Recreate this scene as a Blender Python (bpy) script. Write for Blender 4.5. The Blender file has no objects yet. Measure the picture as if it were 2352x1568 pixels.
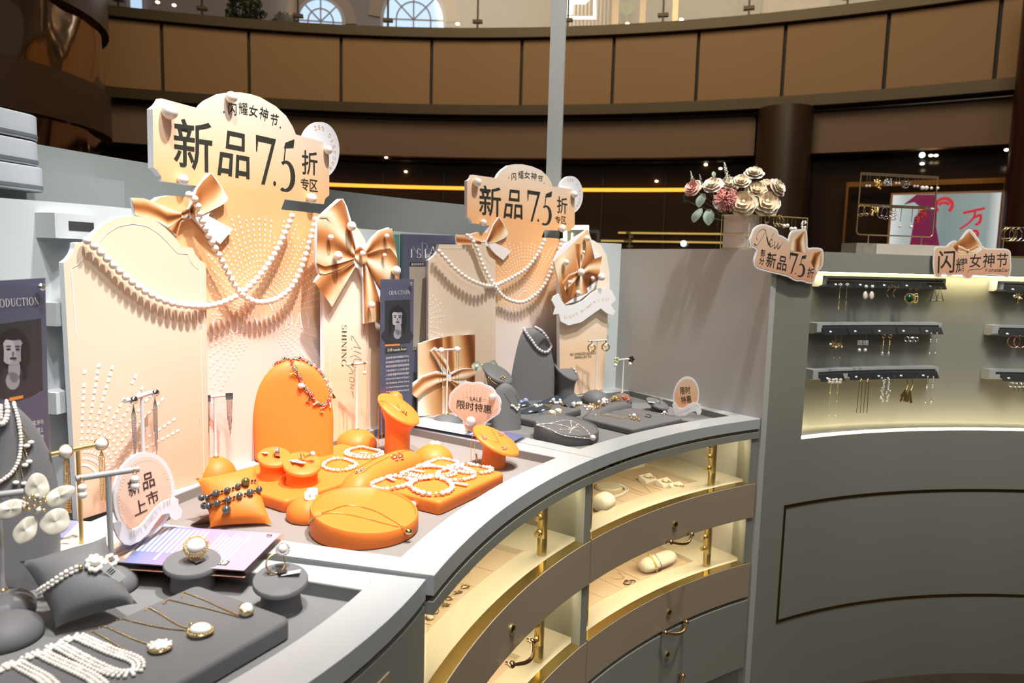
import bpy, math, random
from math import sin, cos, pi, radians, hypot, atan2, sqrt
from mathutils import Vector as V, Matrix
C = bpy.context.scene.collection
rnd = random.Random(7)
# ------------------------------------------------------------------ camera, world, exposure, lights
FPX, PITCH, ROLL, CZ = 1640.0, radians(6.25), radians(1.5), 1.45
_fw = V((0, cos(PITCH), -sin(PITCH))); _up = V((0, sin(PITCH), cos(PITCH))); _rt = V((1, 0, 0))
CX = _rt * cos(ROLL) + _up * sin(ROLL); CY = _up * cos(ROLL) - _rt * sin(ROLL)
cam = bpy.data.objects.new('camera', bpy.data.cameras.new('camera')); C.objects.link(cam)
cam.data.sensor_width = 36; cam.data.lens = 36 * FPX / 2352; cam.data.clip_start = 0.02; cam.data.clip_end = 200
cam.matrix_world = Matrix(((CX.x, CY.x, -_fw.x, 0), (CX.y, CY.y, -_fw.y, 0), (CX.z, CY.z, -_fw.z, CZ), (0, 0, 0, 1)))
cam.data.dof.use_dof = True; cam.data.dof.focus_distance = 1.75; cam.data.dof.aperture_fstop = 5.6
bpy.context.scene.camera = cam
w = bpy.data.worlds.new('world'); bpy.context.scene.world = w; w.use_nodes = True
w.node_tree.nodes['Background'].inputs[0].default_value = (1.0, 0.95, 0.88, 1); w.node_tree.nodes['Background'].inputs[1].default_value = 0.07
vs = bpy.context.scene.view_settings
vs.view_transform = 'Standard'; vs.look = 'None'; vs.exposure = 0.0; vs.gamma = 1; vs.use_curve_mapping = False
bpy.context.scene.cycles.max_bounces = 7; bpy.context.scene.cycles.caustics_reflective = False; bpy.context.scene.cycles.caustics_refractive = False
bpy.context.scene.cycles.sample_clamp_indirect = 4

def lamp(name, kind, loc, power, col=(1, 1, 1), target=None, size=0.1, spot=None, blend=0.5, sy=None):
    d = bpy.data.lights.new(name, kind); d.energy = power; d.color = col
    o = bpy.data.objects.new(name, d); C.objects.link(o); o.location = loc
    if kind == 'AREA':
        d.size = size
        if sy: d.shape = 'RECTANGLE'; d.size_y = sy
    else: d.shadow_soft_size = size
    if spot: d.spot_size = radians(spot); d.spot_blend = blend
    if target: o.rotation_euler = (V(target) - V(loc)).to_track_quat('-Z', 'Y').to_euler()
    return o
WHITE = (1, .965, .92); WARM = (1, .80, .52)
# ceiling spotlights above the kiosk
lamp('ceiling_spotlight', 'SPOT', (0.25, 1.25, 3.9), 560, WHITE, (-.50, 1.65, 1.0), .05, 34, .8)
lamp('ceiling_spotlight', 'SPOT', (-.15, 0.55, 3.9), 270, WHITE, (-.55, 1.35, 1.1), .05, 40, .9)
lamp('ceiling_spotlight', 'SPOT', (0.75, 1.75, 3.9), 300, WHITE, (0.10, 2.35, 1.05), .05, 38, .9)
lamp('ceiling_spotlight', 'SPOT', (1.35, 1.65, 3.9), 250, WHITE, (.70, 2.55, 1.1), .05, 36, .9)
lamp('ceiling_spotlight', 'SPOT', (0.2, 0.2, 3.9), 170, (.93, .96, 1), (-.35, .95, 1.0), .08, 50, .9)
lamp('ceiling_spotlight', 'SPOT', (2.0, .9, 3.7), 260, WHITE, (1.95, 2.7, 1.6), .35, 38, .9)
lamp('ceiling_spotlight', 'SPOT', (1.3, 1.5, 3.9), 90, WHITE, (1.25, 2.6, 1.4), .15, 36, .9)
lamp('ceiling_spotlight', 'SPOT', (1.0, 1.9, 3.9), 130, WHITE, (.2, 2.9, 2.3), .08, 50, .9)  # extra unseen spot added to brighten the support post
lamp('added_front_fill', 'AREA', (2.2, -3.2, 5.5), 85, (1, .93, .82), (1.6, 2.5, .9), 3)  # unseen fill light added to lift the earring wall and drawer fronts
# ---- tools --------------------------------------------------------
def ray(px, py): return _fw + CX * ((px - 1176) / FPX) - CY * ((py - 784) / FPX)
def P(px, py, z):
    d = ray(px, py); t = (z - CZ) / d.z
    return V((d.x * t, d.y * t, z))
def K(p): return (V(p) - V((0, 0, CZ))).dot(_fw) / FPX          # metres per pixel at a point
KC = V((1.83, .63))                                              # centre of the round kiosk
def pol(R, th, z=0, c=KC): a = radians(th); return V((c.x + R * cos(a), c.y + R * sin(a), z))
def onR(px, py, R, c=KC):
    d = ray(px, py); a = d.x ** 2 + d.y ** 2; b = -2 * (d.x * c.x + d.y * c.y); q = c.x ** 2 + c.y ** 2 - R * R
    t = (-b + sqrt(b * b - 4 * a * q)) / (2 * a); return V((d.x * t, d.y * t, CZ + d.z * t))

_M = {}
def mat(name, col=(.5, .5, .5), rough=.5, metal=0, coat=0, spec=.5, trans=0, ior=1.45, emit=None, es=1, bump=0, bs=300, alpha=1, sheen=0, var=0, vs_=6):
    if name in _M: return _M[name]
    m = bpy.data.materials.new(name); m.use_nodes = True; nt = m.node_tree; b = nt.nodes['Principled BSDF']; _M[name] = m
    I = b.inputs
    I['Base Color'].default_value = (*col, 1); I['Roughness'].default_value = rough; I['Metallic'].default_value = metal
    I['Coat Weight'].default_value = coat; I['Coat Roughness'].default_value = .08; I['Specular IOR Level'].default_value = spec; I['Transmission Weight'].default_value = trans; I['IOR'].default_value = ior
    I['Alpha'].default_value = alpha; I['Sheen Weight'].default_value = sheen
    if emit: I['Emission Color'].default_value = (*emit, 1); I['Emission Strength'].default_value = es
    if bump or var:
        tc = nt.nodes.new('ShaderNodeTexCoord'); n = nt.nodes.new('ShaderNodeTexNoise'); n.inputs['Scale'].default_value = bs if bump else vs_; n.inputs['Detail'].default_value = 3
        nt.links.new(tc.outputs['Object'], n.inputs['Vector'])
        if bump:
            bp = nt.nodes.new('ShaderNodeBump'); bp.inputs['Strength'].default_value = bump; bp.inputs['Distance'].default_value = .001
            nt.links.new(n.outputs['Fac'], bp.inputs['Height']); nt.links.new(bp.outputs['Normal'], I['Normal'])
        if var:
            n2 = nt.nodes.new('ShaderNodeTexNoise'); n2.inputs['Scale'].default_value = vs_; nt.links.new(tc.outputs['Object'], n2.inputs['Vector'])
            mx = nt.nodes.new('ShaderNodeMix'); mx.data_type = 'RGBA'; mx.inputs['A'].default_value = (*[c * (1 - var) for c in col], 1); mx.inputs['B'].default_value = (*[min(1, c * (1 + var)) for c in col], 1)
            nt.links.new(n2.outputs['Fac'], mx.inputs['Factor']); nt.links.new(mx.outputs['Result'], I['Base Color'])
    return m
def vmat(name, rough=.5, spec=.5, coat=0):
    """print whose colours are stored per corner in the attribute Col"""
    if name in _M: return _M[name]
    m = bpy.data.materials.new(name); m.use_nodes = True; nt = m.node_tree; b = nt.nodes['Principled BSDF']; _M[name] = m
    a = nt.nodes.new('ShaderNodeAttribute'); a.attribute_name = 'Col'; nt.links.new(a.outputs['Color'], b.inputs['Base Color'])
    b.inputs['Roughness'].default_value = rough; b.inputs['Specular IOR Level'].default_value = spec; b.inputs['Coat Weight'].default_value = coat
    return m
def gmat(name, stops, axis='Z', lo=0, hi=1, rough=.5, spec=.4):
    """printed colour gradient along a local axis"""
    if name in _M: return _M[name]
    m = bpy.data.materials.new(name); m.use_nodes = True; nt = m.node_tree; b = nt.nodes['Principled BSDF']; _M[name] = m
    tc = nt.nodes.new('ShaderNodeTexCoord'); sx = nt.nodes.new('ShaderNodeSeparateXYZ'); mr = nt.nodes.new('ShaderNodeMapRange'); cr = nt.nodes.new('ShaderNodeValToRGB')
    mr.inputs['From Min'].default_value = lo; mr.inputs['From Max'].default_value = hi
    nt.links.new(tc.outputs['Object'], sx.inputs[0]); nt.links.new(sx.outputs[axis], mr.inputs['Value']); nt.links.new(mr.outputs['Result'], cr.inputs['Fac']); nt.links.new(cr.outputs['Color'], b.inputs['Base Color'])
    e = cr.color_ramp.elements
    while len(e) < len(stops): e.new(.5)
    for k, (p, c) in enumerate(stops): e[k].position = p; e[k].color = (*c, 1)
    b.inputs['Roughness'].default_value = rough; b.inputs['Specular IOR Level'].default_value = spec
    return m
def S(r, g, b):
    """sRGB 0-255 to linear"""
    return tuple(((c / 255 + .055) / 1.055) ** 2.4 if c > 10 else c / 255 / 12.92 for c in (r, g, b))

class MB:
    def __init__(s): s.v = []; s.f = []; s.m = []; s.c = {}
    def add(s, vs, fs, m=0, T=None, cols=None):
        k = len(s.v)
        for i, p in enumerate(vs):
            q = T @ V(p) if T is not None else V(p); s.v.append(q)
            if cols: s.c[k + i] = cols[i]
        for f in fs: s.f.append([i + k for i in f]); s.m.append(m)
        return s
    def loft(s, loops, m=0, c0=True, c1=True, closed=True, T=None):
        n = len(loops[0]); vs = [p for L in loops for p in L]; fs = []
        for i in range(len(loops) - 1):
            for j in range(n if closed else n - 1):
                a = i * n + j; b = i * n + (j + 1) % n; fs.append((a, b, b + n, a + n))
        if c0: fs.append(tuple(reversed(range(n))))
        if c1: fs.append(tuple(range((len(loops) - 1) * n, len(loops) * n)))
        return s.add(vs, fs, m, T)
    def box(s, c, d, m=0, rz=0, T=None):
        x, y, z = d[0] / 2, d[1] / 2, d[2] / 2; R = Matrix.Rotation(rz, 4, 'Z')
        vs = [V(c) + R @ V((a * x, b * y, e * z)) for e in (-1, 1) for a, b in ((-1, -1), (1, -1), (1, 1), (-1, 1))]
        return s.loft([vs[:4], vs[4:]], m, T=T)
    def tube(s, path, r, n=8, m=0, closed=False, T=None, cap=True):
        path = [V(p) for p in path]; N = len(path); rs = r if isinstance(r, (list, tuple)) else [r] * N; loops = []; up = None
        for i, p in enumerate(path):
            a = path[i - 1] if (i > 0 or closed) else p; b = path[(i + 1) % N] if (i < N - 1 or closed) else p
            t = (b - a).normalized()
            if up is None: up = V((0, 0, 1)) if abs(t.z) < .9 else V((1, 0, 0))
            u = t.cross(up).normalized(); w_ = u.cross(t).normalized(); up = w_
            loops.append([p + (u * cos(2 * pi * k / n) + w_ * sin(2 * pi * k / n)) * rs[i] for k in range(n)])
        if closed: loops.append(loops[0]); return s.loft(loops, m, False, False, T=T)
        return s.loft(loops, m, cap, cap, T=T)
    def ball(s, c, r, m=0, nu=12, nv=8, sc=(1, 1, 1), T=None, R=None):
        c = V(c); vs = [V((0, 0, -r * sc[2]))]
        for i in range(1, nv):
            a = pi * i / nv - pi / 2
            for j in range(nu): b = 2 * pi * j / nu; vs.append(V((r * cos(a) * cos(b) * sc[0], r * cos(a) * sin(b) * sc[1], r * sin(a) * sc[2])))
        vs.append(V((0, 0, r * sc[2]))); fs = []
        for j in range(nu): fs.append((0, 1 + (j + 1) % nu, 1 + j))
        for i in range(nv - 2):
            for j in range(nu): a = 1 + i * nu + j; b = 1 + i * nu + (j + 1) % nu; fs.append((a, b, b + nu, a + nu))
        L = len(vs) - 1; k = 1 + (nv - 2) * nu
        for j in range(nu): fs.append((L, k + j, k + (j + 1) % nu))
        vs = [c + (R @ p if R is not None else p) for p in vs]
        return s.add(vs, fs, m, T)
    def lathe(s, prof, n=24, m=0, T=None, c0=True, c1=True, sx=1, sy=1, dx=0):
        """prof: list of (r, z) or (r, z, xshift)"""
        loops = []
        for q in prof:
            r, z = q[:2]; ox = q[2] if len(q) > 2 else 0
            loops.append([V((ox + r * sx * cos(2 * pi * k / n), r * sy * sin(2 * pi * k / n), z)) for k in range(n)])
        return s.loft(loops, m, c0, c1, T=T)
    def prism(s, pts, y0, y1, m=0, ms=None, T=None):
        """pts (x,z) outline, extruded along y; front face (y0) and back face m, sides ms"""
        n = len(pts); A = [V((x, y0, z)) for x, z in pts]; B = [V((x, y1, z)) for x, z in pts]
        ar = sum(pts[i][0] * pts[(i + 1) % n][1] - pts[(i + 1) % n][0] * pts[i][1] for i in range(n))
        f = list(range(n)) if ar > 0 else list(reversed(range(n)))
        s.add(A, [f], m, T); s.add(B, [f[::-1]], m if ms is None else ms, T)
        s.add(A + B, [(i, (i + 1) % n, (i + 1) % n + n, i + n) for i in range(n)], m if ms is None else ms, T)
        return s
    def flat(s, pts, y, m=0, T=None):
        n = len(pts); ar = sum(pts[i][0] * pts[(i + 1) % n][1] - pts[(i + 1) % n][0] * pts[i][1] for i in range(n))
        f = list(range(n)) if ar > 0 else list(reversed(range(n)))
        return s.add([V((x, y, z)) for x, z in pts], [f], m, T)
    def line(s, pts, wd, y, m=0, closed=False, T=None):
        """ribbon of width wd in the xz plane at depth y"""
        pts = [V((p[0], 0, p[1])) for p in pts]; N = len(pts); L = []; Rr = []
        ws = wd if isinstance(wd, (list, tuple)) else [wd] * N
        for i, p in enumerate(pts):
            a = pts[i - 1] if (i > 0 or closed) else p; b = pts[(i + 1) % N] if (i < N - 1 or closed) else p
            t = (b - a).normalized(); nn = V((-t.z, 0, t.x)) * ws[i] / 2
            L.append(p + nn + V((0, y, 0))); Rr.append(p - nn + V((0, y, 0)))
        k = N if closed else N - 1
        return s.add(Rr + L, [(i, (i + 1) % N, (i + 1) % N + N, i + N) for i in range(k)], m, T)
    def patch(s, A, B, y, colf, m=0, nu=14, nv=10, T=None, bulge=0):
        """printed strip between two edge polylines; colf(u,v) gives its colour"""
        A = resample(A, nu); B = resample(B, nu); vs = []; cs = []
        for i in range(nu + 1):
            for j in range(nv + 1):
                v = j / nv; x = A[i][0] * (1 - v) + B[i][0] * v; z = A[i][1] * (1 - v) + B[i][1] * v
                vs.append(V((x, y - bulge * sin(pi * v), z))); cs.append(colf(i / nu, v))
        fs = [(i * (nv + 1) + j, (i + 1) * (nv + 1) + j, (i + 1) * (nv + 1) + j + 1, i * (nv + 1) + j + 1) for i in range(nu) for j in range(nv)]
        return s.add(vs, fs, m, T, cs)
    def sweep(s, prof, th0, th1, m=0, n=None, c=KC, Rf=None):
        """closed (R,z) profile swept about the kiosk centre"""
        n = n or max(2, int(abs(th1 - th0) / 1.2)); loops = []
        for i in range(n + 1):
            th = th0 + (th1 - th0) * i / n; dr = Rf(th) if Rf else 0
            loops.append([pol(R + dr, th, z, c) for R, z in prof])
        return s.loft(loops, m)
    def rslab(s, w, d, h, r=.02, e=.006, m=0, T=None, z0=0, n=5):
        """rounded slab with rounded upper edge"""
        L = []
        lv = [(e * .4, z0), (0, z0 + e * .4)] + [(e * (1 - cos(pi / 2 * k / n)), z0 + h - e + e * sin(pi / 2 * k / n)) for k in range(n + 1)]
        for i, z in lv: L.append([V((x, y, z)) for x, y in rrect(w - 2 * i, d - 2 * i, max(r - i, .001))])
        return s.loft(L, m, T=T)
    def build(s, name, mats, parent=None, smooth=38, label=None):
        me = bpy.data.meshes.new(name); me.from_pydata([tuple(p) for p in s.v], [], s.f)
        for m_ in (mats if isinstance(mats, (list, tuple)) else [mats]): me.materials.append(m_)
        me.polygons.foreach_set('material_index', s.m)
        if s.c:
            ca = me.color_attributes.new('Col', 'FLOAT_COLOR', 'POINT')
            for i, c_ in s.c.items(): ca.data[i].color = (*c_, 1)
        me.update()
        me.polygons.foreach_set('use_smooth', [True] * len(me.polygons))
        me.set_sharp_from_angle(angle=radians(smooth))
        o = bpy.data.objects.new(name, me); C.objects.link(o)
        if parent: o.parent = parent
        if label: o['label'] = label
        return o
def resample(pts, n):
    pts = [V((p[0], p[1])) for p in pts]; d = [0]
    for i in range(1, len(pts)): d.append(d[-1] + (pts[i] - pts[i - 1]).length)
    out = []; j = 0
    for k in range(n + 1):
        t = d[-1] * k / n
        while j < len(pts) - 2 and d[j + 1] < t: j += 1
        u = (t - d[j]) / max(1e-9, d[j + 1] - d[j]); q = pts[j] + (pts[j + 1] - pts[j]) * min(1, u); out.append((q.x, q.y))
    return out
def rrect(w, d, r, n=5):
    out = []
    for cx, cy, a0 in ((w / 2 - r, d / 2 - r, 0), (-w / 2 + r, d / 2 - r, 90), (-w / 2 + r, -d / 2 + r, 180), (w / 2 - r, -d / 2 + r, 270)):
        for k in range(n + 1): a = radians(a0 + 90 * k / n); out.append((cx + r * cos(a), cy + r * sin(a)))
    return out
def spline(pts, k=6, closed=False):
    """Catmull-Rom through points (2D or 3D)"""
    P_ = [V(p) for p in pts]; N = len(P_); out = []
    for i in range(N if closed else N - 1):
        if closed: a, b, c, d = P_[i - 1], P_[i], P_[(i + 1) % N], P_[(i + 2) % N]
        else: a, b, c, d = P_[max(0, i - 1)], P_[i], P_[i + 1], P_[min(N - 1, i + 2)]
        for j in range(k):
            t = j / k; out.append(.5 * ((2 * b) + (c - a) * t + (2 * a - 5 * b + 4 * c - d) * t * t + (3 * b - a - 3 * c + d) * t ** 3))
    if not closed: out.append(P_[-1])
    return out
def ellipse(cx, cy, rx, ry, n=40, rot=0):
    return [(cx + rx * cos(a) * cos(rot) - ry * sin(a) * sin(rot), cy + rx * cos(a) * sin(rot) + ry * sin(a) * cos(rot)) for a in (2 * pi * k / n for k in range(n))]

def thing(name, label, cat, loc=(0, 0, 0), rz=0, group=None, M=None):
    o = bpy.data.objects.new(name, None); C.objects.link(o); o.empty_display_size = .02
    if M is not None: o.matrix_world = M
    else: o.location = loc; o.rotation_euler = (0, 0, rz)
    o['label'] = label; o['category'] = cat
    if group: o['group'] = group
    return o
def tag(o, label, cat, group=None, kind=None):
    if label: o['label'] = label
    if cat: o['category'] = cat
    if group: o['group'] = group
    if kind: o['kind'] = kind
    return o
def struct(mb, name, mats, smooth=38, parent=None):
    o = mb.build(name, mats, parent, smooth); o['kind'] = 'structure'; return o
def dup(root, label=None, group=None, loc=None, rz=None):
    r = root.copy(); C.objects.link(r)
    if loc is not None: r.location = loc
    if rz is not None: r.rotation_euler = (0, 0, rz)
    if label: r['label'] = label
    if group: r['group'] = group
    for ch in list(root.children):
        c = ch.copy(); C.objects.link(c); c.parent = r
        for g in list(ch.children): d = g.copy(); C.objects.link(d); d.parent = c
    return r

class Plane:
    """an upright (or leaning) flat board: local x to the right, z up, front at y=0"""
    def __init__(s, a, b, lean=0):
        a, b = V(a), V(b); s.o = a; u = (b - a); u.z = 0; u.normalize(); s.u = u
        y = V((-u.y, u.x, 0)); s.w = (V((0, 0, 1)) * cos(lean) + y * sin(lean)); s.y = s.w.cross(s.u)
        s.M = Matrix(((u.x, s.y.x, s.w.x, a.x), (u.y, s.y.y, s.w.y, a.y), (u.z, s.y.z, s.w.z, a.z), (0, 0, 0, 1)))
    def px(s, x, y, off=0):
        d = ray(x, y); c = V((0, 0, CZ)); o = s.o - s.y * off; t = (o - c).dot(s.y) / d.dot(s.y); q = c + d * t - o
        return (q.dot(s.u), q.dot(s.w))
    def L(s, pts, off=0): return [s.px(*p, off) for p in pts]

# ---- lettering ----
_T = {}
def glyphs(body, bold=0):
    k = (body, bold)
    if k not in _T:
        cu = bpy.data.curves.new('t', 'FONT'); cu.body = body; cu.size = 1; cu.offset = bold; cu.resolution_u = 3
        ob = bpy.data.objects.new('t', cu); C.objects.link(ob)
        dg = bpy.context.evaluated_depsgraph_get(); me = bpy.data.meshes.new_from_object(ob.evaluated_get(dg))
        vs = [(v.co.x, v.co.y) for v in me.vertices]; fs = [tuple(p.vertices) for p in me.polygons]
        bpy.data.objects.remove(ob); bpy.data.meshes.remove(me)
        x0 = min(p[0] for p in vs); x1 = max(p[0] for p in vs); y0 = min(p[1] for p in vs); y1 = max(p[1] for p in vs)
        _T[k] = ([((x - x0) / (x1 - x0), (y - y0) / (y1 - y0)) for x, y in vs], fs, (x1 - x0) / (y1 - y0))
    return _T[k]
def quadmap(q):
    """q: lower-left, lower-right, upper-right, upper-left (x,z)"""
    q = [V((p[0], p[1])) for p in q]
    return lambda u, v: (q[0] * (1 - u) + q[1] * u) * (1 - v) + (q[3] * (1 - u) + q[2] * u) * v
def text(mb, body, q, y, m=0, bold=0, T=None):
    """plain lettering filling the quad q (or mapped by a function)"""
    vs, fs, _ = glyphs(body, bold); f = q if callable(q) else quadmap(q)
    out = [f(*p) for p in vs]
    return mb.add([V((p[0], y, p[1])) for p in out], fs, m, T)
# serif capitals as thick and thin strokes in a unit-high box
def _st(x0, y0, x1, y1, w): return [[(x0 - w / 2, y0), (x0 + w / 2, y0), (x1 + w / 2, y1), (x1 - w / 2, y1)]]
def _h(x0, x1, y, t=.035): return [[(x0, y - t / 2), (x1, y - t / 2), (x1, y + t / 2), (x0, y + t / 2)]]
def _arc(cx, cy, rx, ry, a0, a1, wt, wn=.03, n=14):
    o = []
    for k in range(n):
        a, b = radians(a0 + (a1 - a0) * k / n), radians(a0 + (a1 - a0) * (k + 1) / n)
        o.append([(cx + rx * cos(a), cy + ry * sin(a)), (cx + rx * cos(b), cy + ry * sin(b)), (cx + (rx - wt) * cos(b), cy + (ry - wn) * sin(b)), (cx + (rx - wt) * cos(a), cy + (ry - wn) * sin(a))])
    return o
def _serif(x, y): return _h(x - .09, x + .09, y, .03)
_I = lambda x, w=.1: _st(x, 0, x, 1, w) + _serif(x, .015) + _serif(x, .985)
G = {'I': (_I(.15), .3), 'D': (_I(.15) + _arc(.2, .5, .5, .5, -90, 90, .1), .75), 'O': (_arc(.42, .5, .4, .52, 0, 360, .1, n=28), .84),
     'C': (_arc(.44, .5, .42, .52, 45, 315, .1, n=20) + _st(.73, .72, .75, .95, .03) + _st(.75, .06, .73, .28, .03), .8),
     'U': (_st(.15, .35, .15, 1, .1) + _st(.65, .35, .65, 1, .035) + _arc(.4, .35, .28, .37, 180, 360, .07) + _serif(.15, .985) + _serif(.65, .985), .8),
     'T': (_I(.35) + _h(0, .7, .97, .045) + _st(.02, .8, .02, .98, .035) + _st(.68, .8, .68, .98, .035), .7),
     'N': (_st(.12, 0, .12, 1, .035) + _st(.12, 1, .68, 0, .11) + _st(.68, 0, .68, 1, .035) + _serif(.12, .015) + _serif(.08, .985) + _serif(.68, .985), .8),
     'M': (_st(.12, 0, .14, 1, .035) + _st(.14, 1, .45, 0, .1) + _st(.45, 0, .78, 1, .035) + _st(.8, 0, .78, 1, .1) + _serif(.12, .015) + _serif(.8, .015), .94),
     'E': (_I(.15) + _h(.15, .55, .97, .04) + _h(.15, .48, .52, .035) + _h(.15, .58, .03, .04) + _st(.54, .8, .55, .98, .03) + _st(.58, .02, .6, .2, .03), .65),
     'S': (_arc(.3, .74, .24, .27, 30, 250, .07) + _arc(.3, .25, .26, .27, -150, 80, .08) + _st(.18, .5, .4, .5, .12) + _st(.5, .78, .52, .98, .03) + _st(.07, .03, .06, .25, .03), .6),
     'A': (_st(.05, 0, .36, 1, .035) + _st(.66, 0, .38, 1, .11) + _h(.15, .55, .36, .03) + _serif(.06, .015) + _serif(.66, .015), .75),
     'Y': (_st(.08, 1, .35, .45, .1) + _st(.62, 1, .35, .45, .035) + _st(.35, 0, .35, .5, .1) + _serif(.35, .015) + _serif(.1, .985) + _serif(.62, .985), .7),
     'H': (_I(.15) + _I(.65) + _h(.15, .65, .52, .03), .8), 'P': (_I(.15) + _arc(.2, .74, .38, .27, -90, 90, .09), .64),
     'W': (_st(.08, 1, .3, 0, .1) + _st(.5, 1, .3, 0, .035) + _st(.48, 1, .7, 0, .1) + _st(.92, 1, .7, 0, .035) + _serif(.08, .985) + _serif(.92, .985), 1.0),
     'R': (_I(.15) + _arc(.2, .74, .36, .27, -90, 90, .09) + _st(.35, .5, .66, 0, .1), .7), 'G': (_arc(.44, .5, .42, .52, 45, 330, .1, n=20) + _st(.78, .05, .78, .42, .09) + _serif(.76, .42), .88),
     'L': (_I(.15) + _h(.15, .55, .03, .04) + _st(.56, .02, .58, .2, .03), .62),
     "'": (_st(.1, .72, .12, 1, .07), .22), ' ': ([], .4),
     '7': ([[(.02, .66), (.06, .66), (.1, .86), (.02, 1)], [(.02, 1), (.07, .88), (.72, .88), (.78, 1)], [(.22, 0), (.38, 0), (.78, 1), (.62, .9)]], .8),
     '5': ([[(.2, 1), (.14, .88), (.62, .88), (.68, 1.06)], [(.14, .5), (.2, .55), (.26, 1), (.2, 1)]] + _arc(.26, .27, .42, .34, -115, 120, .20, .06, 18), .74)}
def serif(body, gap=.1):
    x = 0; out = []
    for ch in body:
        g, w_ = G[ch]
        for poly in g: out.append([(px_ + x, y_) for px_, y_ in poly])
        x += w_ + gap
    return [[(px_ / (x - gap), y_) for px_, y_ in p] for p in out]
def stext(mb, body, q, y, m=0, gap=.1, T=None):
    f = q if callable(q) else quadmap(q)
    for k, p in enumerate(serif(body, gap)):
        pts = [f(*a) for a in p]; n = len(pts)
        ar = sum(pts[i][0] * pts[(i + 1) % n][1] - pts[(i + 1) % n][0] * pts[i][1] for i in range(n)); ix = list(range(n)) if ar > 0 else list(range(n))[::-1]
        mb.add([V((a[0], y - 2e-5 * (k % 3), a[1])) for a in pts], [ix], m, T)
    return mb
# ------------------------------------------------------------------ materials
m_rim = mat('pale_grey_lacquer', (.45, .475, .485), .28, coat=.3)
m_cab = mat('grey_green_lacquer', (.265, .27, .235), .38, coat=.15)
m_wall = mat('light_grey_paint', (.53, .57, .58), .5)
m_div = mat('warm_grey_paint', (.50, .50, .485), .4)
m_slate = mat('slate_grey_paint', (.29, .32, .32), .5)
m_felt = mat('taupe_lining', (.26, .235, .22), .75, bump=.3, bs=600)
m_feltd = mat('dark_grey_lining', (.20, .20, .20), .75, bump=.3, bs=600)
m_beige = mat('beige_lacquer', (.38, .30, .21), .32, coat=.3)
m_cream = mat('cream_lacquer', (.72, .68, .56), .35, coat=.2)
m_suede = mat('beige_suede', (.68, .55, .42), .85)
m_gold = mat('polished_brass', (.90, .72, .30), .13, 1)
m_brass = mat('brushed_brass', (.86, .69, .31), .32, 1)
m_gj = mat('yellow_gold', (.95, .70, .30), .18, 1)
m_silver = mat('bright_silver', (.88, .88, .9), .12, 1)
m_darkgap = mat('dark_gap', (.012, .011, .01), .6)
m_trim = mat('dark_mirror_brass', (.30, .23, .10), .12, 1)
m_org = mat('orange_leatherette', (.88, .215, .030), .5, bump=.15, bs=900)
m_gry = mat('grey_leatherette', (.150, .150, .156), .6, bump=.15, bs=900)
m_white = mat('white_card', (.85, .85, .87), .5)
m_pearl = mat('white_pearl', (.90, .86, .80), .16, coat=1, spec=.7)
m_pearlp = mat('pink_pearl', (.92, .76, .70), .2, coat=.8, spec=.7)
m_black = mat('black_card', (.02, .022, .028), .4)
m_led = mat('led_strip', (1, .8, .4), emit=(1, .84, .52), es=60)
def thin_glass(name='clear_acrylic', tint=(1, 1, 1), add=.02, rough=.03):
    if name in _M: return _M[name]
    m = bpy.data.materials.new(name); m.use_nodes = True; nt = m.node_tree; nt.nodes.clear(); _M[name] = m
    o = nt.nodes.new('ShaderNodeOutputMaterial'); mx = nt.nodes.new('ShaderNodeMixShader'); t = nt.nodes.new('ShaderNodeBsdfTransparent'); g = nt.nodes.new('ShaderNodeBsdfGlossy'); f = nt.nodes.new('ShaderNodeLayerWeight')
    t.inputs[0].default_value = (*tint, 1); g.inputs['Roughness'].default_value = rough; f.inputs[0].default_value = .25
    a = nt.nodes.new('ShaderNodeMath'); a.operation = 'MULTIPLY_ADD'; a.inputs[1].default_value = .22; a.inputs[2].default_value = add
    nt.links.new(f.outputs[1], a.inputs[0]); nt.links.new(a.outputs[0], mx.inputs[0]); nt.links.new(t.outputs[0], mx.inputs[1]); nt.links.new(g.outputs[0], mx.inputs[2]); nt.links.new(mx.outputs[0], o.inputs[0])
    return m
m_glass = thin_glass(); m_glassg = thin_glass('greenish_glass', (.80, .90, .86))

# ------------------------------------------------------------------ structure
ZB = -.14
b = MB(); b.lathe([(0, -.2), (17, -.2), (17, -.14), (0, -.14)], 64, 0, c0=False, c1=False); struct(b, 'floor', mat('dark_stone_floor', (.10, .075, .055), .18, var=.3))
RW = lambda th: .06 * min(1, max(0, (th - 121) / 15)) + .10 * min(1, max(0, (th - 164) / 5))
b = MB(); b.sweep([(2.68, ZB), (2.68, 1.54), (2.72, 1.54), (2.72, ZB)], 178, 121.4, 0, Rf=RW); struct(b, 'wall_back', m_wall)
b = MB(); b.sweep([(2.95, ZB), (2.95, 1.668), (3.0, 1.668), (3.0, ZB)], 176, 129.5); struct(b, 'wall_rear', m_slate)
# divider between the counter and the earring wall
A, B = pol(2.70, 121.46), pol(1.995, 119.43); d = (B - A).normalized(); nrm = V((-d.y, d.x, 0))
b = MB(); q = [A, B, B + nrm * .03, A + nrm * .03]
b.loft([[V((p.x, p.y, ZB)) for p in q], [V((p.x, p.y, 1.519)) for p in q]]); struct(b, 'wall_divider', m_div)
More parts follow.
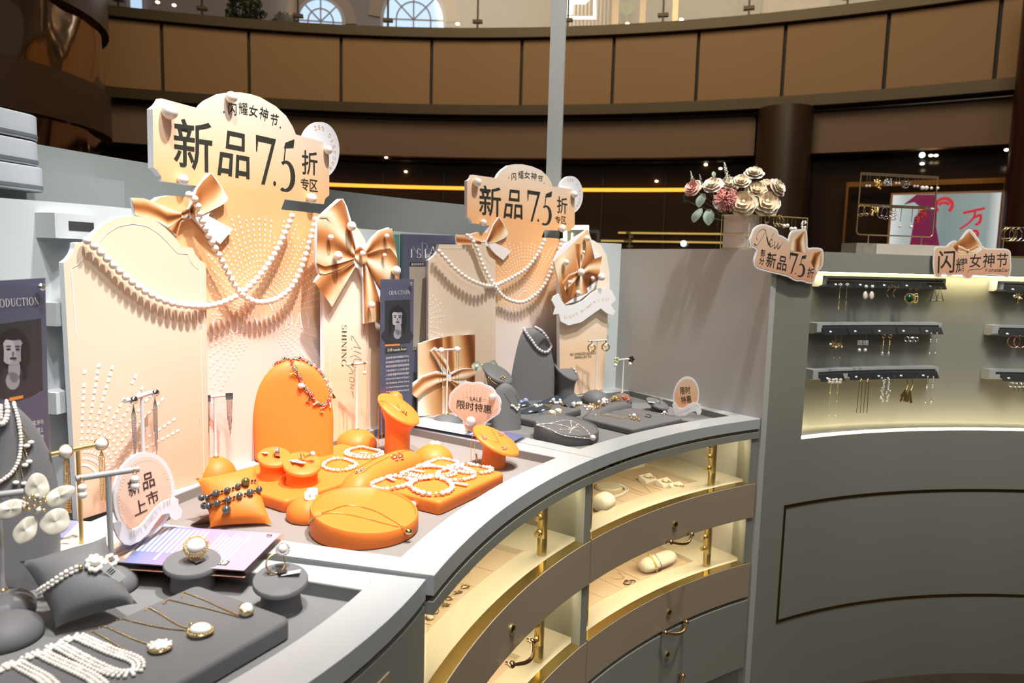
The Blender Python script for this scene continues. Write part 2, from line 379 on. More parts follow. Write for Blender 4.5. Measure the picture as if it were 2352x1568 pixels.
# curved earring wall with its lit recess
RR = lambda th: .0028 * (119.4 - th)
b = MB(); TH0, TH1, THJ = 119.28, 70, 113.2
b.sweep([(2.0, ZB), (2.0, .856), (2.3, .856), (2.3, ZB)], TH0, TH1, Rf=RR)
b.sweep([(2.0, 1.448), (2.0, 1.518), (2.3, 1.518), (2.3, 1.448)], TH0, TH1, Rf=RR)
b.sweep([(2.0, .856), (2.0, 1.448), (2.3, 1.448), (2.3, .856)], TH0, THJ, Rf=RR, n=6)
b.sweep([(2.075, .856), (2.075, 1.448), (2.3, 1.448), (2.3, .856)], THJ, TH1, Rf=RR)
struct(b, 'wall_right', m_cab)
for z0, z1, z2 in ((.8565, .860, .90), (1.4462, 1.4478, 1.40)):
    b = MB(); ro = .0 if z0 < 1 else .022; b.sweep([(2.012 + ro, z0), (2.012 + ro, z1), (2.026 + ro, z1), (2.026 + ro, z0)], THJ - .15, TH1, Rf=RR)
    o = b.build('light_strip', mat('warm_led' + str(z0 < 1), (1, .8, .4), emit=(1, .83, .48), es=22 if z0 < 1 else 45)); tag(o, 'warm light strip along the %s edge of the recess in the earring wall' % ('lower' if z0 < 1 else 'upper'), 'light')
b = MB(); e = .0015
for z0 in (.612, .184): b.sweep([(1.998, z0), (1.998, z0 + .011), (2.004, z0 + .011), (2.004, z0)], 115.05, TH1, Rf=RR)
b.sweep([(1.998, .184), (1.998, .623), (2.004, .623), (2.004, .184)], 115.05, 114.75, Rf=RR, n=1)
struct(b, 'trim_1', m_trim)
# white metal post behind the wall
p = onR(1272, 400, 2.86); t = thing('support_post', 'pale grey square metal post rising behind the second sign board', 'post', (p.x, p.y, ZB), radians(-8))
b = MB(); b.box((0, 0, 1.9), (.058, .05, 3.8)); b.build('post', mat('pale_grey_metal', (.66, .70, .68), .4), t)
b = MB(); b.box((0, 0, .006), (.12, .12, .012)); b.build('base_plate', m_rim, t)

# ------------------------------------------------------------------ counters
def handle(par, thA, thB, z, c=KC, R=2.0):
    b = MB(); A = pol(R - .014, thA, z, c); B = pol(R - .014, thB, z, c)
    for p_, th in ((A, thA), (B, thB)):
        b.ball(p_, .0085, 0, 14, 10); b.tube([pol(R, th, z, c), p_], .0045, 10)
    pts = [A]
    for k in range(1, 12):
        u = k / 12; pts.append(pol(R - .014 - .020 * sin(pi * u), thA + (thB - thA) * u, z - .010 * sin(pi * u), c))
    b.tube(pts + [B], [.0045] + [.0036 + .0018 * sin(pi * k / 12) for k in range(1, 12)] + [.0045], 10)
    return b.build('handle', mat('rose_brass', (.72, .50, .30), .14, 1), par)
def lock(par, th, z, R=2.0):
    b = MB(); p_ = pol(R, th, z); ax = pol(R - 1, th, z) - p_; T = Matrix.Translation(p_) @ ax.to_track_quat('Z', 'Y').to_matrix().to_4x4()
    b.lathe([(.0125, 0), (.0125, .003), (.0105, .0045), (.008, .0035), (.008, .0015)], 24, 0, T); b.lathe([(.008, .001), (.0075, .003)], 20, 1, T); b.box((0, 0, .0035), (.0018, .006, .001), 2, T=T)
    return b.build('lock', [m_brass, mat('dark_bronze', (.12, .10, .07), .35, 1), m_darkgap], par)
def ThZ(px, py, R=2.0): p_ = onR(px, py, R); return math.degrees(atan2(p_.y - KC.y, p_.x - KC.x)), p_.z

def unit(t0, t1, label, handles, RB=2.60):
    """t0: near joint angle, t1: far joint angle (t0 > t1)"""
    u = thing('display_counter', label, 'display counter', (0, 0, 0))
    g = .035; a0, a1 = t0 - g, t1 + g; i0, i1 = t0 - 1.45, t1 + 1.75
    b = MB(); b.sweep([(2.0, .916), (2.0, .949), (2.001, .95), (2.078, .95), (2.078, .916)], a0, a1)
    b.sweep([(2.078, .916), (2.078, .95), (RB, .95), (RB, .916)], a0, i0, n=2); b.sweep([(2.078, .916), (2.078, .95), (RB, .95), (RB, .916)], i1, a1, n=2)
    b.sweep([(RB, .916), (RB, .95), (2.69, .95), (2.69, .916)], a0, a1); b.build('worktop', m_rim, u)
    b = MB(); b.sweep([(2.078, .905), (2.078, .928), (RB, .928), (RB, .905)], i0, i1)
    b.sweep([(2.0775, .928), (2.0775, .9485), (2.079, .9485), (2.079, .928)], i0, i1); b.sweep([(RB - .0015, .928), (RB - .0015, .9485), (RB + .0005, .9485), (RB + .0005, .928)], i0, i1)
    b.sweep([(2.079, .928), (2.079, .9485), (RB - .001, .9485), (RB - .001, .928)], i0 + .01, i0 - .035, n=1); b.sweep([(2.079, .928), (2.079, .9485), (RB - .001, .9485), (RB - .001, .928)], i1 + .035, i1 - .01, n=1)
    b.build('tray_lining', m_felt if t0 > 150 else m_feltd, u)
    b = MB(); b.sweep([(2.010, .9045), (2.010, .9165), (2.6, .9165), (2.6, .9045)], a0, a1); b.build('mirror_band', m_trim, u)
    b = MB(); b.sweep([(2.0, .883), (2.0, .905), (2.045, .905), (2.045, .883)], a0, a1); b.build('top_rail', m_cab, u)
    b = MB()  # carcass: roof, back, sides, shelves
    b.sweep([(2.045, .884), (2.045, .904), (2.62, .904), (2.62, .884)], a0, a1)
    b.sweep([(2.60, ZB), (2.60, .884), (2.62, .884), (2.62, ZB)], a0, a1)
    for z1 in (.727, .445):
        zd = z1 - .014
        b.sweep([(2.03, zd), (2.03, z1), (2.105, z1), (2.105, zd)], a0, a1); b.sweep([(2.36, zd), (2.36, z1), (2.60, z1), (2.60, zd)], a0, a1)
        b.sweep([(2.105, zd), (2.105, z1), (2.36, z1), (2.36, zd)], a0, t0 - 4.6, n=3); b.sweep([(2.105, zd), (2.105, z1), (2.36, z1), (2.36, zd)], t1 + 4.7, a1, n=3)
    b.build('cabinet', m_cream, u)
    b = MB()
    for e0, e1 in ((a0, a0 - .25), (a1 + .25, a1)): b.sweep([(2.03, ZB), (2.03, .884), (2.6, .884), (2.6, ZB)], e0, e1, n=1)
    for zz0, zz1 in ((.727, .883), (.445, .605)): b.sweep([(2.004, zz0), (2.004, zz1), (2.03, zz1), (2.03, zz0)], a1 + .95, a1, n=1)
    b.sweep([(2.02, ZB), (2.02, .06), (2.03, .06), (2.03, ZB)], a0, a1)
    b.build('side_panel', m_cab, u)
    for z1, z2 in ((.727, .883), (.445, .605)):
        zd = z1 - .014
        b = MB(); b.sweep([(2.105, zd - .006), (2.105, zd), (2.36, zd), (2.36, zd - .006)], t0 - 4.6, t1 + 4.7)
        for k in range(5): b.sweep([(2.106, zd), (2.106, zd + .0015), (2.36, zd + .0015), (2.36, zd)], t0 - 4.8 - k * 2.6, t0 - 7.2 - k * 2.6, n=2)
        b.sweep([(2.103, zd), (2.103, z1 + .001), (2.106, z1 + .001), (2.106, zd)], t0 - 4.6, t1 + 4.7)
        b.build('suede_tray', m_suede, u)
        b = MB(); b.sweep([(2.012, z1), (2.012, z2), (2.0145, z2), (2.0145, z1)], a0 - .2, a1 + 1.0); b.build('glass_pane', m_glass, u)
        for e in (t0 - 1.95, t1 + 4.5):
            b = MB(); q_ = pol(2.055, e); b.lathe([(.0125, z1), (.0125, z1 + .045), (.0122, z1 + .0455), (.0125, z1 + .046), (.0125, z2)], 20, 0, Matrix.Translation((q_.x, q_.y, 0)))
            o = b.build('brass_column', m_brass, u)
            for zz in (z2 - .02, z2 - .055, z2 - .095):
                bb = MB(); k_ = pol(2.055, e, zz); kk = pol(2.055, e + 1.15, zz); ax = (kk - k_).normalized(); T = Matrix.Translation(k_) @ ax.to_track_quat('Z', 'Y').to_matrix().to_4x4()
                bb.lathe([(.006, .010), (.009, .014), (.009, .018), (.0065, .021), (.0065, .032), (.0045, .0325)], 14, 0, T); bb.build('lamp_knob', m_brass, o)
        b = MB(); b.sweep([(2.047, z2 - .004), (2.047, z2 - .001), (2.056, z2 - .001), (2.056, z2 - .004)], t0 - 1.2, t1 + 1.2); b.build('light_strip', m_led, u)
    for k, (z0, z1, mm) in enumerate(((.606, .727, m_beige), (.322, .445, m_beige), (.062, .310, m_cab))):
        g2 = .10; b = MB(); b.sweep([(2.0, z0 + .001), (2.0, z1 - .001), (2.001, z1), (2.02, z1), (2.02, z0), (2.001, z0)], t0 - g2, t1 + g2); o = b.build('drawer', mm, u)
        if k < 2:
            b = MB(); b.sweep([(2.0012, z1), (2.0012, z1 + .0012), (2.03, z1 + .0012), (2.03, z1)], t0 - g2, t1 + g2); b.build('brass_edge', m_gold, o)
        (hth, hz), lk = handles[k]
        handle(o, hth + 1.55, hth - 1.55, hz); lock(o, *lk)
    b = MB(); b.sweep([(2.0205, .06), (2.0205, .606), (2.024, .606), (2.024, .445), (2.029, .445), (2.029, .06)], t0 - .02, t0 - .09, n=1); b.build('shadow_gap', m_darkgap, u)
    return u
T0, T1, T2 = 166.58, 143.43, 119.47
hF = [ThZ(1556, 1232), ThZ(1544, 1436), ThZ(1536, 1560)]; lF = [ThZ(1550, 1204), ThZ(1536, 1406), ThZ(1532, 1503)]
u_far = unit(T1, T2, 'curved grey display counter with lit drawers beside the grey divider wall', [((h[0], h[1]), l) for h, l in zip(hF, lF)])
hM = ThZ(1186, 1494); lM = ThZ(1175, 1444)
u_mid = unit(T0, T1, 'curved grey display counter carrying the orange jewellery stands', [((hM[0], hM[1]), lM), ((hM[0], hF[1][1]), (lM[0], lF[1][1])), ((hM[0], hF[2][1]), (lM[0], lF[2][1]))], 2.655)
# relief lettering in the mirror band of the far unit
b = MB(); b.sweep([(2.004, .905), (2.004, .9155), (2.010, .9155), (2.010, .905)], 140.2, 133.9)
k0, _z = ThZ(1380, 1080); xs = [(1385, 'I'), (1395, 'W'), (1408, 'I'), (1420, 'L'), (1432, '7'), (1446, 'T'), (1460, '水'), (1475, 'X'), (1493, 'O'), (1508, 'X')]
o_ = b.build('sign_plate', m_trim, u_far); b = MB(); ths = [ThZ(x, 1090 - (x - 1385) * .42)[0] for x, _ in xs]
for (x, ch), th in zip(xs, ths):
    p_ = pol(2.0035, th, .9055); tx = V((sin(radians(th)), -cos(radians(th)), 0)); rd = V((cos(radians(th)), sin(radians(th)), 0))
    T = Matrix(((tx.x, rd.x, 0, p_.x), (tx.y, rd.y, 0, p_.y), (0, 0, 1, p_.z), (0, 0, 0, 1)))
    text(b, ch, [(0, 0), (.017, 0), (.017, .010), (0, .010)], -.0006, 0, .01, T)
b.build('relief_letters', m_darkgap, o_)
# near unit, convex
CN = V((-1.17, 1.31)); z0 = -.006
u_near = thing('display_counter', 'convex grey display counter in the foreground with grey jewellery stands', 'display counter')
def nsw(b, prof, a0, a1, m=0): b.sweep(prof, a0, a1, m, c=CN, n=max(1, int(abs(a1 - a0) / 2.5)))
ZN = .945
b = MB(); nsw(b, [(1.065, ZN - .034), (1.065, ZN), (.985, ZN), (.985, ZN - .034)], -11.8, -80); nsw(b, [(.985, ZN - .034), (.985, ZN), (.47, ZN), (.47, ZN - .034)], -11.8, -15.3)
nsw(b, [(.47, ZN - .034), (.47, ZN), (.38, ZN), (.38, ZN - .034)], -11.8, -80); b.build('worktop', m_rim, u_near)
b = MB(); nsw(b, [(.985, .90), (.985, ZN - .022), (.47, ZN - .022), (.47, .90)], -15.3, -80)
nsw(b, [(.9855, ZN - .022), (.9855, ZN - .001), (.984, ZN - .001), (.984, ZN - .022)], -15.3, -80); nsw(b, [(.984, ZN - .022), (.984, ZN - .001), (.47, ZN - .001), (.47, ZN - .022)], -15.28, -15.4)
b.build('tray_lining', m_feltd, u_near)
b = MB(); nsw(b, [(1.055, ZN - .046), (1.055, ZN - .034), (.5, ZN - .034), (.5, ZN - .046)], -11.8, -80); b.build('mirror_band', m_trim, u_near)
b = MB(); nsw(b, [(1.064, ZB), (1.064, ZN - .046), (.5, ZN - .046), (.5, ZB)], -11.8, -80); b.build('cabinet', m_cab, u_near)
b = MB(); nsw(b, [(1.0655, .25), (1.0655, .865), (1.064, .865), (1.064, .25)], -19, -60); b.build('front_panel', m_beige, u_near)
# ------------------------------------------------------------------ the atrium behind
CA = V((-1.92, -2.80))
lamp('atrium_fill_light', 'AREA', (-1, 4.0, 9.5), 480, WARM, (-.5, 12.4, 4.2), 4)  # unseen area lights added to brighten the fascia and upper gallery
lamp('atrium_fill_light', 'AREA', (2.5, 3.0, 7.0), 120, WARM, (4, 11.5, 4.2), 3)
lamp('atrium_fill_light', 'AREA', (-3, 13.5, 8.8), 48, (1, .93, .88), (-3, 17, 6.2), 3)
lamp('atrium_fill_light', 'AREA', (3.5, 12.5, 8.8), 32, (1, .90, .80), (4, 16, 6.2), 3)
def bt(px, R=15.2, y=240): p_ = onR(px, y, R, CA); return math.degrees(atan2(p_.y - CA.y, p_.x - CA.x))
def bz(px, py, R=15.2): return onR(px, py, R, CA).z
def bsw(b, R0, R1, z0_, z1_, ta, tb, m=0): b.sweep([(R0, z0_), (R0, z1_), (R1, z1_), (R1, z0_)], ta, tb, m, n=max(2, int(abs(ta - tb) / 2)), c=CA)
m_fas = mat('fawn_cladding', (.28, .152, .058), .55, var=.08, vs_=.4)
m_fas2 = mat('dull_fawn_cladding', (.175, .105, .062), .6)
m_brz = mat('dark_bronze_cladding', (.060, .040, .016), .4, .3)
m_dk = mat('dark_brown_glass', (.035, .018, .008), .12, var=.35, vs_=.6)
m_dk2 = mat('dark_brown_stone', (.045, .024, .014), .4, var=.3, vs_=.5)
b = MB(); bsw(b, 15.28, 15.6, 3.9, 5.27, 128, 38); struct(b, 'wall_gallery_front', m_darkgap)
seams = [130, 125, 120, 114.8, 110, 104.6, 99.6, 94.0, 88.3, 82.6, 76.9, 71.9, 67.1, 61.9, 56.9, 51, 46, 41]
for k, (s0, s1) in enumerate(zip(seams, seams[1:])):
    b = MB(); bsw(b, 15.2, 15.28, 4.075, 5.115, s0 - .1, s1 + .1); struct(b, 'trim_%d' % (k + 2), m_fas)
b = MB(); bsw(b, 15.08, 15.3, 5.13, 5.28, 128, 38); bsw(b, 15.12, 15.3, 3.90, 4.06, 128, 38); struct(b, 'trim_cornice', m_brz)
b = MB(); bsw(b, 15.28, 19.5, 5.16, 5.27, 128, 38); struct(b, 'floor_gallery', mat('pale_stone', (.35, .31, .28), .3))
b = MB(); tcol = bt(1735, 15.4, 300); bsw(b, 15.4, 15.6, 3.24, 3.90, 118, tcol); bsw(b, 15.4, 15.6, 3.24, 3.90, bt(1866, 15.4, 300), bt(2325, 15.4, 300)); struct(b, 'wall_bulkhead', m_fas2)
b = MB(); bsw(b, 15.9, 16.0, ZB, 3.9, 128, 40); bsw(b, 15.3, 16, 3.85, 3.9, 128, 40); struct(b, 'wall_shopfront', m_dk)
b = MB(); b.sweep([(15.62, 3.20), (15.62, 3.235), (15.9, 3.235), (15.9, 3.20)], 118, bt(1690, 15.4, 300), c=CA, n=20)
for x in (880, 1020, 1160, 1385, 1530, 1655): t_ = bt(x, 15.85, 400); bsw(b, 15.84, 15.9, 0, 3.2, t_ + .06, t_ - .06)
struct(b, 'trim_shopfront', m_darkgap)
def strip(px0, px1, y, R, h, mm, label):
    b = MB(); t_0, t_1 = bt(px0, R, y), bt(px1, R, y); z_ = bz((px0 + px1) / 2, y, R); bsw(b, R - .02, R, z_ - h / 2, z_ + h / 2, t_0, t_1); o = b.build('light_strip', mm); tag(o, label, 'light')
m_or = mat('orange_strip_light', (1, .4, .05), emit=(1, .36, .04), es=1.6); m_yl = mat('dim_gold_strip', (.6, .42, .12), emit=(.6, .40, .10), es=.55)
strip(700, 1600, 434, 15.86, .06, m_or, 'long thin orange strip light on the dark shopfront behind the signs')
strip(1420, 1664, 536, 15.86, .03, m_yl, 'dim gold strip on the dark shopfront left of the flower vase, the upper of two')
strip(1380, 1664, 555, 15.86, .03, m_yl, 'dim gold strip on the dark shopfront left of the flower vase, the lower of two')
# round column and the shop on the right
def column(px0, px1, R, z0_, z1_, mm, name, label):
    ta, tb = bt(px0, R, 320), bt(px1, R, 320); p0, p1 = pol(R, ta, 0, CA), pol(R, tb, 0, CA); c_ = (p0 + p1) / 2; r_ = (p0 - p1).length / 2
    t = thing(name, label, 'column', (c_.x, c_.y, z0_)); b = MB(); b.lathe([(r_, 0), (r_, z1_ - z0_)], 28); b.build('shaft', mm, t)
    b = MB(); b.lathe([(r_ + .03, 0), (r_ + .03, .12)], 28); b.build('base', m_brz, t)
column(1738, 1866, 15.2, ZB, 3.88, m_dk2, 'round_column', 'dark brown round column behind the flower vase')
column(2318, 2440, 14.4, ZB, 5.0, mat('oxblood_stone', (.035, .010, .008), .25), 'round_column', 'dark red column at the right edge behind the light box')
b = MB(); ta = bt(1945, 15.6, 420); tb = bt(2312, 15.6, 420)
bsw(b, 15.55, 15.7, 0, bz(2130, 418, 15.6), ta, ta - .12); bsw(b, 15.55, 15.7, bz(2130, 426, 15.6), bz(2130, 414, 15.6), ta, tb); bsw(b, 15.55, 15.7, 0, bz(2130, 418, 15.6), tb + .1, tb); struct(b, 'trim_shop_frame', mat('copper_frame', (.28, .12, .03), .3, .7))
# light box
pa, pb = onR(2042, 560, 15.0, CA), onR(2306, 560, 15.0, CA); pl = Plane(V((pa.x, pa.y, 1.2)), V((pb.x, pb.y, 1.2)))
t = thing('advertising_light_box', 'glowing light box with a magenta figure and red brushwork behind the earring stand', 'light box', M=pl.M)
w_, h_ = pl.px(2300, 446)[0], pl.px(2170, 445)[1]
b = MB(); b.prism([(-.03, 0), (w_ + .03, 0), (w_ + .03, h_ + .03), (-.03, h_ + .03)], .02, .12); b.build('frame', mat('copper_frame2', (.42, .21, .10), .35, .6), t)
m_bx = gmat('lightbox_glow', [(0, (.30, .42, .5)), (.5, (.22, .30, .33)), (1, (.45, .60, .68))], 'X', 0, w_)
nt = m_bx.node_tree; nt.links.new(nt.nodes['Color Ramp'].outputs[0], nt.nodes['Principled BSDF'].inputs['Emission Color']); nt.nodes['Principled BSDF'].inputs['Emission Strength'].default_value = .5
cr_ = nt.nodes['Color Ramp'].color_ramp.elements; cr_[0].color = (.75, .82, .9, 1); e_ = cr_.new(.12); e_.color = (.45, .56, .62, 1); e_ = cr_.new(.9); e_.color = (.30, .40, .44, 1); cr_[-1].color = (.8, .88, .95, 1)
b = MB(); b.prism([(0, 0), (w_, 0), (w_, h_), (0, h_)], .0, .02); b.build('screen', m_bx, t)
b = MB(); q = pl.L([(2074, 620), (2090, 560), (2100, 500), (2120, 480), (2100, 464), (2075, 470), (2105, 447), (2150, 447), (2153, 470), (2150, 520), (2158, 565), (2170, 620)]); b.flat(q, -.004)
b.build('print_figure', mat('magenta_print', (.22, .012, .09), .5, emit=(.30, .015, .12), es=.25, var=.5, vs_=9), t)
b = MB(); c_ = pl.px(2168, 472); k_ = .0085
for k in range(20):
    a0, a1 = radians(-50 + 14 * k), radians(-50 + 14 * (k + 1)); r0, r1 = 9 * k_, 14 * k_
    if k < 20: b.add([V((c_[0] + r * cos(a), -.004, c_[1] + r * sin(a))) for r, a in ((r0, a0), (r1, a0), (r1, a1), (r0, a1))], [(0, 3, 2, 1)])
for a in (30, 60, 90, 120, 150): b.flat([(c_[0] + 7 * k_ * cos(radians(a)) + 2 * k_ * cos(u), c_[1] + 5 * k_ * sin(radians(a)) + 3 * k_ * sin(u)) for u in (k * pi / 4 for k in range(8))], -.005)
b.build('print_emblem', mat('red_print', (.6, .02, .04), emit=(.6, .03, .05), es=.5), t)
b = MB()
for st, ww in (([(2212, 489), (2235, 484), (2262, 478)], 4), ([(2240, 484), (2236, 500), (2222, 514), (2204, 526)], 3), ([(2236, 500), (2252, 494), (2250, 510), (2240, 516)], 4), ([(2222, 538), (2240, 530), (2246, 538), (2238, 546)], 4), ([(2232, 546), (2236, 570)], 3)):
    b.line([pl.px(*p) for p in spline([V((x, y, 0)) for x, y in st], 5)], ww * k_, -.004)
b.build('print_brushwork', _M['red_print'], t)
# upper gallery
b = MB(); bsw(b, 19.3, 19.5, 5.27, 9.5, 128, 38); struct(b, 'wall_gallery_back', mat('mauve_plaster', (.25, .215, .225), .6))
b = MB(); bsw(b, 10.0, 19.4, 9.4, 9.5, 128, 38); struct(b, 'ceiling_gallery', mat('ceiling_paint', (.4, .36, .33), .7))
m_sky = mat('daylight_pane', (.5, .65, .8), emit=(.42, .60, .85), es=1.0); m_mul = mat('white_mullion', (.42, .40, .40), .5)
for i, (cx_, cy_, rp) in enumerate(((737, 50, 53), (950, 46, 72), (150, 30, 60), (315, 60, 17))):
    p0, p1 = onR(cx_ - rp, cy_ + 18, 19.25, CA), onR(cx_ + rp, cy_ + 18, 19.25, CA); pl = Plane(p0, p1); c0 = pl.px(cx_, cy_); r_ = c0[0]
    base = -.15
    if i == 3: q = [(0, base), (2 * r_, base), (2 * r_, 2.5), (0, 2.5)]
    else: q = [(2 * r_, base)] + [(c0[0] + r_ * cos(a), c0[1] + r_ * sin(a)) for a in (pi * k / 24 for k in range(25))] + [(0, base)]
    t = bpy.data.objects.new('window_%d' % (i + 1), None); C.objects.link(t); t.matrix_world = pl.M; t['kind'] = 'structure'
    b = MB(); b.flat(q, .0); b.build('window_pane', m_sky, t)
    b = MB(); b.line(q, .07, -.03, closed=True)
    if i < 3:
        for a in range(0, 181, 45): b.line([c0, (c0[0] + r_ * cos(radians(a)), c0[1] + r_ * sin(radians(a)))], .035, -.02)
        b.line([(c0[0] + .55 * r_ * cos(radians(a)), c0[1] + .55 * r_ * sin(radians(a))) for a in range(0, 181, 12)], .035, -.02)
        for u in (-.55, 0, .55): b.line([(c0[0] + u * r_, c0[1]), (c0[0] + u * r_, base)], .035, -.02)
    b.build('window_frame', m_mul, t)
    if i < 3:
        b = MB(); b.line([(c0[0] + 1.25 * r_ * cos(radians(a)), c0[1] + 1.25 * r_ * sin(radians(a))) for a in range(0, 181, 8)], .3, -.0, ); b.build('window_arch', mat('sand_plaster', (.34, .26, .20), .6), t)
# glass balustrade
ORD = 'first second third fourth fifth sixth seventh eighth ninth tenth eleventh twelfth thirteenth fourteenth fifteenth sixteenth seventeenth eighteenth nineteenth twentieth'.split()
for i, x in enumerate((274, 465, 685, 891, 1097, 1304, 1522, 1720, 1945, 2180)):
    p_ = onR(x, 60 if x < 1600 else 30, 15.25, CA); t = thing('railing_post', 'slim dark post of the glass balustrade on the gallery, %s post from the left' % ORD[i], 'post', (p_.x, p_.y, 5.27), atan2(p_.y - CA.y, p_.x - CA.x), 'balustrade posts on the upper gallery')
    b = MB(); b.box((0, 0, .55), (.05, .03, 1.1)); b.build('bar', mat('dark_steel', (.03, .025, .02), .35, .7), t)
    for z_ in (.16, .9): b = MB(); b.box((0, 0, z_), (.09, .16, .05)); b.build('clamp', m_brz, t)
b = MB(); bsw(b, 15.24, 15.25, 5.29, 6.35, 120, 44); o = b.build('glass_balustrade', m_glass); tag(o, 'curved clear glass balustrade along the upper gallery', 'railing')
def bgp(px, py, R): return onR(px, py, R, CA)
# potted shrubs
def shrub(px, w_px, ytop, ybot, seed, label):
    p_ = bgp(px, ybot, 16.2); p_.z = 5.27; k_ = K(p_); R_ = w_px / 2 * k_; rr = random.Random(seed)
    t = thing('potted_shrub', label, 'plant', p_, 0, 'potted shrubs on the upper gallery')
    b = MB(); b.lathe([(R_ * .62, 0), (R_ * .95, R_ * .35), (R_ * 1.0, R_ * .62), (R_ * 1.06, R_ * .7), (R_ * .95, R_ * .7), (R_ * .9, R_ * .5)], 28, c1=False); b.build('bowl', mat('black_glaze', (.008, .008, .012), .15), t)
    b = MB(); b.tube([(0, 0, R_ * .3), (.03, 0, R_ * .9), (-.02, .02, R_ * 1.5)], R_ * .06, 7); b.build('stem', mat('bark', (.05, .035, .02), .8), t)
    b = MB()
    for _ in range(420):
        a, q_, u = rr.uniform(0, 2 * pi), rr.uniform(.2, 1) ** .5, rr.uniform(-.5, 1); c_ = V((R_ * 1.0 * q_ * cos(a) * sqrt(max(0, 1 - u * u * .8)), R_ * .8 * q_ * sin(a), R_ * (1.15 + u * .75)))
        dx, dy = V((rr.uniform(-1, 1), rr.uniform(-1, 1), rr.uniform(-1, 1))).normalized() * .05, V((rr.uniform(-1, 1), rr.uniform(-1, 1), rr.uniform(-1, 1))).normalized() * .035
        b.add([c_ - dx, c_ - dy, c_ + dx, c_ + dy], [(0, 1, 2, 3)])
    b.build('foliage', mat('shrub_leaves', (.035, .045, .015), .6, var=.5, vs_=8), t)
shrub(566, 96, 0, 52, 3, 'larger dark shrub in a black glazed bowl on the upper gallery'); shrub(655, 60, 24, 55, 5, 'smaller dark shrub in a black bowl right of the larger one on the upper gallery')
# lit letter sign with slatted wall
pl = Plane(bgp(1262, 60, 18.6), bgp(1402, 60, 18.6)); pl.M.translation.z = 5.27; pl.o = V((pl.o.x, pl.o.y, 5.27))
t = thing('slatted_wall_panel', 'tan slatted panel of a shop on the upper gallery behind the lit letter', 'panel', M=pl.M); W_ = pl.px(1400, 60)[0]
b = MB(); b.prism([(0, 0), (W_, 0), (W_, 2.6), (0, 2.6)], .1, .15); b.build('backing', m_dk2, t)
b = MB()
for k in range(16): b.box(((k + .5) * W_ / 16, .06, 1.3), (W_ / 34, .08, 2.6))
b.build('slats', mat('tan_wood', (.30, .20, .12), .5), t)
t = thing('letter_light_sign', 'white glowing letter F in a square outline on the upper gallery', 'sign', M=pl.M @ Matrix.Translation((0, -.12, 0)))
b = MB(); q = pl.L([(1280, 40), (1366, 40), (1366, -55), (1280, -55)], .12); b.line(q, .06, 0, closed=True); b.line(q, .06, .03, closed=True)
q = pl.L([(1296, 34), (1315, 32), (1316, 8), (1344, 8), (1352, 0), (1352, -12), (1318, -12), (1318, -25), (1354, -25), (1358, -40), (1296, -40)], .12); b.prism(q, -.02, .03)
b.build('letter', mat('white_neon', (1, 1, 1), emit=(.9, .97, 1), es=3), t)
# pieces of shops on the gallery
def slab(px0, px1, R, z1_, mm, name, label, cat, depth=.3):
    p0, p1 = bgp(px0, 60, R), bgp(px1, 60, R); p0.z = p1.z = 5.27; pl_ = Plane(p0, p1); t_ = thing(name, label, cat, M=pl_.M); w__ = (p1 - p0).length
    b_ = MB(); b_.prism([(0, 0), (w__, 0), (w__, z1_), (0, z1_)], 0, depth); b_.build('body', mm, t_); b_ = MB(); b_.prism([(-.02, 0), (w__ + .02, 0), (w__ + .02, .08), (-.02, .08)], -.02, depth + .02); b_.build('plinth', m_brz, t_); return t_
slab(1404, 1420, 18.2, 3, mat('bronze_post', (.16, .10, .05), .3, .6), 'shop_pillar', 'narrow bronze pillar right of the slatted panel on the gallery', 'pillar')
slab(1424, 1468, 18.6, 3, mat('shop_shadow', (.06, .055, .06), .4), 'shop_window_display', 'dark shop window with a green plant on the upper gallery', 'shop window', .1)
slab(1468, 1482, 18.0, 3, _M['bronze_post'], 'shop_pillar', 'bronze pillar right of the dark shop window on the gallery', 'pillar')
slab(1543, 1556, 17.6, 3, mat('bright_bronze', (.32, .20, .10), .3, .6), 'shop_pillar', 'bright bronze pillar beside the wall light on the gallery', 'pillar')
slab(1690, 1745, 17.0, 3, mat('shop_dark2', (.05, .045, .04), .5, var=.8, vs_=4), 'display_shelf', 'dark display shelf on the gallery above the flower vase', 'shelf')
slab(1750, 1903, 16.6, 3, mat('carved_panel', (.26, .21, .16), .6, var=.45, vs_=10), 'carved_panel', 'beige carved panel on the gallery at the upper right', 'panel')
slab(1912, 1940, 16.4, 3, _M['shop_dark2'], 'display_shelf', 'narrow dark shelf right of the carved panel on the gallery', 'shelf')
p_ = bgp(1440, 22, 18.3); t = thing('green_plant', 'small green plant in the dark shop window on the gallery', 'plant', (p_.x, p_.y, p_.z - .22)); b = MB()
for k in range(60): a = rnd.uniform(0, 6.28); b.add([V((0, 0, .1)), V((.14 * cos(a), .1 * sin(a), .2 + rnd.uniform(0, .18))), V((.15 * cos(a + .3), .1 * sin(a + .3), .18 + rnd.uniform(0, .18)))], [(0, 1, 2)])
b.build('leaves', mat('fresh_leaf', (.12, .30, .05), .5), t); b = MB(); b.lathe([(.05, -.1), (.07, .08)], 12); b.build('pot', m_dk2, t)
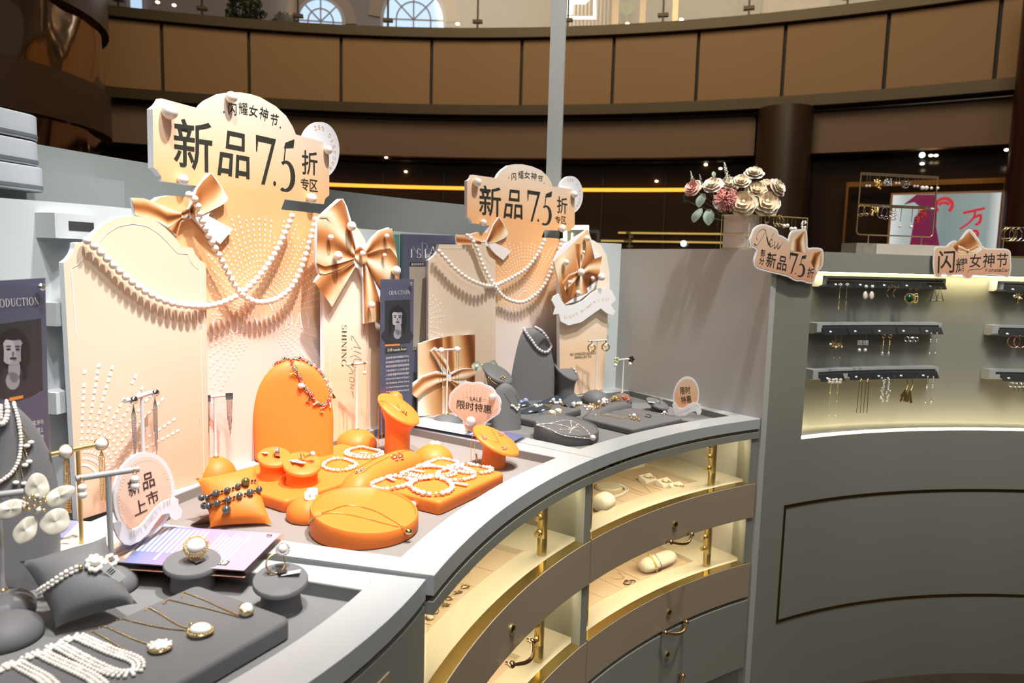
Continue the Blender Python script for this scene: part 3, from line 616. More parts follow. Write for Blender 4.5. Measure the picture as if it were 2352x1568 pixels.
# small downlights
m_bulb = mat('lamp_bulb', (1, .8, .5), emit=(1, .72, .42), es=9)
LX = [(887, 361), (1120, 371), (1158, 402), (932, 394), (1508, 416), (1621, 378), (1655, 387), (2138, 357), (2150, 357), (2312, 344), (2322, 344), (2118, 376), (1565, 45), (1051, 55), (1441, 55), (400, 12), (362, 5)]
for i, (x, y, R) in enumerate(((887, 361, 15.6), (1120, 371, 15.8), (1158, 402, 15.85), (932, 394, 15.85), (1508, 416, 15.85), (1621, 378, 15.85), (1655, 387, 15.85), (2138, 357, 15.5), (2150, 357, 15.5), (2312, 344, 14.9), (2322, 344, 14.9), (2118, 376, 15.5), (1565, 45, 17.4), (1051, 55, 17.8), (1441, 55, 17.8), (400, 12, 18.5), (362, 5, 18.8))):
    p_ = bgp(x, y, R); b = MB(); b.ball(p_, .028 if y > 100 else .04, 0, 10, 8, (1, 1, .6)); o = b.build('downlight', m_bulb)
    tag(o, ('tiny warm lamp in the dark shopfront, %s of the tiny lamps from the left' if y > 100 else 'small warm wall lamp on the upper gallery, %s from the left') % ORD[sorted(a_ for a_, b_ in LX if (b_ > 100) == (y > 100)).index(x)], 'lamp', 'tiny lamps in the dark shopfront' if y > 100 else 'small lamps on the upper gallery')
p_ = bgp(2118, 356, 15.5); b = MB(); b.ball(p_, .04, 0, 10, 8); tag(b.build('downlight', mat('cool_bulb', (1, 1, 1), emit=(.7, .9, 1), es=3)), 'pale cool lamp in the dark shopfront above the earring stand', 'lamp')
p_ = bgp(1570, 559, 15.7); b = MB(); b.ball(p_, .05, 0, 10, 8); tag(b.build('downlight', _M['cool_bulb']), 'single pale round lamp just above the divider wall left of the flower vase', 'lamp')
# bright counter lamp box and gilt ornament seen past the second sign
pl = Plane(bgp(1292, 545, 15.0), bgp(1350, 545, 15.0)); t = thing('lit_display_box', 'bright white lit box just visible between the second sign and its gift box', 'light box', M=pl.M)
q = pl.L([(1298, 566), (1348, 566), (1348, 522), (1298, 522)]); b = MB(); b.line(q, .09, 0, closed=True); b.prism(pl.L([(1312, 566), (1316, 566), (1316, 535), (1312, 535)]), 0, .02); b.build('lit_frame', mat('white_box_light', (1, 1, .9), emit=(1, 1, .9), es=2.2), t)
b = MB(); b.prism(q, .06, .1); b.build('back', mat('olive_back', (.25, .25, .18), .5), t)
p_ = bgp(1446, 566, 14.8); t = thing('gilt_ornament', 'small gilt ornament behind the wall right of the gift box board', 'ornament', (p_.x, p_.y, p_.z - .05)); k_ = K(p_)
b = MB()
for x, z_, l in ((0, 8, 14), (-4, 20, 20), (2, 30, 10), (-6, 38, 6)): b.box((x * k_, 0, z_ * k_), (l * k_, .05, 4 * k_))
b.box((0, .02, 20 * k_), (3 * k_, .04, 40 * k_)); b.build('gilt_bars', m_gold, t)
# big round brown pillar on the left with mirror bands
az = radians(-40.5); c_ = V((9 * sin(az), 9 * cos(az), 0)); t = thing('round_pillar', 'huge dark brown round pillar with mirrored bands at the upper left', 'column', c_)
m_br = mat('dark_brown_panel', (.055, .032, .022), .3, var=.2, vs_=.6); m_mir = mat('bronze_mirror', (.42, .28, .19), .08, 1, bump=.0)
b = MB(); b.lathe([(1.8, 3.66), (1.8, 9.0)], 56, 0); b.lathe([(1.80, 2.62), (1.80, 3.05)], 56, 0); b.build('brown_band', m_br, t)
def wob(a, z_): return 1.73 + .012 * sin(9 * a + 3 * z_) + .008 * sin(23 * a - 7 * z_)
b = MB(); b.loft([[V((wob(2 * pi * k / 90, z_) * cos(2 * pi * k / 90), wob(2 * pi * k / 90, z_) * sin(2 * pi * k / 90), z_)) for k in range(90)] for z_ in [3.05 + .61 * i / 6 for i in range(7)]])
b.loft([[V((wob(2 * pi * k / 90, z_) * cos(2 * pi * k / 90), wob(2 * pi * k / 90, z_) * sin(2 * pi * k / 90), z_)) for k in range(90)] for z_ in [ZB + 2.76 * i / 6 for i in range(7)]]); b.build('mirror_band', m_mir, t)
# ------------------------------------------------------------------ the two folding sign boards
m_edge = mat('white_board_edge', (.86, .87, .92), .5)
def peach(lo, hi, name='peach_print', a=(.90, .66, .42), b_=(.93, .80, .66), c_=(.95, .86, .78), d_=(.93, .58, .30)): return gmat(name, [(0, c_), (.45, b_), (.72, d_), (1, (.94, .85, .76))], 'Z', lo, hi, .55, .3)
m_pc = gmat('peach_centre_print', [(0, (.88, .73, .69)), (.30, (.87, .75, .68)), (.43, (.86, .56, .33)), (.55, (.85, .47, .22)), (.74, (.85, .46, .21)), (.84, (.82, .56, .36)), (.97, (.78, .70, .60))], 'Z', 0, .875, .5, .3)
m_pl = gmat('peach_left_print', [(0, (.82, .53, .36)), (.2, (.80, .59, .43)), (.55, (.80, .68, .53)), (1, (.80, .65, .47))], 'Z', 0, .62, .5, .3)
m_pr = gmat('peach_right_print', [(0, (.90, .66, .46)), (.5, (.88, .62, .40)), (1, (.90, .80, .66))], 'Z', 0, .34, .5, .3)
m_dot = mat('white_print', (.93, .90, .86), .5); m_ink = mat('charcoal_ink', (.030, .033, .026), .5); m_inkw = mat('faint_white_ink', (.93, .90, .90), .5); m_pk = mat('peach_ink', (.85, .50, .26), .5)
m_sat = vmat('satin_bow_print', .4, .3, .15)
def lerp3(a, b_, t): return tuple(x + (y - x) * t for x, y in zip(a, b_))
SAT = [(.15, .045, .012), (.40, .14, .042), (.66, .31, .12), (.86, .60, .34), (.98, .90, .76)]
def sat(ph, fr=2.2, dark=.25, base=2.0):
    def f(u, v):
        s = base + 1.6 * sin(fr * pi * v + ph + 1.3 * u) + .5 * sin(7 * v + 5 * u + ph) - dark * 6 * max(0, .35 - u); s = min(3.999, max(0, s)); i = int(s); return lerp3(SAT[i], SAT[i + 1], s - i)
    return f
def strokes_dots(b, pl, c, rings, y, m, clip, a0=0, a1=180, sz=.0035, da=6, jag=True, seed=1):
    """fan of small printed dashes around the point c"""
    rr = random.Random(seed)
    n = int((a1 - a0) / da)
    for i in range(n + 1):
        a = radians(a0 + i * da); L = rr.uniform(.55, 1) if jag else 1
        for k in range(rings):
            if k > rings * L and rr.random() < .75: continue
            r = .035 + k * .0125; x, z = c[0] + r * cos(a), c[1] + r * sin(a)
            if not clip(x, z): continue
            s = sz * (.55 + .45 * k / rings); t_ = V((cos(a), sin(a))); nn = V((-sin(a), cos(a))); p_ = V((x, z))
            q = [p_ - nn * s * .75 - t_ * s, p_ + nn * s * .75 - t_ * s, p_ + nn * s * .75 + t_ * s, p_ - nn * s * .75 + t_ * s]
            b.add([V((v_.x, y, v_.y)) for v_ in q], [(0, 1, 2, 3)] , m)
def inset(pts, d):
    n = len(pts); out = []; ar = sum(pts[i][0] * pts[(i + 1) % n][1] - pts[(i + 1) % n][0] * pts[i][1] for i in range(n)); sg = 1 if ar > 0 else -1
    for i in range(n):
        a, p_, c_ = V(pts[i - 1]), V(pts[i]), V(pts[(i + 1) % n]); t1 = (p_ - a).normalized(); t2 = (c_ - p_).normalized(); n1 = V((-t1.y, t1.x)) * sg; n2 = V((-t2.y, t2.x)) * sg; m_ = (n1 + n2); m_ = m_ / max(.6, m_.length_squared / 2) if m_.length > .2 else n1
        out.append(tuple(p_ + m_ * d))
    return out
def pearl_mesh(r):
    b = MB(); b.ball((0, 0, 0), r, 0, 18, 12); return b
_pm = {}
def pearls(par, pts, r, name='pearl', mm=None):
    """single pearls as parts sharing one mesh; pts in local coordinates"""
    k = (round(r, 5), (mm or m_pearl).name)
    for p_ in pts:
        if k not in _pm: o = pearl_mesh(r).build(name, mm or m_pearl, par); _pm[k] = o.data
        else: o = bpy.data.objects.new(name, _pm[k]); C.objects.link(o); o.parent = par
        o.location = p_
def garland(label, paths, r, dist):
    """paths: list of point lists in world space"""
    t = thing('pearl_garland', label, 'garland', paths[0][0], 0, 'pearl garlands draped over the sign boards'); o = V(paths[0][0])
    pts = [V(p) - o for p in paths[0]]; sm = spline(pts, 14); b = MB(); b.tube(sm, .0008, 5); b.build('string', m_white, t)
    acc = 0; out = [sm[0]]
    for i in range(1, len(sm)):
        a, c_ = sm[i - 1], sm[i]; L = (c_ - a).length
        while acc + L >= dist: f = (dist - acc) / L; a = a + (c_ - a) * f; out.append(a.copy()); L = (c_ - a).length; acc = 0
        acc += L
    pearls(t, out, r); return t

def sign_head(par, pl, pts, y, disc, pearl_px, quads, mm_ink=m_ink, sc=1.0):
    """lettering of the head: quads in pixels"""
    b = MB(); yy = y - .0006
    arc = quads['arc']; n = len(arc) - 1
    for i, ch in enumerate('闪耀女神节'): text(b, ch, pl.L(arc[i], -y), yy, 0, .006 if ch != '耀' else .001)
    for d_ in quads['dots']: c_ = pl.px(*d_, -y); b.flat(ellipse(c_[0], c_[1], .0022 * sc, .0022 * sc, 10), yy)
    text(b, '新', pl.L(quads['xin'], -y), yy, 0, .009); text(b, '品', pl.L(quads['pin'], -y), yy, 0, .009)
    text(b, '折', pl.L(quads['zhe'], -y), yy, 0, .009); text(b, '专', pl.L(quads['zhuan'], -y), yy, 0, .008); text(b, '区', pl.L(quads['qu'], -y), yy, 0, .008)
    stext(b, '7', pl.L(quads['7'], -y), yy, 0); stext(b, '5', pl.L(quads['5'], -y), yy, 0); c_ = pl.px(*quads['pt'], -y); b.flat(ellipse(c_[0], c_[1], .0052 * sc, .0056 * sc, 16), yy)
    b.build('lettering', mm_ink, par)
    # round discount disc behind the head
    cx_, cy_, rx, ry = disc; q = pl.L([(cx_ + rx * cos(a), cy_ - ry * sin(a)) for a in (2 * pi * k / 48 for k in range(48))], -.01); b = MB(); b.prism(q, .012, .024, 0, 0); o = b.build('discount_disc', m_edge, par)
    c0 = pl.px(cx_, cy_, -.01); R_ = (abs(pl.px(cx_, cy_ - ry, -.01)[1] - c0[1])) * .80; b = MB(); body = '25% DISCOUNT'
    for i, ch in enumerate(body):
        if ch == ' ': continue
        a = radians(112 - i * 15.5); h_ = R_ * .19; w__ = h_ * (.75 if ch not in 'I%' else (.18 if ch == 'I' else 1.0)); ct = V((c0[0] + R_ * cos(a), c0[1] + R_ * sin(a))); nx = V((sin(a), -cos(a))); nz = V((cos(a), sin(a)))
        text(b, ch, [ct - nx * w__ / 2 - nz * h_ / 2, ct + nx * w__ / 2 - nz * h_ / 2, ct + nx * w__ / 2 + nz * h_ / 2, ct - nx * w__ / 2 + nz * h_ / 2], .0114)
    b.build('disc_lettering', m_pk, o)
    for x, yv, rp in pearl_px:
        c_ = pl.px(x, yv, .012); k_ = K(pl.M @ V((c_[0], -.012, c_[1]))); pearls(par, [V((c_[0], y - rp * k_ * .75, c_[1]))], round(rp * k_, 4))

# ---- display one
a_, b2 = P(178, 1195, .9505), P(480, 1100, .9505); PL = Plane(a_, b2)
D1 = thing('folding_sign_board', 'large peach folding sign board behind the orange jewellery stands', 'sign board', (0, 0, 0))
def panel(par, pl, front_px, name, mm, thick=.014, off=0, closed_in=None, extra=None):
    q = pl.L(front_px, off); t = bpy.data.objects.new(name, None)
    b = MB(); b.prism(q, -off, -off + thick, 0, 1); o = b.build(name, [mm, m_edge], None, 30); o.matrix_world = pl.M; o.parent = par; return o, q
L1 = [(178, 1195), (146, 603), (158, 594), (166, 583), (171, 570), (172, 558), (180, 556), (199, 556), (206, 549), (219, 533), (238, 516), (258, 504), (280, 498), (305, 495), (341, 500), (362, 510), (382, 525), (402, 545), (418, 566), (443, 569), (448.6, 583.6), (459, 597), (473, 605), (480, 1100)]
o, q = panel(D1, PL, L1, 'left_panel', m_pl)
b = MB(); qi = PL.L([(175, 770), (163, 616), (178, 608), (188, 596), (193, 580), (214, 580), (222, 562), (245, 536), (270, 520), (305, 513), (338, 519), (365, 536), (385, 556), (408, 581), (431, 583), (438, 600), (448, 612), (458, 619), (462, 860)]); b.line(qi, .0016, -.0006)
rx = PL.px(463, 860); b.line([rx, PL.px(468, 1085)], .0016, -.0006)
c_ = PL.px(182, 1110); cw = PL.px(476, 900)[0]
strokes_dots(b, PL, c_, 16, -.0006, 0, lambda x, z: .012 < x < cw - .02 and z > .005, 8, 92, .0045, 7, seed=4)
b.build('printed_dashes', m_dot, o); o.children[0].matrix_parent_inverse = Matrix()
# right panel, two leaves
a_, b2 = P(764, 1012, .9505), P(878.6, 978, .9505); PR = Plane(a_ - (b2 - a_).normalized() * .02, b2); PR.o.z = .9505; PR.M.translation.z = .9505
R1 = [(745, 1018), (744, 560), (752, 535), (764, 518), (782, 506), (800, 506), (816, 517), (828, 532), (838, 550), (842, 570), (851, 985)]
o2, q = panel(D1, PR, [(853, 984), (843, 640), (858, 620), (876, 640), (885, 680), (888, 975)], 'right_leaf', m_pr, off=-.012)
o, q = panel(D1, PR, R1, 'right_panel', m_pr)
b = MB(); b.line(PR.L([(757, 1010), (757, 560)]), .001, -.0006); b.build('printed_line', m_dot, o)
b = MB(); stext(b, 'SHINING', PR.L([(785, 745), (784, 841), (795, 842), (796, 745)]), -.0008)
for pts in ([(808, 782), (806, 772), (812, 775), (822, 792), (828, 800), (822, 798), (812, 796)], [(812, 806), (821, 808), (829, 812)], [(806, 800), (809, 800)], [(804, 820), (815, 816), (830, 826), (815, 824), (812, 832), (822, 834)], [(808, 840), (818, 844), (821, 850), (812, 850)],
            [(796, 838), (806, 846), (810, 856), (800, 858)], [(803, 866), (812, 868), (812, 876), (803, 874), (803, 866)], [(804, 882), (812, 884), (804, 890), (812, 892)], [(808, 896), (811, 912)]):
    b.line([PR.px(*p) for p in spline([V((x, y, 0)) for x, y in pts], 5)], .0011, -.0008)
b.build('lettering', m_ink, o)
# centre panel with the head
cc = P(478, 1100, .9505); u_ = V((.3878, .9218, 0)); cc = cc + V((-.9218, .3878, 0)) * .022; PC = Plane(cc - u_ * .1, cc + u_ * .3); PC.o.z = PC.M.translation.z = .9505
C1 = [(362, 1120), (352, 480), (355, 462), (368.5, 452.6), (389, 449), (419, 451), (440, 455), (455, 427), (371.5, 415.3), (371, 405), (361, 391), (353, 385.5), (350.6, 250), (361, 242), (368, 233), (371.5, 226), (461, 250), (468, 240), (478.7, 230.6), (508.5, 215.7), (530, 212), (553, 212), (576, 216), (598, 223), (633.6, 244), (657.5, 266), (672, 290), (680, 308.7), (743.9, 326), (745, 336), (756.3, 345), (756.4, 448), (747, 456), (743.9, 468.4), (654.5, 457), (645.5, 481), (726, 489), (743, 493), (742, 1035)]
o, q = panel(D1, PC, C1, 'centre_panel', m_pc, .016)
QD = dict(arc=[[(525, 263), (543, 265), (543, 238), (523, 235)], [(549, 262), (569, 265), (568, 237), (547, 234)], [(571, 265), (591, 270), (592, 244), (572, 239)], [(594, 271), (613, 280), (617, 251), (598, 243)], [(619, 286), (636, 292), (641, 263), (622, 260)]],
          dots=[(514, 257), (643.5, 292.5)], xin=[(399, 382), (488, 398), (487, 280), (398, 270)], pin=[(499, 401), (573, 412), (572, 310), (511, 297)], zhe=[(693, 400), (729, 403), (729, 350), (693, 343)], zhuan=[(690, 434), (709, 439), (709, 410), (690, 408)], qu=[(711, 439), (730, 441), (729, 414), (711, 411)])
QD['7'] = [(588, 420), (629, 428), (635, 320), (586, 309)]; QD['5'] = [(638, 430), (682, 437), (679, 326), (646, 328)]; QD['pt'] = (630.5, 421)
sign_head(o, PC, C1, 0, (738, 345, 43, 65), [(390, 256, 18), (533, 223, 13.5), (423, 412, 13), (756, 344, 10), (717, 455, 12)], QD)
b = MB(); c_ = PC.px(604, 725); xl, xr = PC.px(479, 700)[0], PC.px(740, 640)[0]; zt = PC.px(600, 500)[1]
strokes_dots(b, PC, c_, 24, -.0006, 0, lambda x, z: xl < x < xr - .004 and z > c_[1] + .01 and z < zt, 4, 176, .0036, 5.2, seed=9)
strokes_dots(b, PC, PC.px(604, 730), 22, -.0006, 0, lambda x, z: xl < x < xr - .004 and z > .01, -48, -12, .0034, 6, seed=3); strokes_dots(b, PC, PC.px(604, 730), 22, -.0006, 0, lambda x, z: xl < x < xr and z > .01, 192, 228, .0034, 6, seed=5)
b.build('printed_dashes', m_dot, o)
b = MB(); stext(b, "OMEN'S DAY", PC.L([(484, 769), (716, 752), (718, 716), (486, 731)]), -.0008, 0, .14); b.build('lettering_line', m_inkw, o)

def bow(par, pl, off, outline, lobes, edge=.006, name='satin_bow'):
    q = pl.L(outline, off); b = MB(); b.prism(q, -off, -off + edge, 0, 0); o = b.build(name, m_edge, None); o.parent = par; o.matrix_world = pl.M
    b = MB()
    for i, (A, B_, fn) in enumerate(lobes): b.patch(pl.L(A, off), pl.L(B_, off), -off - .0008 - .0003 * i, fn, 0, 18, 16)
    b.build('satin_print', m_sat, o, 60); return o
# small bow at the upper left of the centre panel
bow(D1, PC, .012, [(301, 454), (330, 455), (360, 466), (390, 478), (416, 486), (434, 481), (444, 455), (452, 433), (466, 415), (478.7, 399), (487, 397), (500, 415), (512, 434), (523, 454), (521, 462), (505, 473), (485, 484), (478.7, 496), (505, 510), (535, 525.6), (516, 534), (505.5, 560), (480, 540), (462, 520), (444, 500), (430, 504), (414, 512), (407, 542), (400, 530), (386, 522.6), (366, 511), (344.7, 502), (325, 499), (310, 494)],
    [([(443, 497), (478.7, 496), (505, 510), (535, 525.6)], [(444, 499), (462, 520), (480, 540), (505.5, 560)], lambda u, v: (.93, .88, .84)), ([(425, 500), (414, 512), (407, 542)], [(425, 495), (400, 505), (386, 523)], sat(1, base=1.2)),
     ([(416, 486), (390, 478), (360, 466), (330, 455), (302, 454)], [(416, 500), (386, 522), (366, 511), (344, 502), (310, 494)], sat(.2, 2.2, .3, 1.9)), ([(434, 481), (444, 455), (452, 433), (466, 415), (484, 398)], [(440, 499), (470, 490), (505, 473), (521, 462), (523, 454)], sat(2.6, 1.6, .3, 2.2)),
     ([(416, 483), (424, 481), (433, 480)], [(415, 501), (424, 503), (433, 499)], sat(.5, 3, 0, 1.8))])
# large bow on the right panel
bow(D1, PR, .016, [(729, 500), (744, 487), (760, 472), (777, 457), (788, 456), (797, 474), (804, 497), (812, 525), (822, 555), (834, 570), (845, 560), (856, 544), (872, 529), (893, 522), (900, 529), (904, 556), (911, 591), (916, 615), (915, 650), (905, 688), (893, 696), (882, 688), (872, 680), (875, 706), (878, 735), (857, 727), (837, 743), (836, 700), (834, 640), (826, 618), (816, 612), (800, 640), (785, 665), (763, 704), (754, 672), (740, 658), (722, 648), (734, 630), (724, 600), (726, 540)],
    [([(812, 600), (785, 612), (745, 624), (722, 648)], [(816, 612), (800, 640), (785, 665), (763, 704)], sat(1.5, 2.0, .3, 2.1)), ([(834, 605), (834, 640), (836, 700), (837, 743)], [(846, 615), (860, 650), (872, 690), (878, 735)], sat(4.2, 2.0, .3, 2.1)),
     ([(818, 575), (804, 520), (792, 470), (784, 457)], [(816, 590), (770, 530), (750, 500), (730, 501)], sat(2.8, 1.8, .2, 2.3)), ([(816, 580), (790, 540), (750, 505), (729, 502)], [(812, 596), (780, 606), (745, 612), (726, 604)], sat(.4, 2.4, .25, 2.2)),
     ([(812, 594), (780, 604), (745, 612), (727, 604)], [(811, 600), (780, 618), (745, 630), (733, 628)], sat(3.6, 1.2, .1, 1.2)),
     ([(836, 578), (852, 548), (872, 530), (899, 524)], [(840, 585), (870, 575), (895, 570), (911, 592)], sat(1.2, 1.8, .25, 2.2)), ([(840, 583), (870, 573), (895, 570), (911, 592), (917, 640)], [(840, 603), (852, 628), (868, 655), (885, 680), (905, 688)], sat(3.4, 2.2, .25, 2.3)),
     ([(814, 572), (826, 566), (842, 580)], [(813, 592), (828, 610), (842, 602)], sat(2.2, 2.2, 0, 2.0))])
for x, y, rp in ((806, 519, 11), (761, 545, 7), (775, 587, 11), (834, 582, 7), (890, 542, 6), (885, 586, 5), (908, 621, 11), (854, 700, 8)):
    q = PR.px(x, y, .03); k_ = K(PR.M @ V((q[0], -.03, q[1]))); pearls(D1.children[-1], [V((q[0], -.022 - rp * k_ * .8, q[1]))], round(rp * k_, 4))
# garlands hang just in front of the boards
def onpl(pl, off): return lambda x, y: pl.M @ V((pl.px(x, y, off)[0], -off, pl.px(x, y, off)[1]))
fL, fC = onpl(PL, .012), onpl(PC, .026)
garland('pearl garland hanging from the left shoulder to the right side of the large sign board', [[fL(200, 552), fL(214, 563), fL(240, 588), fL(270, 618), fL(310, 652), fL(350, 678), fL(400, 697), fL(450, 703), fC(480, 702), fC(515, 693), fC(555, 672), fC(590, 640), fC(620, 600), fC(645, 556), (fC(660, 522)), fC(671, 494)]], .0078, .0166)
garland('pearl garland hanging from the small bow to the large bow of the big sign board', [[fC(434, 447), fC(448, 458), fC(460, 492), fC(468, 516), fC(485, 552), fC(505, 590), fC(525, 630), fC(548, 668), fC(570, 686), fC(600, 694), fC(640, 684), fC(672, 655), fC(692, 615), fC(708, 565), fC(722, 515), fC(724, 494)]], .0078, .0166)

# ---- display two
a_, b2 = P(959, 957, .9505), P(1137, 930, .9505); QL = Plane(a_, b2)
D2 = thing('folding_sign_board', 'smaller peach folding sign board with gift box prints behind the grey stands', 'sign board', (0, 0, 0))
L2 = [(984, 955), (984, 598), (992, 592), (1000, 585), (1006, 576), (1008, 561), (1116, 562), (1118, 576), (1124, 588), (1132, 594), (1138, 597), (1139, 930)]
o, q = panel(D2, QL, L2, 'left_panel', m_pl)
b = MB(); b.line(QL.L([(993, 606), (1002, 601), (1010, 592), (1014, 570), (1108, 571), (1112, 586), (1120, 598), (1131, 604), (1131, 925)]), .0014, -.0006)
c_ = QL.px(940, 742)
strokes_dots(b, QL, c_, 9, -.0006, 0, lambda x, z: QL.px(985, 700)[0] < x < QL.px(1031, 700)[0], -28, 50, .0038, 9, seed=6); b.build('printed_dashes', m_dot, o)
a_, b2 = P(1285, 915, .9505), P(1384, 896, .9505); QR = Plane(a_, b2)
o, q = panel(D2, QR, [(1286, 914), (1284, 600), (1300, 560), (1330, 548), (1362, 551), (1380, 562), (1393, 585), (1400, 625), (1400, 660), (1386, 894)], 'right_panel', m_pr)
b = MB()
text(b, 'SELF GENERATED RADIANCE', QR.L([(1309, 817), (1368, 813), (1368, 807), (1309, 811)]), -.0008, 0); text(b, 'SHINING LIKE YOU', QR.L([(1319, 824), (1358, 821), (1358, 815), (1319, 818)]), -.0008, 0); b.build('lettering', m_ink, o)
cc = P(1137, 928, .9505) + V((-.71, .70, 0)) * .022; vp = V((.70, .714, 0)); PC2 = Plane(cc - vp * .08, cc + vp * .3); PC2.o.z = PC2.M.translation.z = .9505
C2 = [(1060, 945), (1058, 560), (1072, 544), (1085, 537), (1100, 533), (1118, 534), (1126, 518), (1084, 512), (1083, 506), (1079, 500), (1073, 497), (1073, 415), (1079, 412), (1083, 407), (1085, 401), (1141, 409), (1146, 399), (1155, 389), (1168, 380), (1184, 377), (1200, 377), (1222, 382), (1243, 391), (1258, 405), (1266, 418), (1269, 428), (1313, 434), (1315, 439), (1320, 443), (1320, 520), (1313, 525), (1310, 530), (1251, 528), (1244, 545), (1276, 547), (1290, 549), (1284, 918)]
o, q = panel(D2, PC2, C2, 'centre_panel', m_pc, .014)
def mp(p): return (1076 + (p[0] - 354) * .610, 413 + (p[1] - 250) * .63 - (p[0] - 354) * .063)
Q2 = dict(arc=[[(1175, 414), (1186, 413), (1185, 397), (1174, 397)], [(1190, 410), (1203, 411), (1202, 392), (1190, 393)], [(1204, 409), (1217, 411), (1217, 394), (1204, 393)], [(1219, 412), (1231, 415), (1233, 397), (1220, 395)], [(1234, 416), (1245, 419), (1248, 403), (1236, 402)]], dots=[(1168.5, 408), (1249.5, 421)],
          xin=[(1100, 494), (1150, 499), (1151, 429), (1101, 424)], pin=[(1156, 500), (1200, 504), (1199, 438), (1165, 434)], zhe=[(1279, 489), (1303, 492), (1303, 455), (1279, 450)], zhuan=[(1275, 512), (1287, 514), (1287, 497), (1275, 495)], qu=[(1289, 514), (1301, 515), (1300, 498), (1289, 496)])
Q2['7'] = [(1212, 508), (1235, 509), (1242, 441), (1210, 436)]; Q2['5'] = [(1241, 511), (1269, 515), (1270, 443), (1248, 446)]; Q2['pt'] = (1236, 506)
sign_head(o, PC2, C2, 0, (1312, 447, 28, 43), [(1097, 418, 10), (1112, 511, 8), (1320, 446, 8), (1292, 524, 9)], Q2, sc=.9)
b = MB(); c_ = PC2.px(1205, 690); xl, xr = PC2.px(1141, 700)[0], PC2.px(1276, 640)[0]; zt = PC2.px(1200, 558)[1]
strokes_dots(b, PC2, c_, 22, -.0006, 0, lambda x, z: xl < x < xr and z > c_[1] + .01 and z < zt, 4, 176, .0032, 5.2, seed=12); strokes_dots(b, PC2, PC2.px(1205, 695), 20, -.0006, 0, lambda x, z: xl < x < xr and z > .01, -48, -10, .003, 6, seed=13)
b.build('printed_dashes', m_dot, o)
b = MB(); stext(b, "OMEN'S DAY", PC2.L([(1140, 728), (1284, 722), (1284, 698), (1140, 704)]), -.0008, 0, .14); b.build('lettering_line', m_inkw, o)
bow(D2, PC2, .010, [(1046, 538), (1070, 540), (1100, 548), (1118, 552), (1126, 535), (1134, 515), (1146, 498), (1150, 502), (1160, 520), (1168, 536), (1160, 544), (1145, 552), (1135, 558), (1155, 566), (1173, 577), (1164, 581), (1156, 597), (1140, 585), (1122, 566), (1110, 562), (1048, 560)],
    [([(1120, 557), (1135, 557), (1155, 566), (1173, 577)], [(1121, 561), (1130, 575), (1142, 587), (1156, 597)], lambda u, v: (.90, .85, .80)), ([(1110, 552), (1085, 545), (1065, 540), (1047, 538)], [(1110, 562), (1085, 562), (1065, 562), (1049, 561)], sat(.2, 2, .3, 1.8)),
     ([(1118, 552), (1126, 535), (1134, 515), (1146, 499)], [(1122, 560), (1140, 556), (1158, 547), (1168, 537)], sat(2.6, 1.6, .3, 2.1)), ([(1104, 553), (1114, 555)], [(1104, 561), (1114, 561)], sat(1, 2, 0, 2.8))])
# gift box print low on the left panel
g1 = bow(D2, QL, .010, [(960, 956), (960, 790), (1000, 776), (1018, 774), (1060, 770), (1078, 766), (1091, 768), (1091, 950)],
    [([(960, 956), (960, 790)], [(1015, 951), (1016, 774)], sat(.8, 1.0, 0, 2.2)), ([(1044, 948), (1044, 770)], [(1090, 945), (1091, 768)], sat(1.2, 1.0, 0, 2.2)), ([(1016, 952), (1016, 774)], [(1044, 948), (1044, 770)], sat(2.2, 1.0, 0, 2.6))], name='gift_box_print')
bow(D2, QL, .018, [(937, 897), (948, 880), (975, 862), (1005, 852), (1018, 856), (1005, 830), (990, 806), (1000, 797), (1016, 806), (1026, 835), (1032, 858), (1050, 850), (1070, 846), (1091, 846), (1091, 862), (1070, 872), (1091, 895), (1091, 920), (1068, 905), (1036, 876), (1020, 872), (1000, 880), (975, 898), (958, 914)],
    [([(1028, 860), (1000, 856), (970, 866), (937, 897)], [(1030, 872), (1005, 880), (978, 896), (958, 914)], sat(2.0, 2.2, .2, 2.2)), ([(1028, 858), (1010, 836), (990, 806)], [(1034, 858), (1028, 830), (1004, 798)], sat(1.0, 2.4, .3, 2.3)), ([(1036, 860), (1060, 848), (1091, 846)], [(1038, 872), (1065, 872), (1091, 862)], sat(3.4, 2.0, .3, 2.4)), ([(1036, 872), (1065, 880), (1091, 895)], [(1034, 876), (1060, 900), (1091, 920)], sat(.6, 2.0, .3, 2.2))])
# gift box with ribbon banner on the right panel
g2 = bow(D2, QR, .014, [(1272, 600), (1282, 578), (1320, 545), (1350, 526), (1362, 560), (1366, 584), (1382, 588), (1376, 640), (1362, 665), (1330, 690), (1294, 700), (1288, 670)],
    [([(1272, 600), (1350, 526)], [(1294, 700), (1376, 640)], sat(.6, 1.3, 0, 1.6)), ([(1328, 620), (1322, 590), (1320, 560)], [(1332, 618), (1342, 590), (1345, 560)], sat(1.8, 2.2, .2, 2.0)), ([(1330, 622), (1350, 600), (1382, 588)], [(1334, 632), (1350, 625), (1376, 630)], sat(3.0, 2.2, .2, 2.2)),
     ([(1326, 622), (1305, 630), (1290, 650)], [(1330, 632), (1315, 650), (1298, 668)], sat(1.2, 2.2, .2, 2.2)), ([(1328, 630), (1318, 650), (1310, 685)], [(1336, 630), (1342, 650), (1350, 670)], sat(2.6, 2.4, .2, 2.3))], name='gift_box_print')
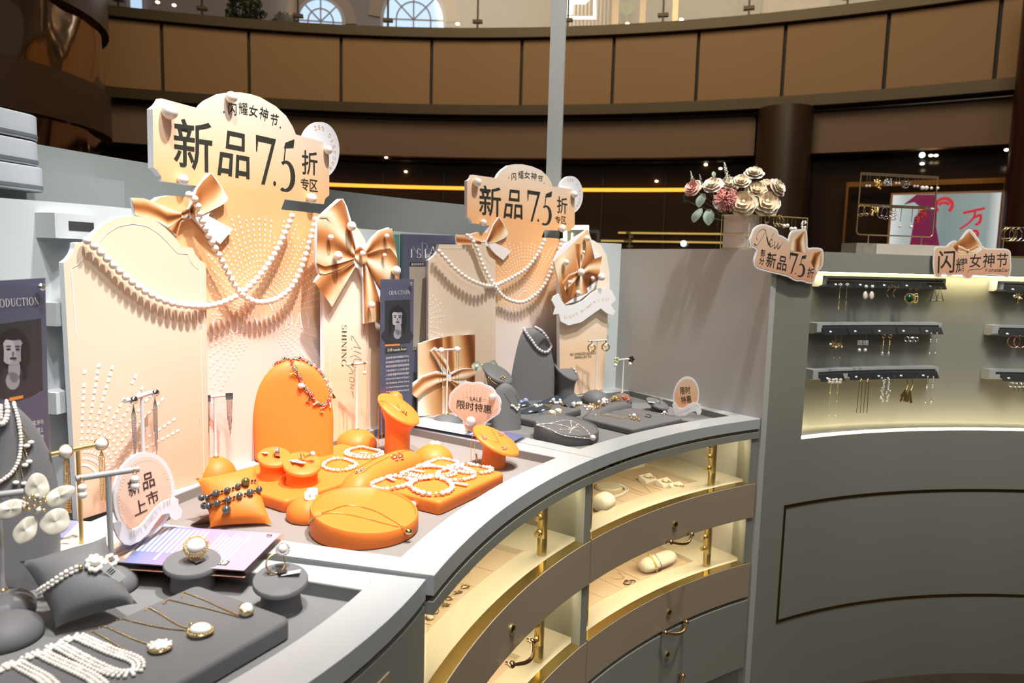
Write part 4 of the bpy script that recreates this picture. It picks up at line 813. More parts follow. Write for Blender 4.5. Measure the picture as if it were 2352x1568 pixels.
def banner(par, pl, off, outline, line_in, txt, curve, hgt, mt=None, serifs=True, th=.004, name='ribbon_banner'):
    q = pl.L(outline, off); b = MB(); b.prism(q, -off, -off + th, 0, 0); o = b.build(name, m_white, None); o.parent = par; o.matrix_world = pl.M
    cv = [V(p) for p in resample(pl.L([tuple(p[:2]) for p in spline([V((x, y, 0)) for x, y in curve], 6)], off), 60)]
    def f(u, v):
        s = max(0, min(59.999, u * 60)); i = int(s); a = cv[i]; c__ = cv[i + 1]; p_ = a + (c__ - a) * (s - i); t_ = (c__ - a).normalized(); return p_ + V((-t_.y, t_.x)) * (v * hgt)
    b = MB(); stext(b, txt, f, -off - .0006, 0, .16); b.build('banner_lettering', mt or m_pk, o); return o
banner(D2, QR, .022, [(1268, 690), (1272, 680), (1284, 674), (1290, 690), (1300, 702), (1318, 700), (1340, 690), (1360, 672), (1378, 662), (1398, 662), (1406, 668), (1415, 688), (1403, 700), (1414, 716), (1408, 724), (1392, 718), (1380, 708), (1360, 722), (1335, 740), (1306, 747), (1288, 738), (1284, 720), (1272, 722), (1276, 706)], None, "HAPPY WOMEN'S DAY", [(1296, 732), (1318, 728), (1345, 712), (1370, 694), (1400, 690)], .011)
for x, y, rp in ((1349, 547, 7), (1343, 579, 4), (1301, 602, 7), (1334, 625, 9), (1380, 636, 9), (1363, 639, 5), (1310, 648, 5), (1329, 672, 6)):
    q = QR.px(x, y, .03); k_ = K(QR.M @ V((q[0], -.03, q[1]))); pearls(g2, [V((q[0], -.020 - rp * k_ * .8, q[1]))], round(rp * k_, 4))
fL, fC, fG = onpl(QL, .024), onpl(PC2, .024), onpl(QL, .012)
garland('pearl garland hanging from the left shoulder across the smaller sign board', [[fL(1008, 577), fL(1022, 592), fL(1045, 617), fL(1075, 640), fL(1105, 653), fG(1130, 657), fC(1155, 648), fC(1180, 635), fC(1210, 615), fC(1235, 583), fC(1250, 552), fC(1253, 546)]], .0078, .0170)
garland('pearl garland hanging from the small bow to the gift box of the smaller sign board', [[fG(1073, 541), fG(1084, 550), fG(1096, 572), fG(1105, 600), fG(1118, 628), fG(1135, 655), fC(1155, 680), fC(1180, 692), fC(1205, 692), fC(1235, 672), fC(1255, 645), fC(1268, 612), fC(1282, 580), fC(1291, 549)]], .0078, .0170)
# ------------------------------------------------------------------ jewellery stands
from mathutils.bvhtree import BVHTree
FZ, FN = .9285, ZN - .0215
CAMP = V((0, 0, CZ))
def zat(px, py, q): d = ray(px, py); t = hypot(q[0], q[1]) / hypot(d.x, d.y); return CZ + d.z * t
class Surf:
    """surface of a built shape, to lay jewellery on"""
    def __init__(s, b, M=None):
        M = M or Matrix(); s.t = BVHTree.FromPolygons([tuple(M @ p) for p in b.v], b.f)
    def hit(s, x, y, off=.001):
        d = ray(x, y).normalized(); h = s.t.ray_cast(CAMP, d)
        if h[0] is None:
            h = s.t.find_nearest(CAMP + d * (s.t.find_nearest(CAMP)[3]));
            # nearest approach of the ray to the surface
            best = None; D0 = h[3] + (h[0] - CAMP).length
            for k in range(60):
                q = CAMP + d * ((h[0] - CAMP).length * (.8 + .4 * k / 60)); n_ = s.t.find_nearest(q)
                if best is None or n_[3] < best[0]: best = (n_[3], q, n_)
            q = best[1]; n_ = best[2]; return n_[0] + (q - n_[0]).normalized() * off
        n = h[1] if h[1].dot(d) < 0 else -h[1]
        return h[0] + n * off
    def drop(s, p, off=.001):
        h = s.t.ray_cast(V((p[0], p[1], 2)), V((0, 0, -1)))
        return V((p[0], p[1], (h[0].z if h[0] else p[2]) + off))
def down(b, rings, n=40, m=0, dirv=(1, 0), T=None):
    """rings: (rx, z, tilt slope[, shift along dir, ry]) ; slope lowers the ring towards dirv"""
    dv = V(dirv).normalized(); pv = V((-dv.y, dv.x)); L = []
    for q in rings:
        r, z, sl = q[:3]; sh = q[3] if len(q) > 3 else 0; ry = q[4] if len(q) > 4 else r; loop = []
        for k in range(n):
            a = 2 * pi * k / n; u, v = r * cos(a), ry * sin(a); p_ = dv * (u + sh) + pv * v; loop.append(V((p_.x, p_.y, z - sl * u)))
        L.append(loop)
    return b.loft(L, m, T=T)
SURF = {}
def stand(name, label, px, py, fz, build, mm, group, part='body', rz=0, key=None, cat='display stand'):
    p_ = P(px, py, fz); t = thing(name, label, cat, p_, rz, group); b = MB(); build(b); b.build(part, mm, t, 50)
    s = Surf(b, Matrix.Translation(p_) @ Matrix.Rotation(rz, 4, 'Z'))
    if key: SURF[key] = s
    return t, s, p_
def dome_b(r, h, notch=False):
    def f(b): b.lathe([(r * .93, 0), (r * .985, h * .06), (r, h * .2)] + [(r * cos(a), h * .2 + h * .8 * sin(a)) for a in (pi / 2 * k / 9 for k in range(1, 9))] + [(r * .02, h)], 36)
    return f
G_TO, G_TG = 'orange based T-bar earring stands', 'grey based T-bar earring stands'
def tstand(label, px, py, fz, r, h, A, B, mm, group, pole=None, pr=.0026, key=None, br=None, ptop=None):
    """T-bar stand; A,B are the bar ends in pixels, ptop the pole top"""
    base = P(px, py, fz); zb = zat(ptop[0], ptop[1], base); t = thing('earring_stand', label, 'earring stand', base, 0, group)
    pm = pole or mat('white_enamel', (.70, .68, .68), .35); b = MB(); dome_b(r, h)(b); b.build('base', mm, t, 60)
    b = MB(); b.lathe([(.0065, h - .001), (.0065, h + .002), (.004, h + .004)], 16); b.build('collar', m_gj, t)
    b = MB(); b.lathe([(.0045, h), (.0045, h + .006), (pr, h + .010), (pr, zb - fz)], 12); b.build('pole', pm, t)
    a, c_ = P(A[0], A[1], zb) - base, P(B[0], B[1], zb) - base
    # keep the bar centred through the pole top
    mid = (a + c_) / 2; sh = V((-mid.x, -mid.y, 0)); a0, c0 = a + sh, c_ + sh
    b = MB(); b.tube([a0, c0], br or pr * 1.25, 12); b.build('bar', pm, t)
    return t, base + a0, base + c0, base
# ---- jewellery pieces, each one thing
def things_(b, name, label, cat, mm, group=None, origin=None):
    o = b.build(name, mm, None, 50); return tag(o, label, cat, group)
class J:
    """a jewel: an empty with parts, built in world coordinates"""
    def __init__(s, name, label, cat, at, group=None): s.o = V(at); s.t = thing(name, label, cat, s.o, 0, group); s.T = Matrix.Translation(-s.o)
    def part(s, name, mm, fn, par=None, sm=50, label=None):
        b = MB(); fn(b)
        for i, p_ in enumerate(b.v): b.v[i] = p_ - s.o
        o = b.build(name, mm, par or s.t, sm, label); return o
def beads(b, pts, r, m=0, sc=(1, 1, 1), nu=10, nv=7, jit=0):
    for p_ in pts: b.ball(p_, r * (1 + rnd.uniform(-jit, jit)), m, nu, nv, sc)
def along(pts, step):
    """points spaced evenly along a polyline"""
    acc = 0; out = [V(pts[0])]
    for i in range(1, len(pts)):
        a, c_ = V(pts[i - 1]), V(pts[i]); L = (c_ - a).length
        while acc + L >= step and L > 1e-9: f = (step - acc) / L; a = a + (c_ - a) * f; out.append(a.copy()); L = (c_ - a).length; acc = 0
        acc += L
    return out
def chain(b, pts, r=.0007, m=0, link=True):
    b.tube(pts, r * .65, 5, m)
    if link: beads(b, along(pts, r * 3.6), r, m, nu=5, nv=4)
def lay(s, pxs, off=.001, k=6): return [s.hit(p_[0], p_[1], off) for p_ in spline([V((x, y, 0)) for x, y in pxs], k)]
def flower(b, c, n, u, v, R, m=0, petals=5, cup=.25, a0=0, wid=.55):
    """rounded petals around c in the plane u,v with normal n"""
    for k in range(petals):
        a = a0 + 2 * pi * k / petals; d = u * cos(a) + v * sin(a); e = -u * sin(a) + v * cos(a); loops = []
        for i in range(7):
            t_ = i / 6; w__ = R * wid * sin(pi * (.12 + .80 * t_)) ; loops.append([c + d * (R * (.12 + .88 * t_)) + e * (w__ * q) + n * (R * cup * (t_ ** 1.5 + .45 * q * q)) for q in (-1, -.5, 0, .5, 1)])
        vs = [p_ for L in loops for p_ in L]; fs = [(i * 5 + j, i * 5 + j + 1, i * 5 + j + 6, i * 5 + j + 5) for i in range(6) for j in range(4)]; k0 = len(vs)
        b.add(vs + [p_ - n * R * .05 for p_ in vs], fs + [(f[3] + k0, f[2] + k0, f[1] + k0, f[0] + k0) for f in fs], m)
def ring(b, c, ax, R, r=.0011, m=0, n=28, a0=0, a1=2 * pi):
    ax = V(ax).normalized(); u = ax.orthogonal().normalized(); v = ax.cross(u); full = abs(a1 - a0) > 6.2
    b.tube([c + u * R * cos(a0 + (a1 - a0) * k / n) + v * R * sin(a0 + (a1 - a0) * k / n) for k in range(n if full else n + 1)], r, 8, m, closed=full)
def card(b, c, u, v, n, w_, h_, t_=.0006, m=0):
    q = [c + u * (sx * w_ / 2) + v * (sy * h_ / 2) for sx, sy in ((-1, -1), (1, -1), (1, 1), (-1, 1))]; b.loft([[p_ - n * t_ / 2 for p_ in q], [p_ + n * t_ / 2 for p_ in q]], m)
m_cryst = mat('faceted_crystal', (.85, .85, .9), .05, .6); m_dpearl = mat('dark_peacock_pearl', (.13, .15, .16), .14, .6, coat=1); m_tagw = mat('price_tag', (.85, .86, .88), .5)
def tassel(b, top, L, w_, m=0, n=7, rr_=.00045, taper=.5):
    for k in range(n):
        a = 2 * pi * k / n; l = L * (1 - taper * rnd.random() * .6); b.tube([top, top + V((w_ * cos(a), w_ * sin(a), -l * .15)), top + V((w_ * .7 * cos(a), w_ * .7 * sin(a), -l))], rr_, 5, m)
UP = V((0, 0, 1))
def slab_px(label, F, R, L, h, fz, mm, group, key, r=.014, e=.007, ext=(0, 0)):
    f, r_, l = P(*F, fz + h), P(*R, fz + h), P(*L, fz + h); u = (r_ - f); w_ = u.length; u.normalize(); v = (l - f); v = v - u * v.dot(u); d_ = v.length; v.normalize()
    w_ += ext[0]; d_ += ext[1]; c = f + u * w_ / 2 + v * d_ / 2; c.z = fz; rz = atan2(u.y, u.x)
    t = thing('display_slab', label, 'display stand', c, rz, group); b = MB(); b.rslab(w_, d_, h, r, e); b.build('pad', mm, t, 60)
    SURF[key] = Surf(b, Matrix.Translation(c) @ Matrix.Rotation(rz, 4, 'Z')); return t
def bust(label, px, py, fz, W, D, H, rz, mm, group, key, lean=.25):
    """tall tombstone necklace bust: wide flat front, leaning back"""
    p_ = P(px, py, fz); t = thing('necklace_bust', label, 'necklace bust', p_, rz, group); b = MB(); L = []
    for i in range(19):
        s_ = i / 18; z = H * (1 - (1 - s_) ** 1.0) if i < 12 else H * (12 / 18 + 6 / 18 * sin(pi / 2 * (i - 12) / 6)); q = z / H
        w_ = W * (.94 + .10 * q) * (max(0, 1 - max(0, (q - .30) / .70) ** 2.2)) ** .5; w_ = max(w_, .002); dd = D * (1 - .55 * q) * min(1, (1 - q) * 9 + .04) ** .4; ys = D * (q * .95) * 1.0
        L.append([V((w_ * cos(a), ys + (-dd if sin(a) < 0 else dd * .9) * abs(sin(a)) ** .62, z)) for a in (2 * pi * k / 44 for k in range(44))])
    b.loft(L); b.build('body', mm, t, 60); SURF[key] = Surf(b, Matrix.Translation(p_) @ Matrix.Rotation(rz, 4, 'Z')); return t, p_
def pillow_px(label, c4, mm, group, key, thick=.03, zb=FZ, stitch=True):
    """c4: world corners TL, TR, BR, BL of a standing cushion"""
    c0 = sum((V(c) for c in c4), V((0, 0, 0))) / 4; TL, TR, BR, BL = [V(c) - c0 for c in c4]; nrm_ = (TR - TL).cross(BL - TL).normalized()
    if nrm_.dot(CAMP - c0) < 0: nrm_ = -nrm_
    t = thing('jewellery_cushion', label, 'cushion', c0, 0, group); b = MB(); N = 16
    for sgn in (1, -1):
        vs = []
        for i in range(N + 1):
            for j in range(N + 1):
                u, v = i / N, j / N; pu, pv = 4 * u * (1 - u), 4 * v * (1 - v); uu = u + (u - .5) * -.10 * (1 - (2 * v - 1) ** 4); vv = v + (v - .5) * -.07 * (1 - (2 * u - 1) ** 4)
                p_ = (TL * (1 - uu) + TR * uu) * (1 - vv) + (BL * (1 - uu) + BR * uu) * vv; vs.append(p_ + nrm_ * sgn * thick * (pu * pv) ** .42)
        fs = [(i * (N + 1) + j, (i + 1) * (N + 1) + j, (i + 1) * (N + 1) + j + 1, i * (N + 1) + j + 1) for i in range(N) for j in range(N)]
        b.add(vs, [f[::-1] for f in fs] if sgn > 0 else fs)
    b.build('cushion', mm, t, 80); SURF[key] = Surf(b, Matrix.Translation(c0)); return t

GN, GM, GF = 'grey leatherette stands in the near tray', 'orange leatherette stands on the middle counter', 'grey leatherette stands on the far counter'
# ================= middle counter, orange =================
slab_px('flat orange slab under the large bust and the two ring cylinders', (655, 1150), (952, 1056), (572, 1086), .027, FZ, m_org, GM, 'M17', ext=(0, .045))
ZS = FZ + .027
bust('tall orange necklace bust wearing the multicoloured charm necklace', 677, 1046, ZS - .0, .100, .034, .238, radians(24), m_org, GM, 'M14')
slab_px('orange slab near the counter rim heaped with white bead bracelets', (1010, 1152), (1160, 1084), (838, 1118), .030, FZ, m_org, GM, 'M21', r=.012)
def ramp(label, A, B, w_, h, fz, mm, key, group=GM, hz=0):
    a, c_ = P(*A, fz), P(*B, fz); u = c_ - a; rz = atan2(u.y, u.x); m_ = (a + c_) / 2; L_ = u.length; t = thing('earring_ramp', label, 'display stand', m_, rz, group); b = MB(); Ls = []
    for i in range(15):
        s_ = i / 14; x = -L_ / 2 + L_ * s_; k_ = (1 - abs(2 * s_ - 1) ** 3.2) ** .5; hh = max(.004, h * k_ ** 1.0 * (1 + hz * s_)); ww = w_ * max(.25, k_ ** .5)
        Ls.append([V((x, -ww / 2 * cos(a_) , hh * max(0, sin(a_)) ** .75)) for a_ in (pi * k / 12 for k in range(13))] )
    b.loft(Ls); b.build('pad', mm, t, 70); S_ = SURF[key] = Surf(b, Matrix.Translation(m_) @ Matrix.Rotation(rz, 4, 'Z'))
    for dy in (-.12, .12):
        pts = []
        for i in range(12): q = S_.drop(m_ + Matrix.Rotation(rz, 3, 'Z') @ V((-L_ * .33 + L_ * .66 * i / 11, w_ * dy, 0)), .0004); pts.append(Matrix.Rotation(-rz, 3, 'Z') @ (q - m_))
        b = MB(); b.tube(pts, .0007, 5); b.build('slot', mat('slot_shadow_line', (.25, .07, .01) if mm == m_org else (.03, .03, .03), .8), t)
    return t
ramp('rounded orange earring ramp with slots between the slab and the bracelet slab', (790, 1152), (958, 1066), .085, .060, FZ, m_org, 'M18')
def tcyl(label, px, py, fz, rb, rt, h, sl, dv, mm, group, key, neck=.9, name='ring_cylinder', cat='ring stand', sh=0, lip=.004):
    def f(b): down(b, [(rb, 0, 0), (rb * .99, h * .1, 0), (rb * neck, h * .45, sl * .3, sh * .3), (rb * (neck + .05), h * .65, sl * .6, sh * .55), (rt * .93, h - lip * 2.2, sl, sh), (rt, h - lip * 1.7, sl, sh), (rt, h - lip * .5, sl, sh), (rt * .97, h, sl, sh), (rt * .5, h + .0003, sl, sh)], 40, 0, dv)
    return stand(name, label, px, py, fz, f, mm, group, 'body', key=key, cat=cat)
tcyl('orange ring cylinder holding the wide silver ring', 630, 1096, ZS, .031, .036, .050, .34, (.45, -.9), m_org, GM, 'M16a', .97)
tcyl('orange ring cylinder holding the gold ring with a pearl', 694, 1110, ZS, .034, .041, .047, .36, (.45, -.9), m_org, GM, 'M16b', .97)
stand('ring_dome', 'orange dome with white flower earrings beside the round tray', 713, 1188, FZ, dome_b(.0475, .046), m_org, GM, key='M19')
stand('ring_dome', 'orange dome with two flat gold studs behind the bracelet slab', 995, 1066, FZ, dome_b(.0515, .052), m_org, GM, key='M24')
def roundtray(label, px, py, fz, R, h, sl, dv, mm, key, group):
    def f(b): down(b, [(R * .97, 0, 0), (R, .004, 0), (R, h - .004, sl), (R * .985, h, sl), (R * .955, h + .0005, sl), (R * .93, h - .003, sl), (R * .2, h - .0035, sl)], 56, 0, dv)
    return stand('round_tray', label, px, py, fz, f, mm, group, key=key)
roundtray('round slanted orange tray carrying the thin gold necklace', 838, 1216, FZ, .103, .043, .14, (.8, -.6), m_org, 'M20', GM)
# necklace necks
tcyl('tall orange slanted neck stand with a small gold pendant', 912, 1043, FZ, .034, .056, .128, .62, (.93, -.38), m_org, GM, 'M23', .98, 'necklace_neck', 'necklace stand', .004)
tcyl('low orange slanted neck stand with coral pendants at the rim', 1133, 1070, FZ, .032, .060, .072, .50, (.93, -.38), m_org, GM, 'M25', .95, 'necklace_neck', 'necklace stand', .006)
b = MB(); q = P(906, 1005, FZ)
t = thing('necklace_neck', 'rounded orange neck piece behind the tall slanted stand', 'necklace stand', q, 0, GM)
b.lathe([(.024, 0), (.023, .06), (.026, .10), (.022, .128), (.010, .138), (.001, .139)], 28); b.build('body', m_org, t, 60)
# orange cushion
cz = [P(449, 1098, FZ + .085), P(588, 1068, FZ + .092), P(627, 1204, FZ + .004), P(482, 1211, FZ + .004)]
pillow_px('orange cushion wrapped in a dark pearl bracelet', cz, m_org, GM, 'M15', .030)
# T stands
e1 = tstand('white T-bar stand on an orange dome holding silver square fringe earrings', 497, 1114, FZ, .046, .066, (456, 913.5), (530, 906), m_org, G_TO, ptop=(494, 910))
e2 = tstand('white T-bar stand on an orange dome behind the round sign holding silver ball earrings', 334, 1190, FZ, .050, .045, (286, 921), (360, 897), m_org, G_TO, ptop=(328, 908), pr=.0035)
e3 = tstand('white T-bar stand on an orange dome holding gold star earrings', 819, 1028, FZ, .056, .052, (799, 837), (845, 832.5), m_org, G_TO, ptop=(822, 835))
# ================= near tray, grey =================
slab_px('large grey slab at the bottom left with three pendants and pearl bands', (400, 1568), (668, 1417), (190, 1500), .030, FN, m_gry, GN, 'N7', r=.014, e=.008)
def slabL():
    z = FN + .030; R, B_ = P(672, 1416, z), P(452, 1339, z); Lp = P(0, 1506, z); u = (B_ - R); d_ = u.length; u.normalize(); v = (Lp - B_); v = v - u * v.dot(u); v.normalize(); w_ = .36
    c = R + u * d_ / 2 + v * w_ / 2; c.z = FN; rz = atan2(u.y, u.x); t = bpy.data.objects['display_slab.002']; t.location = c; t.rotation_euler = (0, 0, rz)
    b = MB(); b.rslab(d_, w_, .030, .014, .008); t.children[0].data = b.build('pad', m_gry).data; bpy.data.objects.remove(C.objects[-1]); SURF['N7'] = Surf(b, Matrix.Translation(c) @ Matrix.Rotation(rz, 4, 'Z'))
slabL()
bust('large grey necklace bust at the left edge wearing a pearl tassel necklace', -44, 1366, FN, .112, .030, .312, radians(40), m_gry, GN, 'N1')
tcyl('grey ring stand holding the large pearl ring in a gold bead setting', 443, 1348, FN, .034, .0425, .044, .14, (.5, -.87), m_gry, GN, 'N8', .93, lip=.004)
tcyl('grey ring stand holding the slim gold pearl ring and a price tag', 645, 1398, FN, .031, .040, .048, .20, (.35, -.95), m_gry, GN, 'N9', .90, lip=.004)
cz = [P(44, 1289, FN + .088), P(244, 1230, FN + .102), P(316, 1386, FN + .028), P(128, 1442, FN + .012)]
pillow_px('grey cushion wearing a pearl bracelet with a pearl flower', cz, m_gry, GN, 'N6', .034)
m_greyrod = mat('grey_enamel', (.36, .36, .36), .4)
f1 = tstand('grey T-bar stand at the left edge holding a shell petal flower earring', 10, 1412, FN, .040, .038, (-58, 1140), (62, 1126), m_gry, G_TG, m_greyrod, .0036, ptop=(8, 1134), br=.0048)
stand('ring_dome', 'empty grey dome at the left edge below the flower earring stand', 16, 1468, FN, dome_b(.044, .036), m_gry, GN, key='N3')
f2 = tstand('brass T-bar stand holding two large pearl earrings with chain fringes', 190, 1300, FN, .034, .034, (118, 1043), (240, 1017), m_gry, G_TG, m_brass, .0034, ptop=(184, 1030))
f3 = tstand('grey T-bar stand behind the grey cushion holding double pearl earrings', 258, 1352, FN, .038, .036, (172, 1099), (317, 1077), m_gry, G_TG, m_greyrod, .0042, ptop=(246, 1088), br=.0048)
# ================= far counter, grey =================
slab_px('grey slab with navy earring cards at the foot of the grey bust', (1228, 965), (1338, 937), (1188, 938), .024, FZ, m_gry, GF, 'F35', ext=(0, .06))
slab_px('grey slab near the far corner with three fine necklaces', (1453, 985), (1571, 959), (1336, 957), .021, FZ, m_gry, GF, 'F38')
ramp('rounded grey earring ramp covered with gold and pearl earrings', (1345, 968), (1446, 934), .055, .036, FZ, m_gry, 'F36', GF)
bust('tall grey necklace bust wearing a plain pearl necklace', 1219, 930, FZ, .093, .034, .285, radians(14), m_gry, GF, 'F31')
stand('ring_dome', 'small grey dome with two pearl studs in front of the navy cards', 1269, 972, FZ, dome_b(.052, .045), m_gry, GF, key='F37')
roundtray('round slanted grey tray with the white beaded necklace', 1300, 1006, FZ, .098, .043, .14, (.8, -.6), m_gry, 'F39', GF)
tcyl('grey slanted neck stand with a gold leaf pendant right of the grey bust', 1297, 926, FZ, .036, .048, .132, .70, (.8, -.6), m_gry, GF, 'F32', .95, 'necklace_neck', 'necklace stand')
tcyl('small grey slanted ring stand with a silver ring near the far round sign', 1509, 943, FZ, .024, .041, .030, .35, (.75, -.65), m_gry, GF, 'F40', .9)
bust('small grey bust with a gold and pearl necklace behind the shell sign', 1163, 984, FZ, .050, .026, .142, radians(18), m_gry, GF, 'F30')
tcyl('grey slanted disc stand with flower studs behind the shell sign', 1140, 968, FZ, .030, .050, .165, .55, (.8, -.6), m_gry, GF, 'F30b', .9, 'necklace_neck', 'necklace stand')
h1 = tstand('white T-bar stand holding pearl studs with long chains before the gift box print', 1025, 984, FZ, .050, .046, (1006, 805), (1064, 801), m_gry, G_TG, ptop=(1031, 803))
h2 = tstand('white T-bar stand holding pale green petal earrings', 1112, 958, FZ, .032, .030, (1094, 839), (1133, 836), m_gry, G_TG, ptop=(1112, 838))
h3 = tstand('white T-bar stand holding gold pearl hoops in front of the right board', 1367, 924, FZ, .052, .048, (1351, 783), (1393, 781), m_gry, G_TG, ptop=(1372, 782))
h4 = tstand('white T-bar stand holding green and black flower earrings by the divider', 1428, 926, FZ, .040, .040, (1413, 827), (1453, 824), m_gry, G_TG, ptop=(1431, 825))
# ================= jewellery on the middle counter =================
def H(k, x, y, off=.001): return SURF[k].hit(x, y, off)
def hang(e, frac): a, c_ = e[1], e[2]; return a + (c_ - a) * frac
def viewdir(p_): d = (CAMP - p_); d.z = 0; return d.normalized()
# garnet of every stand's earrings: each earring is a thing
def earring(label, at, build, group, name='earring'):
    j = J(name, label, 'earring', at, group); build(j, V(at)); return j
def fringe_square(j, p_):
    f = viewdir(p_); s_ = UP.cross(f); j.part('square_stud', m_silver, lambda b: b.loft([[p_ + f * o + s_ * (x * .0078) + UP * (z * .0078 - .002) for x, z in ((-1, -1), (1, -1), (1, 1), (-1, 1))] for o in (.004, .007)]))
    j.part('fringe', mat('dark_steel_chain', (.42, .38, .38), .25, 1), lambda b: [chain(b, [p_ + f * .005 + s_ * x - UP * .010, p_ + f * .005 + s_ * x * .7 - UP * (.045 + .02 * abs(x) * 60 + L)], .0009) for x, L in ((-.006, .005), (-.004, .02), (-.002, .034), (0, .052), (.002, .042), (.004, .03), (.006, .012))])
for i, (fr, w_) in enumerate(((.26, 'left'), (.96, 'right'))): earring('silver square stud earring with a long fringe, %s end of the bar' % w_, hang(e1, fr), fringe_square, 'fringe earrings on the orange stand')
def fringe_ball(j, p_):
    f = viewdir(p_); j.part('ball_stud', m_silver, lambda b: b.ball(p_ + f * .008 - UP * .002, .0095, 0, 20, 14)); q = p_ + f * .008 - UP * .012
    j.part('fringe', _M['dark_steel_chain'], lambda b: [chain(b, [q, q + V((x, 0, -.02)), q + V((x * .8, 0, -L))], .0009) for x, L in ((-.004, .07), (-.002, .10), (0, .115), (.002, .108), (.004, .085))])
for i, (fr, w_) in enumerate(((.24, 'left'), (.92, 'right'))): earring('silver ball earring with a long dark chain fringe, %s end of the bar' % w_, hang(e2, fr), fringe_ball, 'ball earrings on the orange stand')
def star(j, p_, drop=True, r=.007):
    f = viewdir(p_); s_ = UP.cross(f); c_ = p_ + f * .005
    j.part('star_stud', m_gj, lambda b: [b.loft([[c_ + f * o + (s_ * cos(a) + UP * sin(a)) * (r if k % 2 else r * .42) for k, a in enumerate(2 * pi * k / 10 + pi / 2 + .314 for k in range(10))] for o in (0, .002)]), beads(b, [c_ + f * .003 + (s_ * cos(a) + UP * sin(a)) * r * .5 for a in (2 * pi * k / 5 for k in range(5))], .0013)])
    if drop: j.part('pearl_drop', m_pearlp, lambda b: b.ball(c_ - UP * .027, .0058, 0, 16, 10)); j.part('link', m_gj, lambda b: chain(b, [c_ - UP * r * .6, c_ - UP * .021], .0008))
earring('gold star earring with a long thin chain, left end of the bar', hang(e3, .3), lambda j, p_: (star(j, p_, False), j.part('long_chain', m_gj, lambda b: [chain(b, [p_ + V((.004 + x, -.004, -.012)), p_ + V((.004 + x, -.004, -.012 - L))], .0007) for x, L in ((0, .085), (.002, .05))])), 'star earrings on the orange stand')
earring('gold star earring with a pearl drop, right end of the bar', hang(e3, .9), lambda j, p_: star(j, p_, True), 'star earrings on the orange stand')
# charm necklace on the large orange bust
m_thr = vmat('coloured_thread', .6)
j = J('charm_necklace', 'multicoloured thread and gold chain necklace with gold and pearl charms', 'necklace', H('M14', 690, 800))
path = lay(SURF['M14'], [(613, 816), (622, 803), (636, 795), (650, 797), (664, 819), (676, 845), (690, 868), (700, 890), (714, 906), (726, 922), (742, 931), (752, 922), (758, 906), (759, 886), (754, 866), (746, 846), (738, 826), (728, 810), (715, 796), (703, 786), (690, 781), (676, 783)], .0035, 8)
def gl(b):
    for i, p_ in enumerate(along(path, .0066)):
        k = i; ax = V((rnd.uniform(-1, 1), rnd.uniform(-1, 1), rnd.uniform(-1, 1))); ring(b, p_, ax, .0050, .0009, 0, 12)
j.part('gold_links', m_gj, gl)
def th(b):
    pts = along(path, .0022); colr = [(.75, .03, .06), (.9, .25, .35), (.9, .7, .7), (.10, .45, .55), (.8, .12, .3), (.9, .55, .6)]
    for i in range(len(pts) - 3):
        c_ = colr[(i // 4) % 6]; k = len(b.v); q = [pts[i + m_] + V((rnd.uniform(-1, 1), rnd.uniform(-1, 1), rnd.uniform(-1, 1))) * .0012 for m_ in range(4)]; b.tube(q, .0020, 6)
        for m_ in range(k, len(b.v)): b.c[m_] = c_
j.part('thread', m_thr, th)
charms = [(674, 856, 'flower'), (690, 886, 'pearl'), (708, 917, 'shell'), (724, 926, 'bar'), (738, 940, 'figure'), (756, 928, 'stick'), (761, 911, 'shell'), (762, 881, 'star'), (640, 792, 'ball'), (693, 780, 'ball')]
for x, y, kd in charms:
    p_ = H('M14', x, y, .006); f = viewdir(p_); s_ = UP.cross(f)
    if kd == 'pearl': j.part('pearl_charm', m_pearlp, lambda b: b.ball(p_, .0075, 0, 14, 10))
    elif kd == 'ball': j.part('metal_ball', m_silver, lambda b: b.ball(p_, .0062, 0, 14, 10))
    elif kd == 'flower': j.part('gold_charm', m_gj, lambda b: [b.tube([p_, p_ + (s_ * cos(a) + UP * sin(a)) * .009 + f * .002], .0010, 6) for a in (2 * pi * k / 9 for k in range(9))])
    elif kd == 'shell': j.part('gold_charm', m_gj, lambda b: [b.tube([p_ + UP * .006, p_ + s_ * (k - 2.5) * .0026 - UP * (.006 - abs(k - 2.5) * .0006)], .0016, 6) for k in range(6)])
    elif kd == 'star': j.part('pearl_star_charm', m_pearlp, lambda b: b.loft([[p_ + f * o + (s_ * cos(a) + UP * sin(a)) * (.010 if k % 2 else .005) for k, a in enumerate(2 * pi * k / 10 for k in range(10))] for o in (0, .003)]))
    elif kd == 'figure': j.part('gold_charm', m_gj, lambda b: [b.tube([p_ + UP * .007, p_ - UP * .007], .0018, 7), b.tube([p_ + s_ * .005 - UP * .007, p_ - s_ * .005 - UP * .007], .0012, 6), b.tube([p_ + s_ * .005 + UP * .004, p_ - s_ * .005 + UP * .004], .0012, 6)])
    else: j.part('pearl_stick_charm', m_pearl, lambda b: b.tube([p_ + s_ * (.006 if kd == 'bar' else 0) + UP * .004, p_ - s_ * (.006 if kd == 'bar' else 0) - UP * (.004 if kd == 'bar' else .009)], .0022, 8))
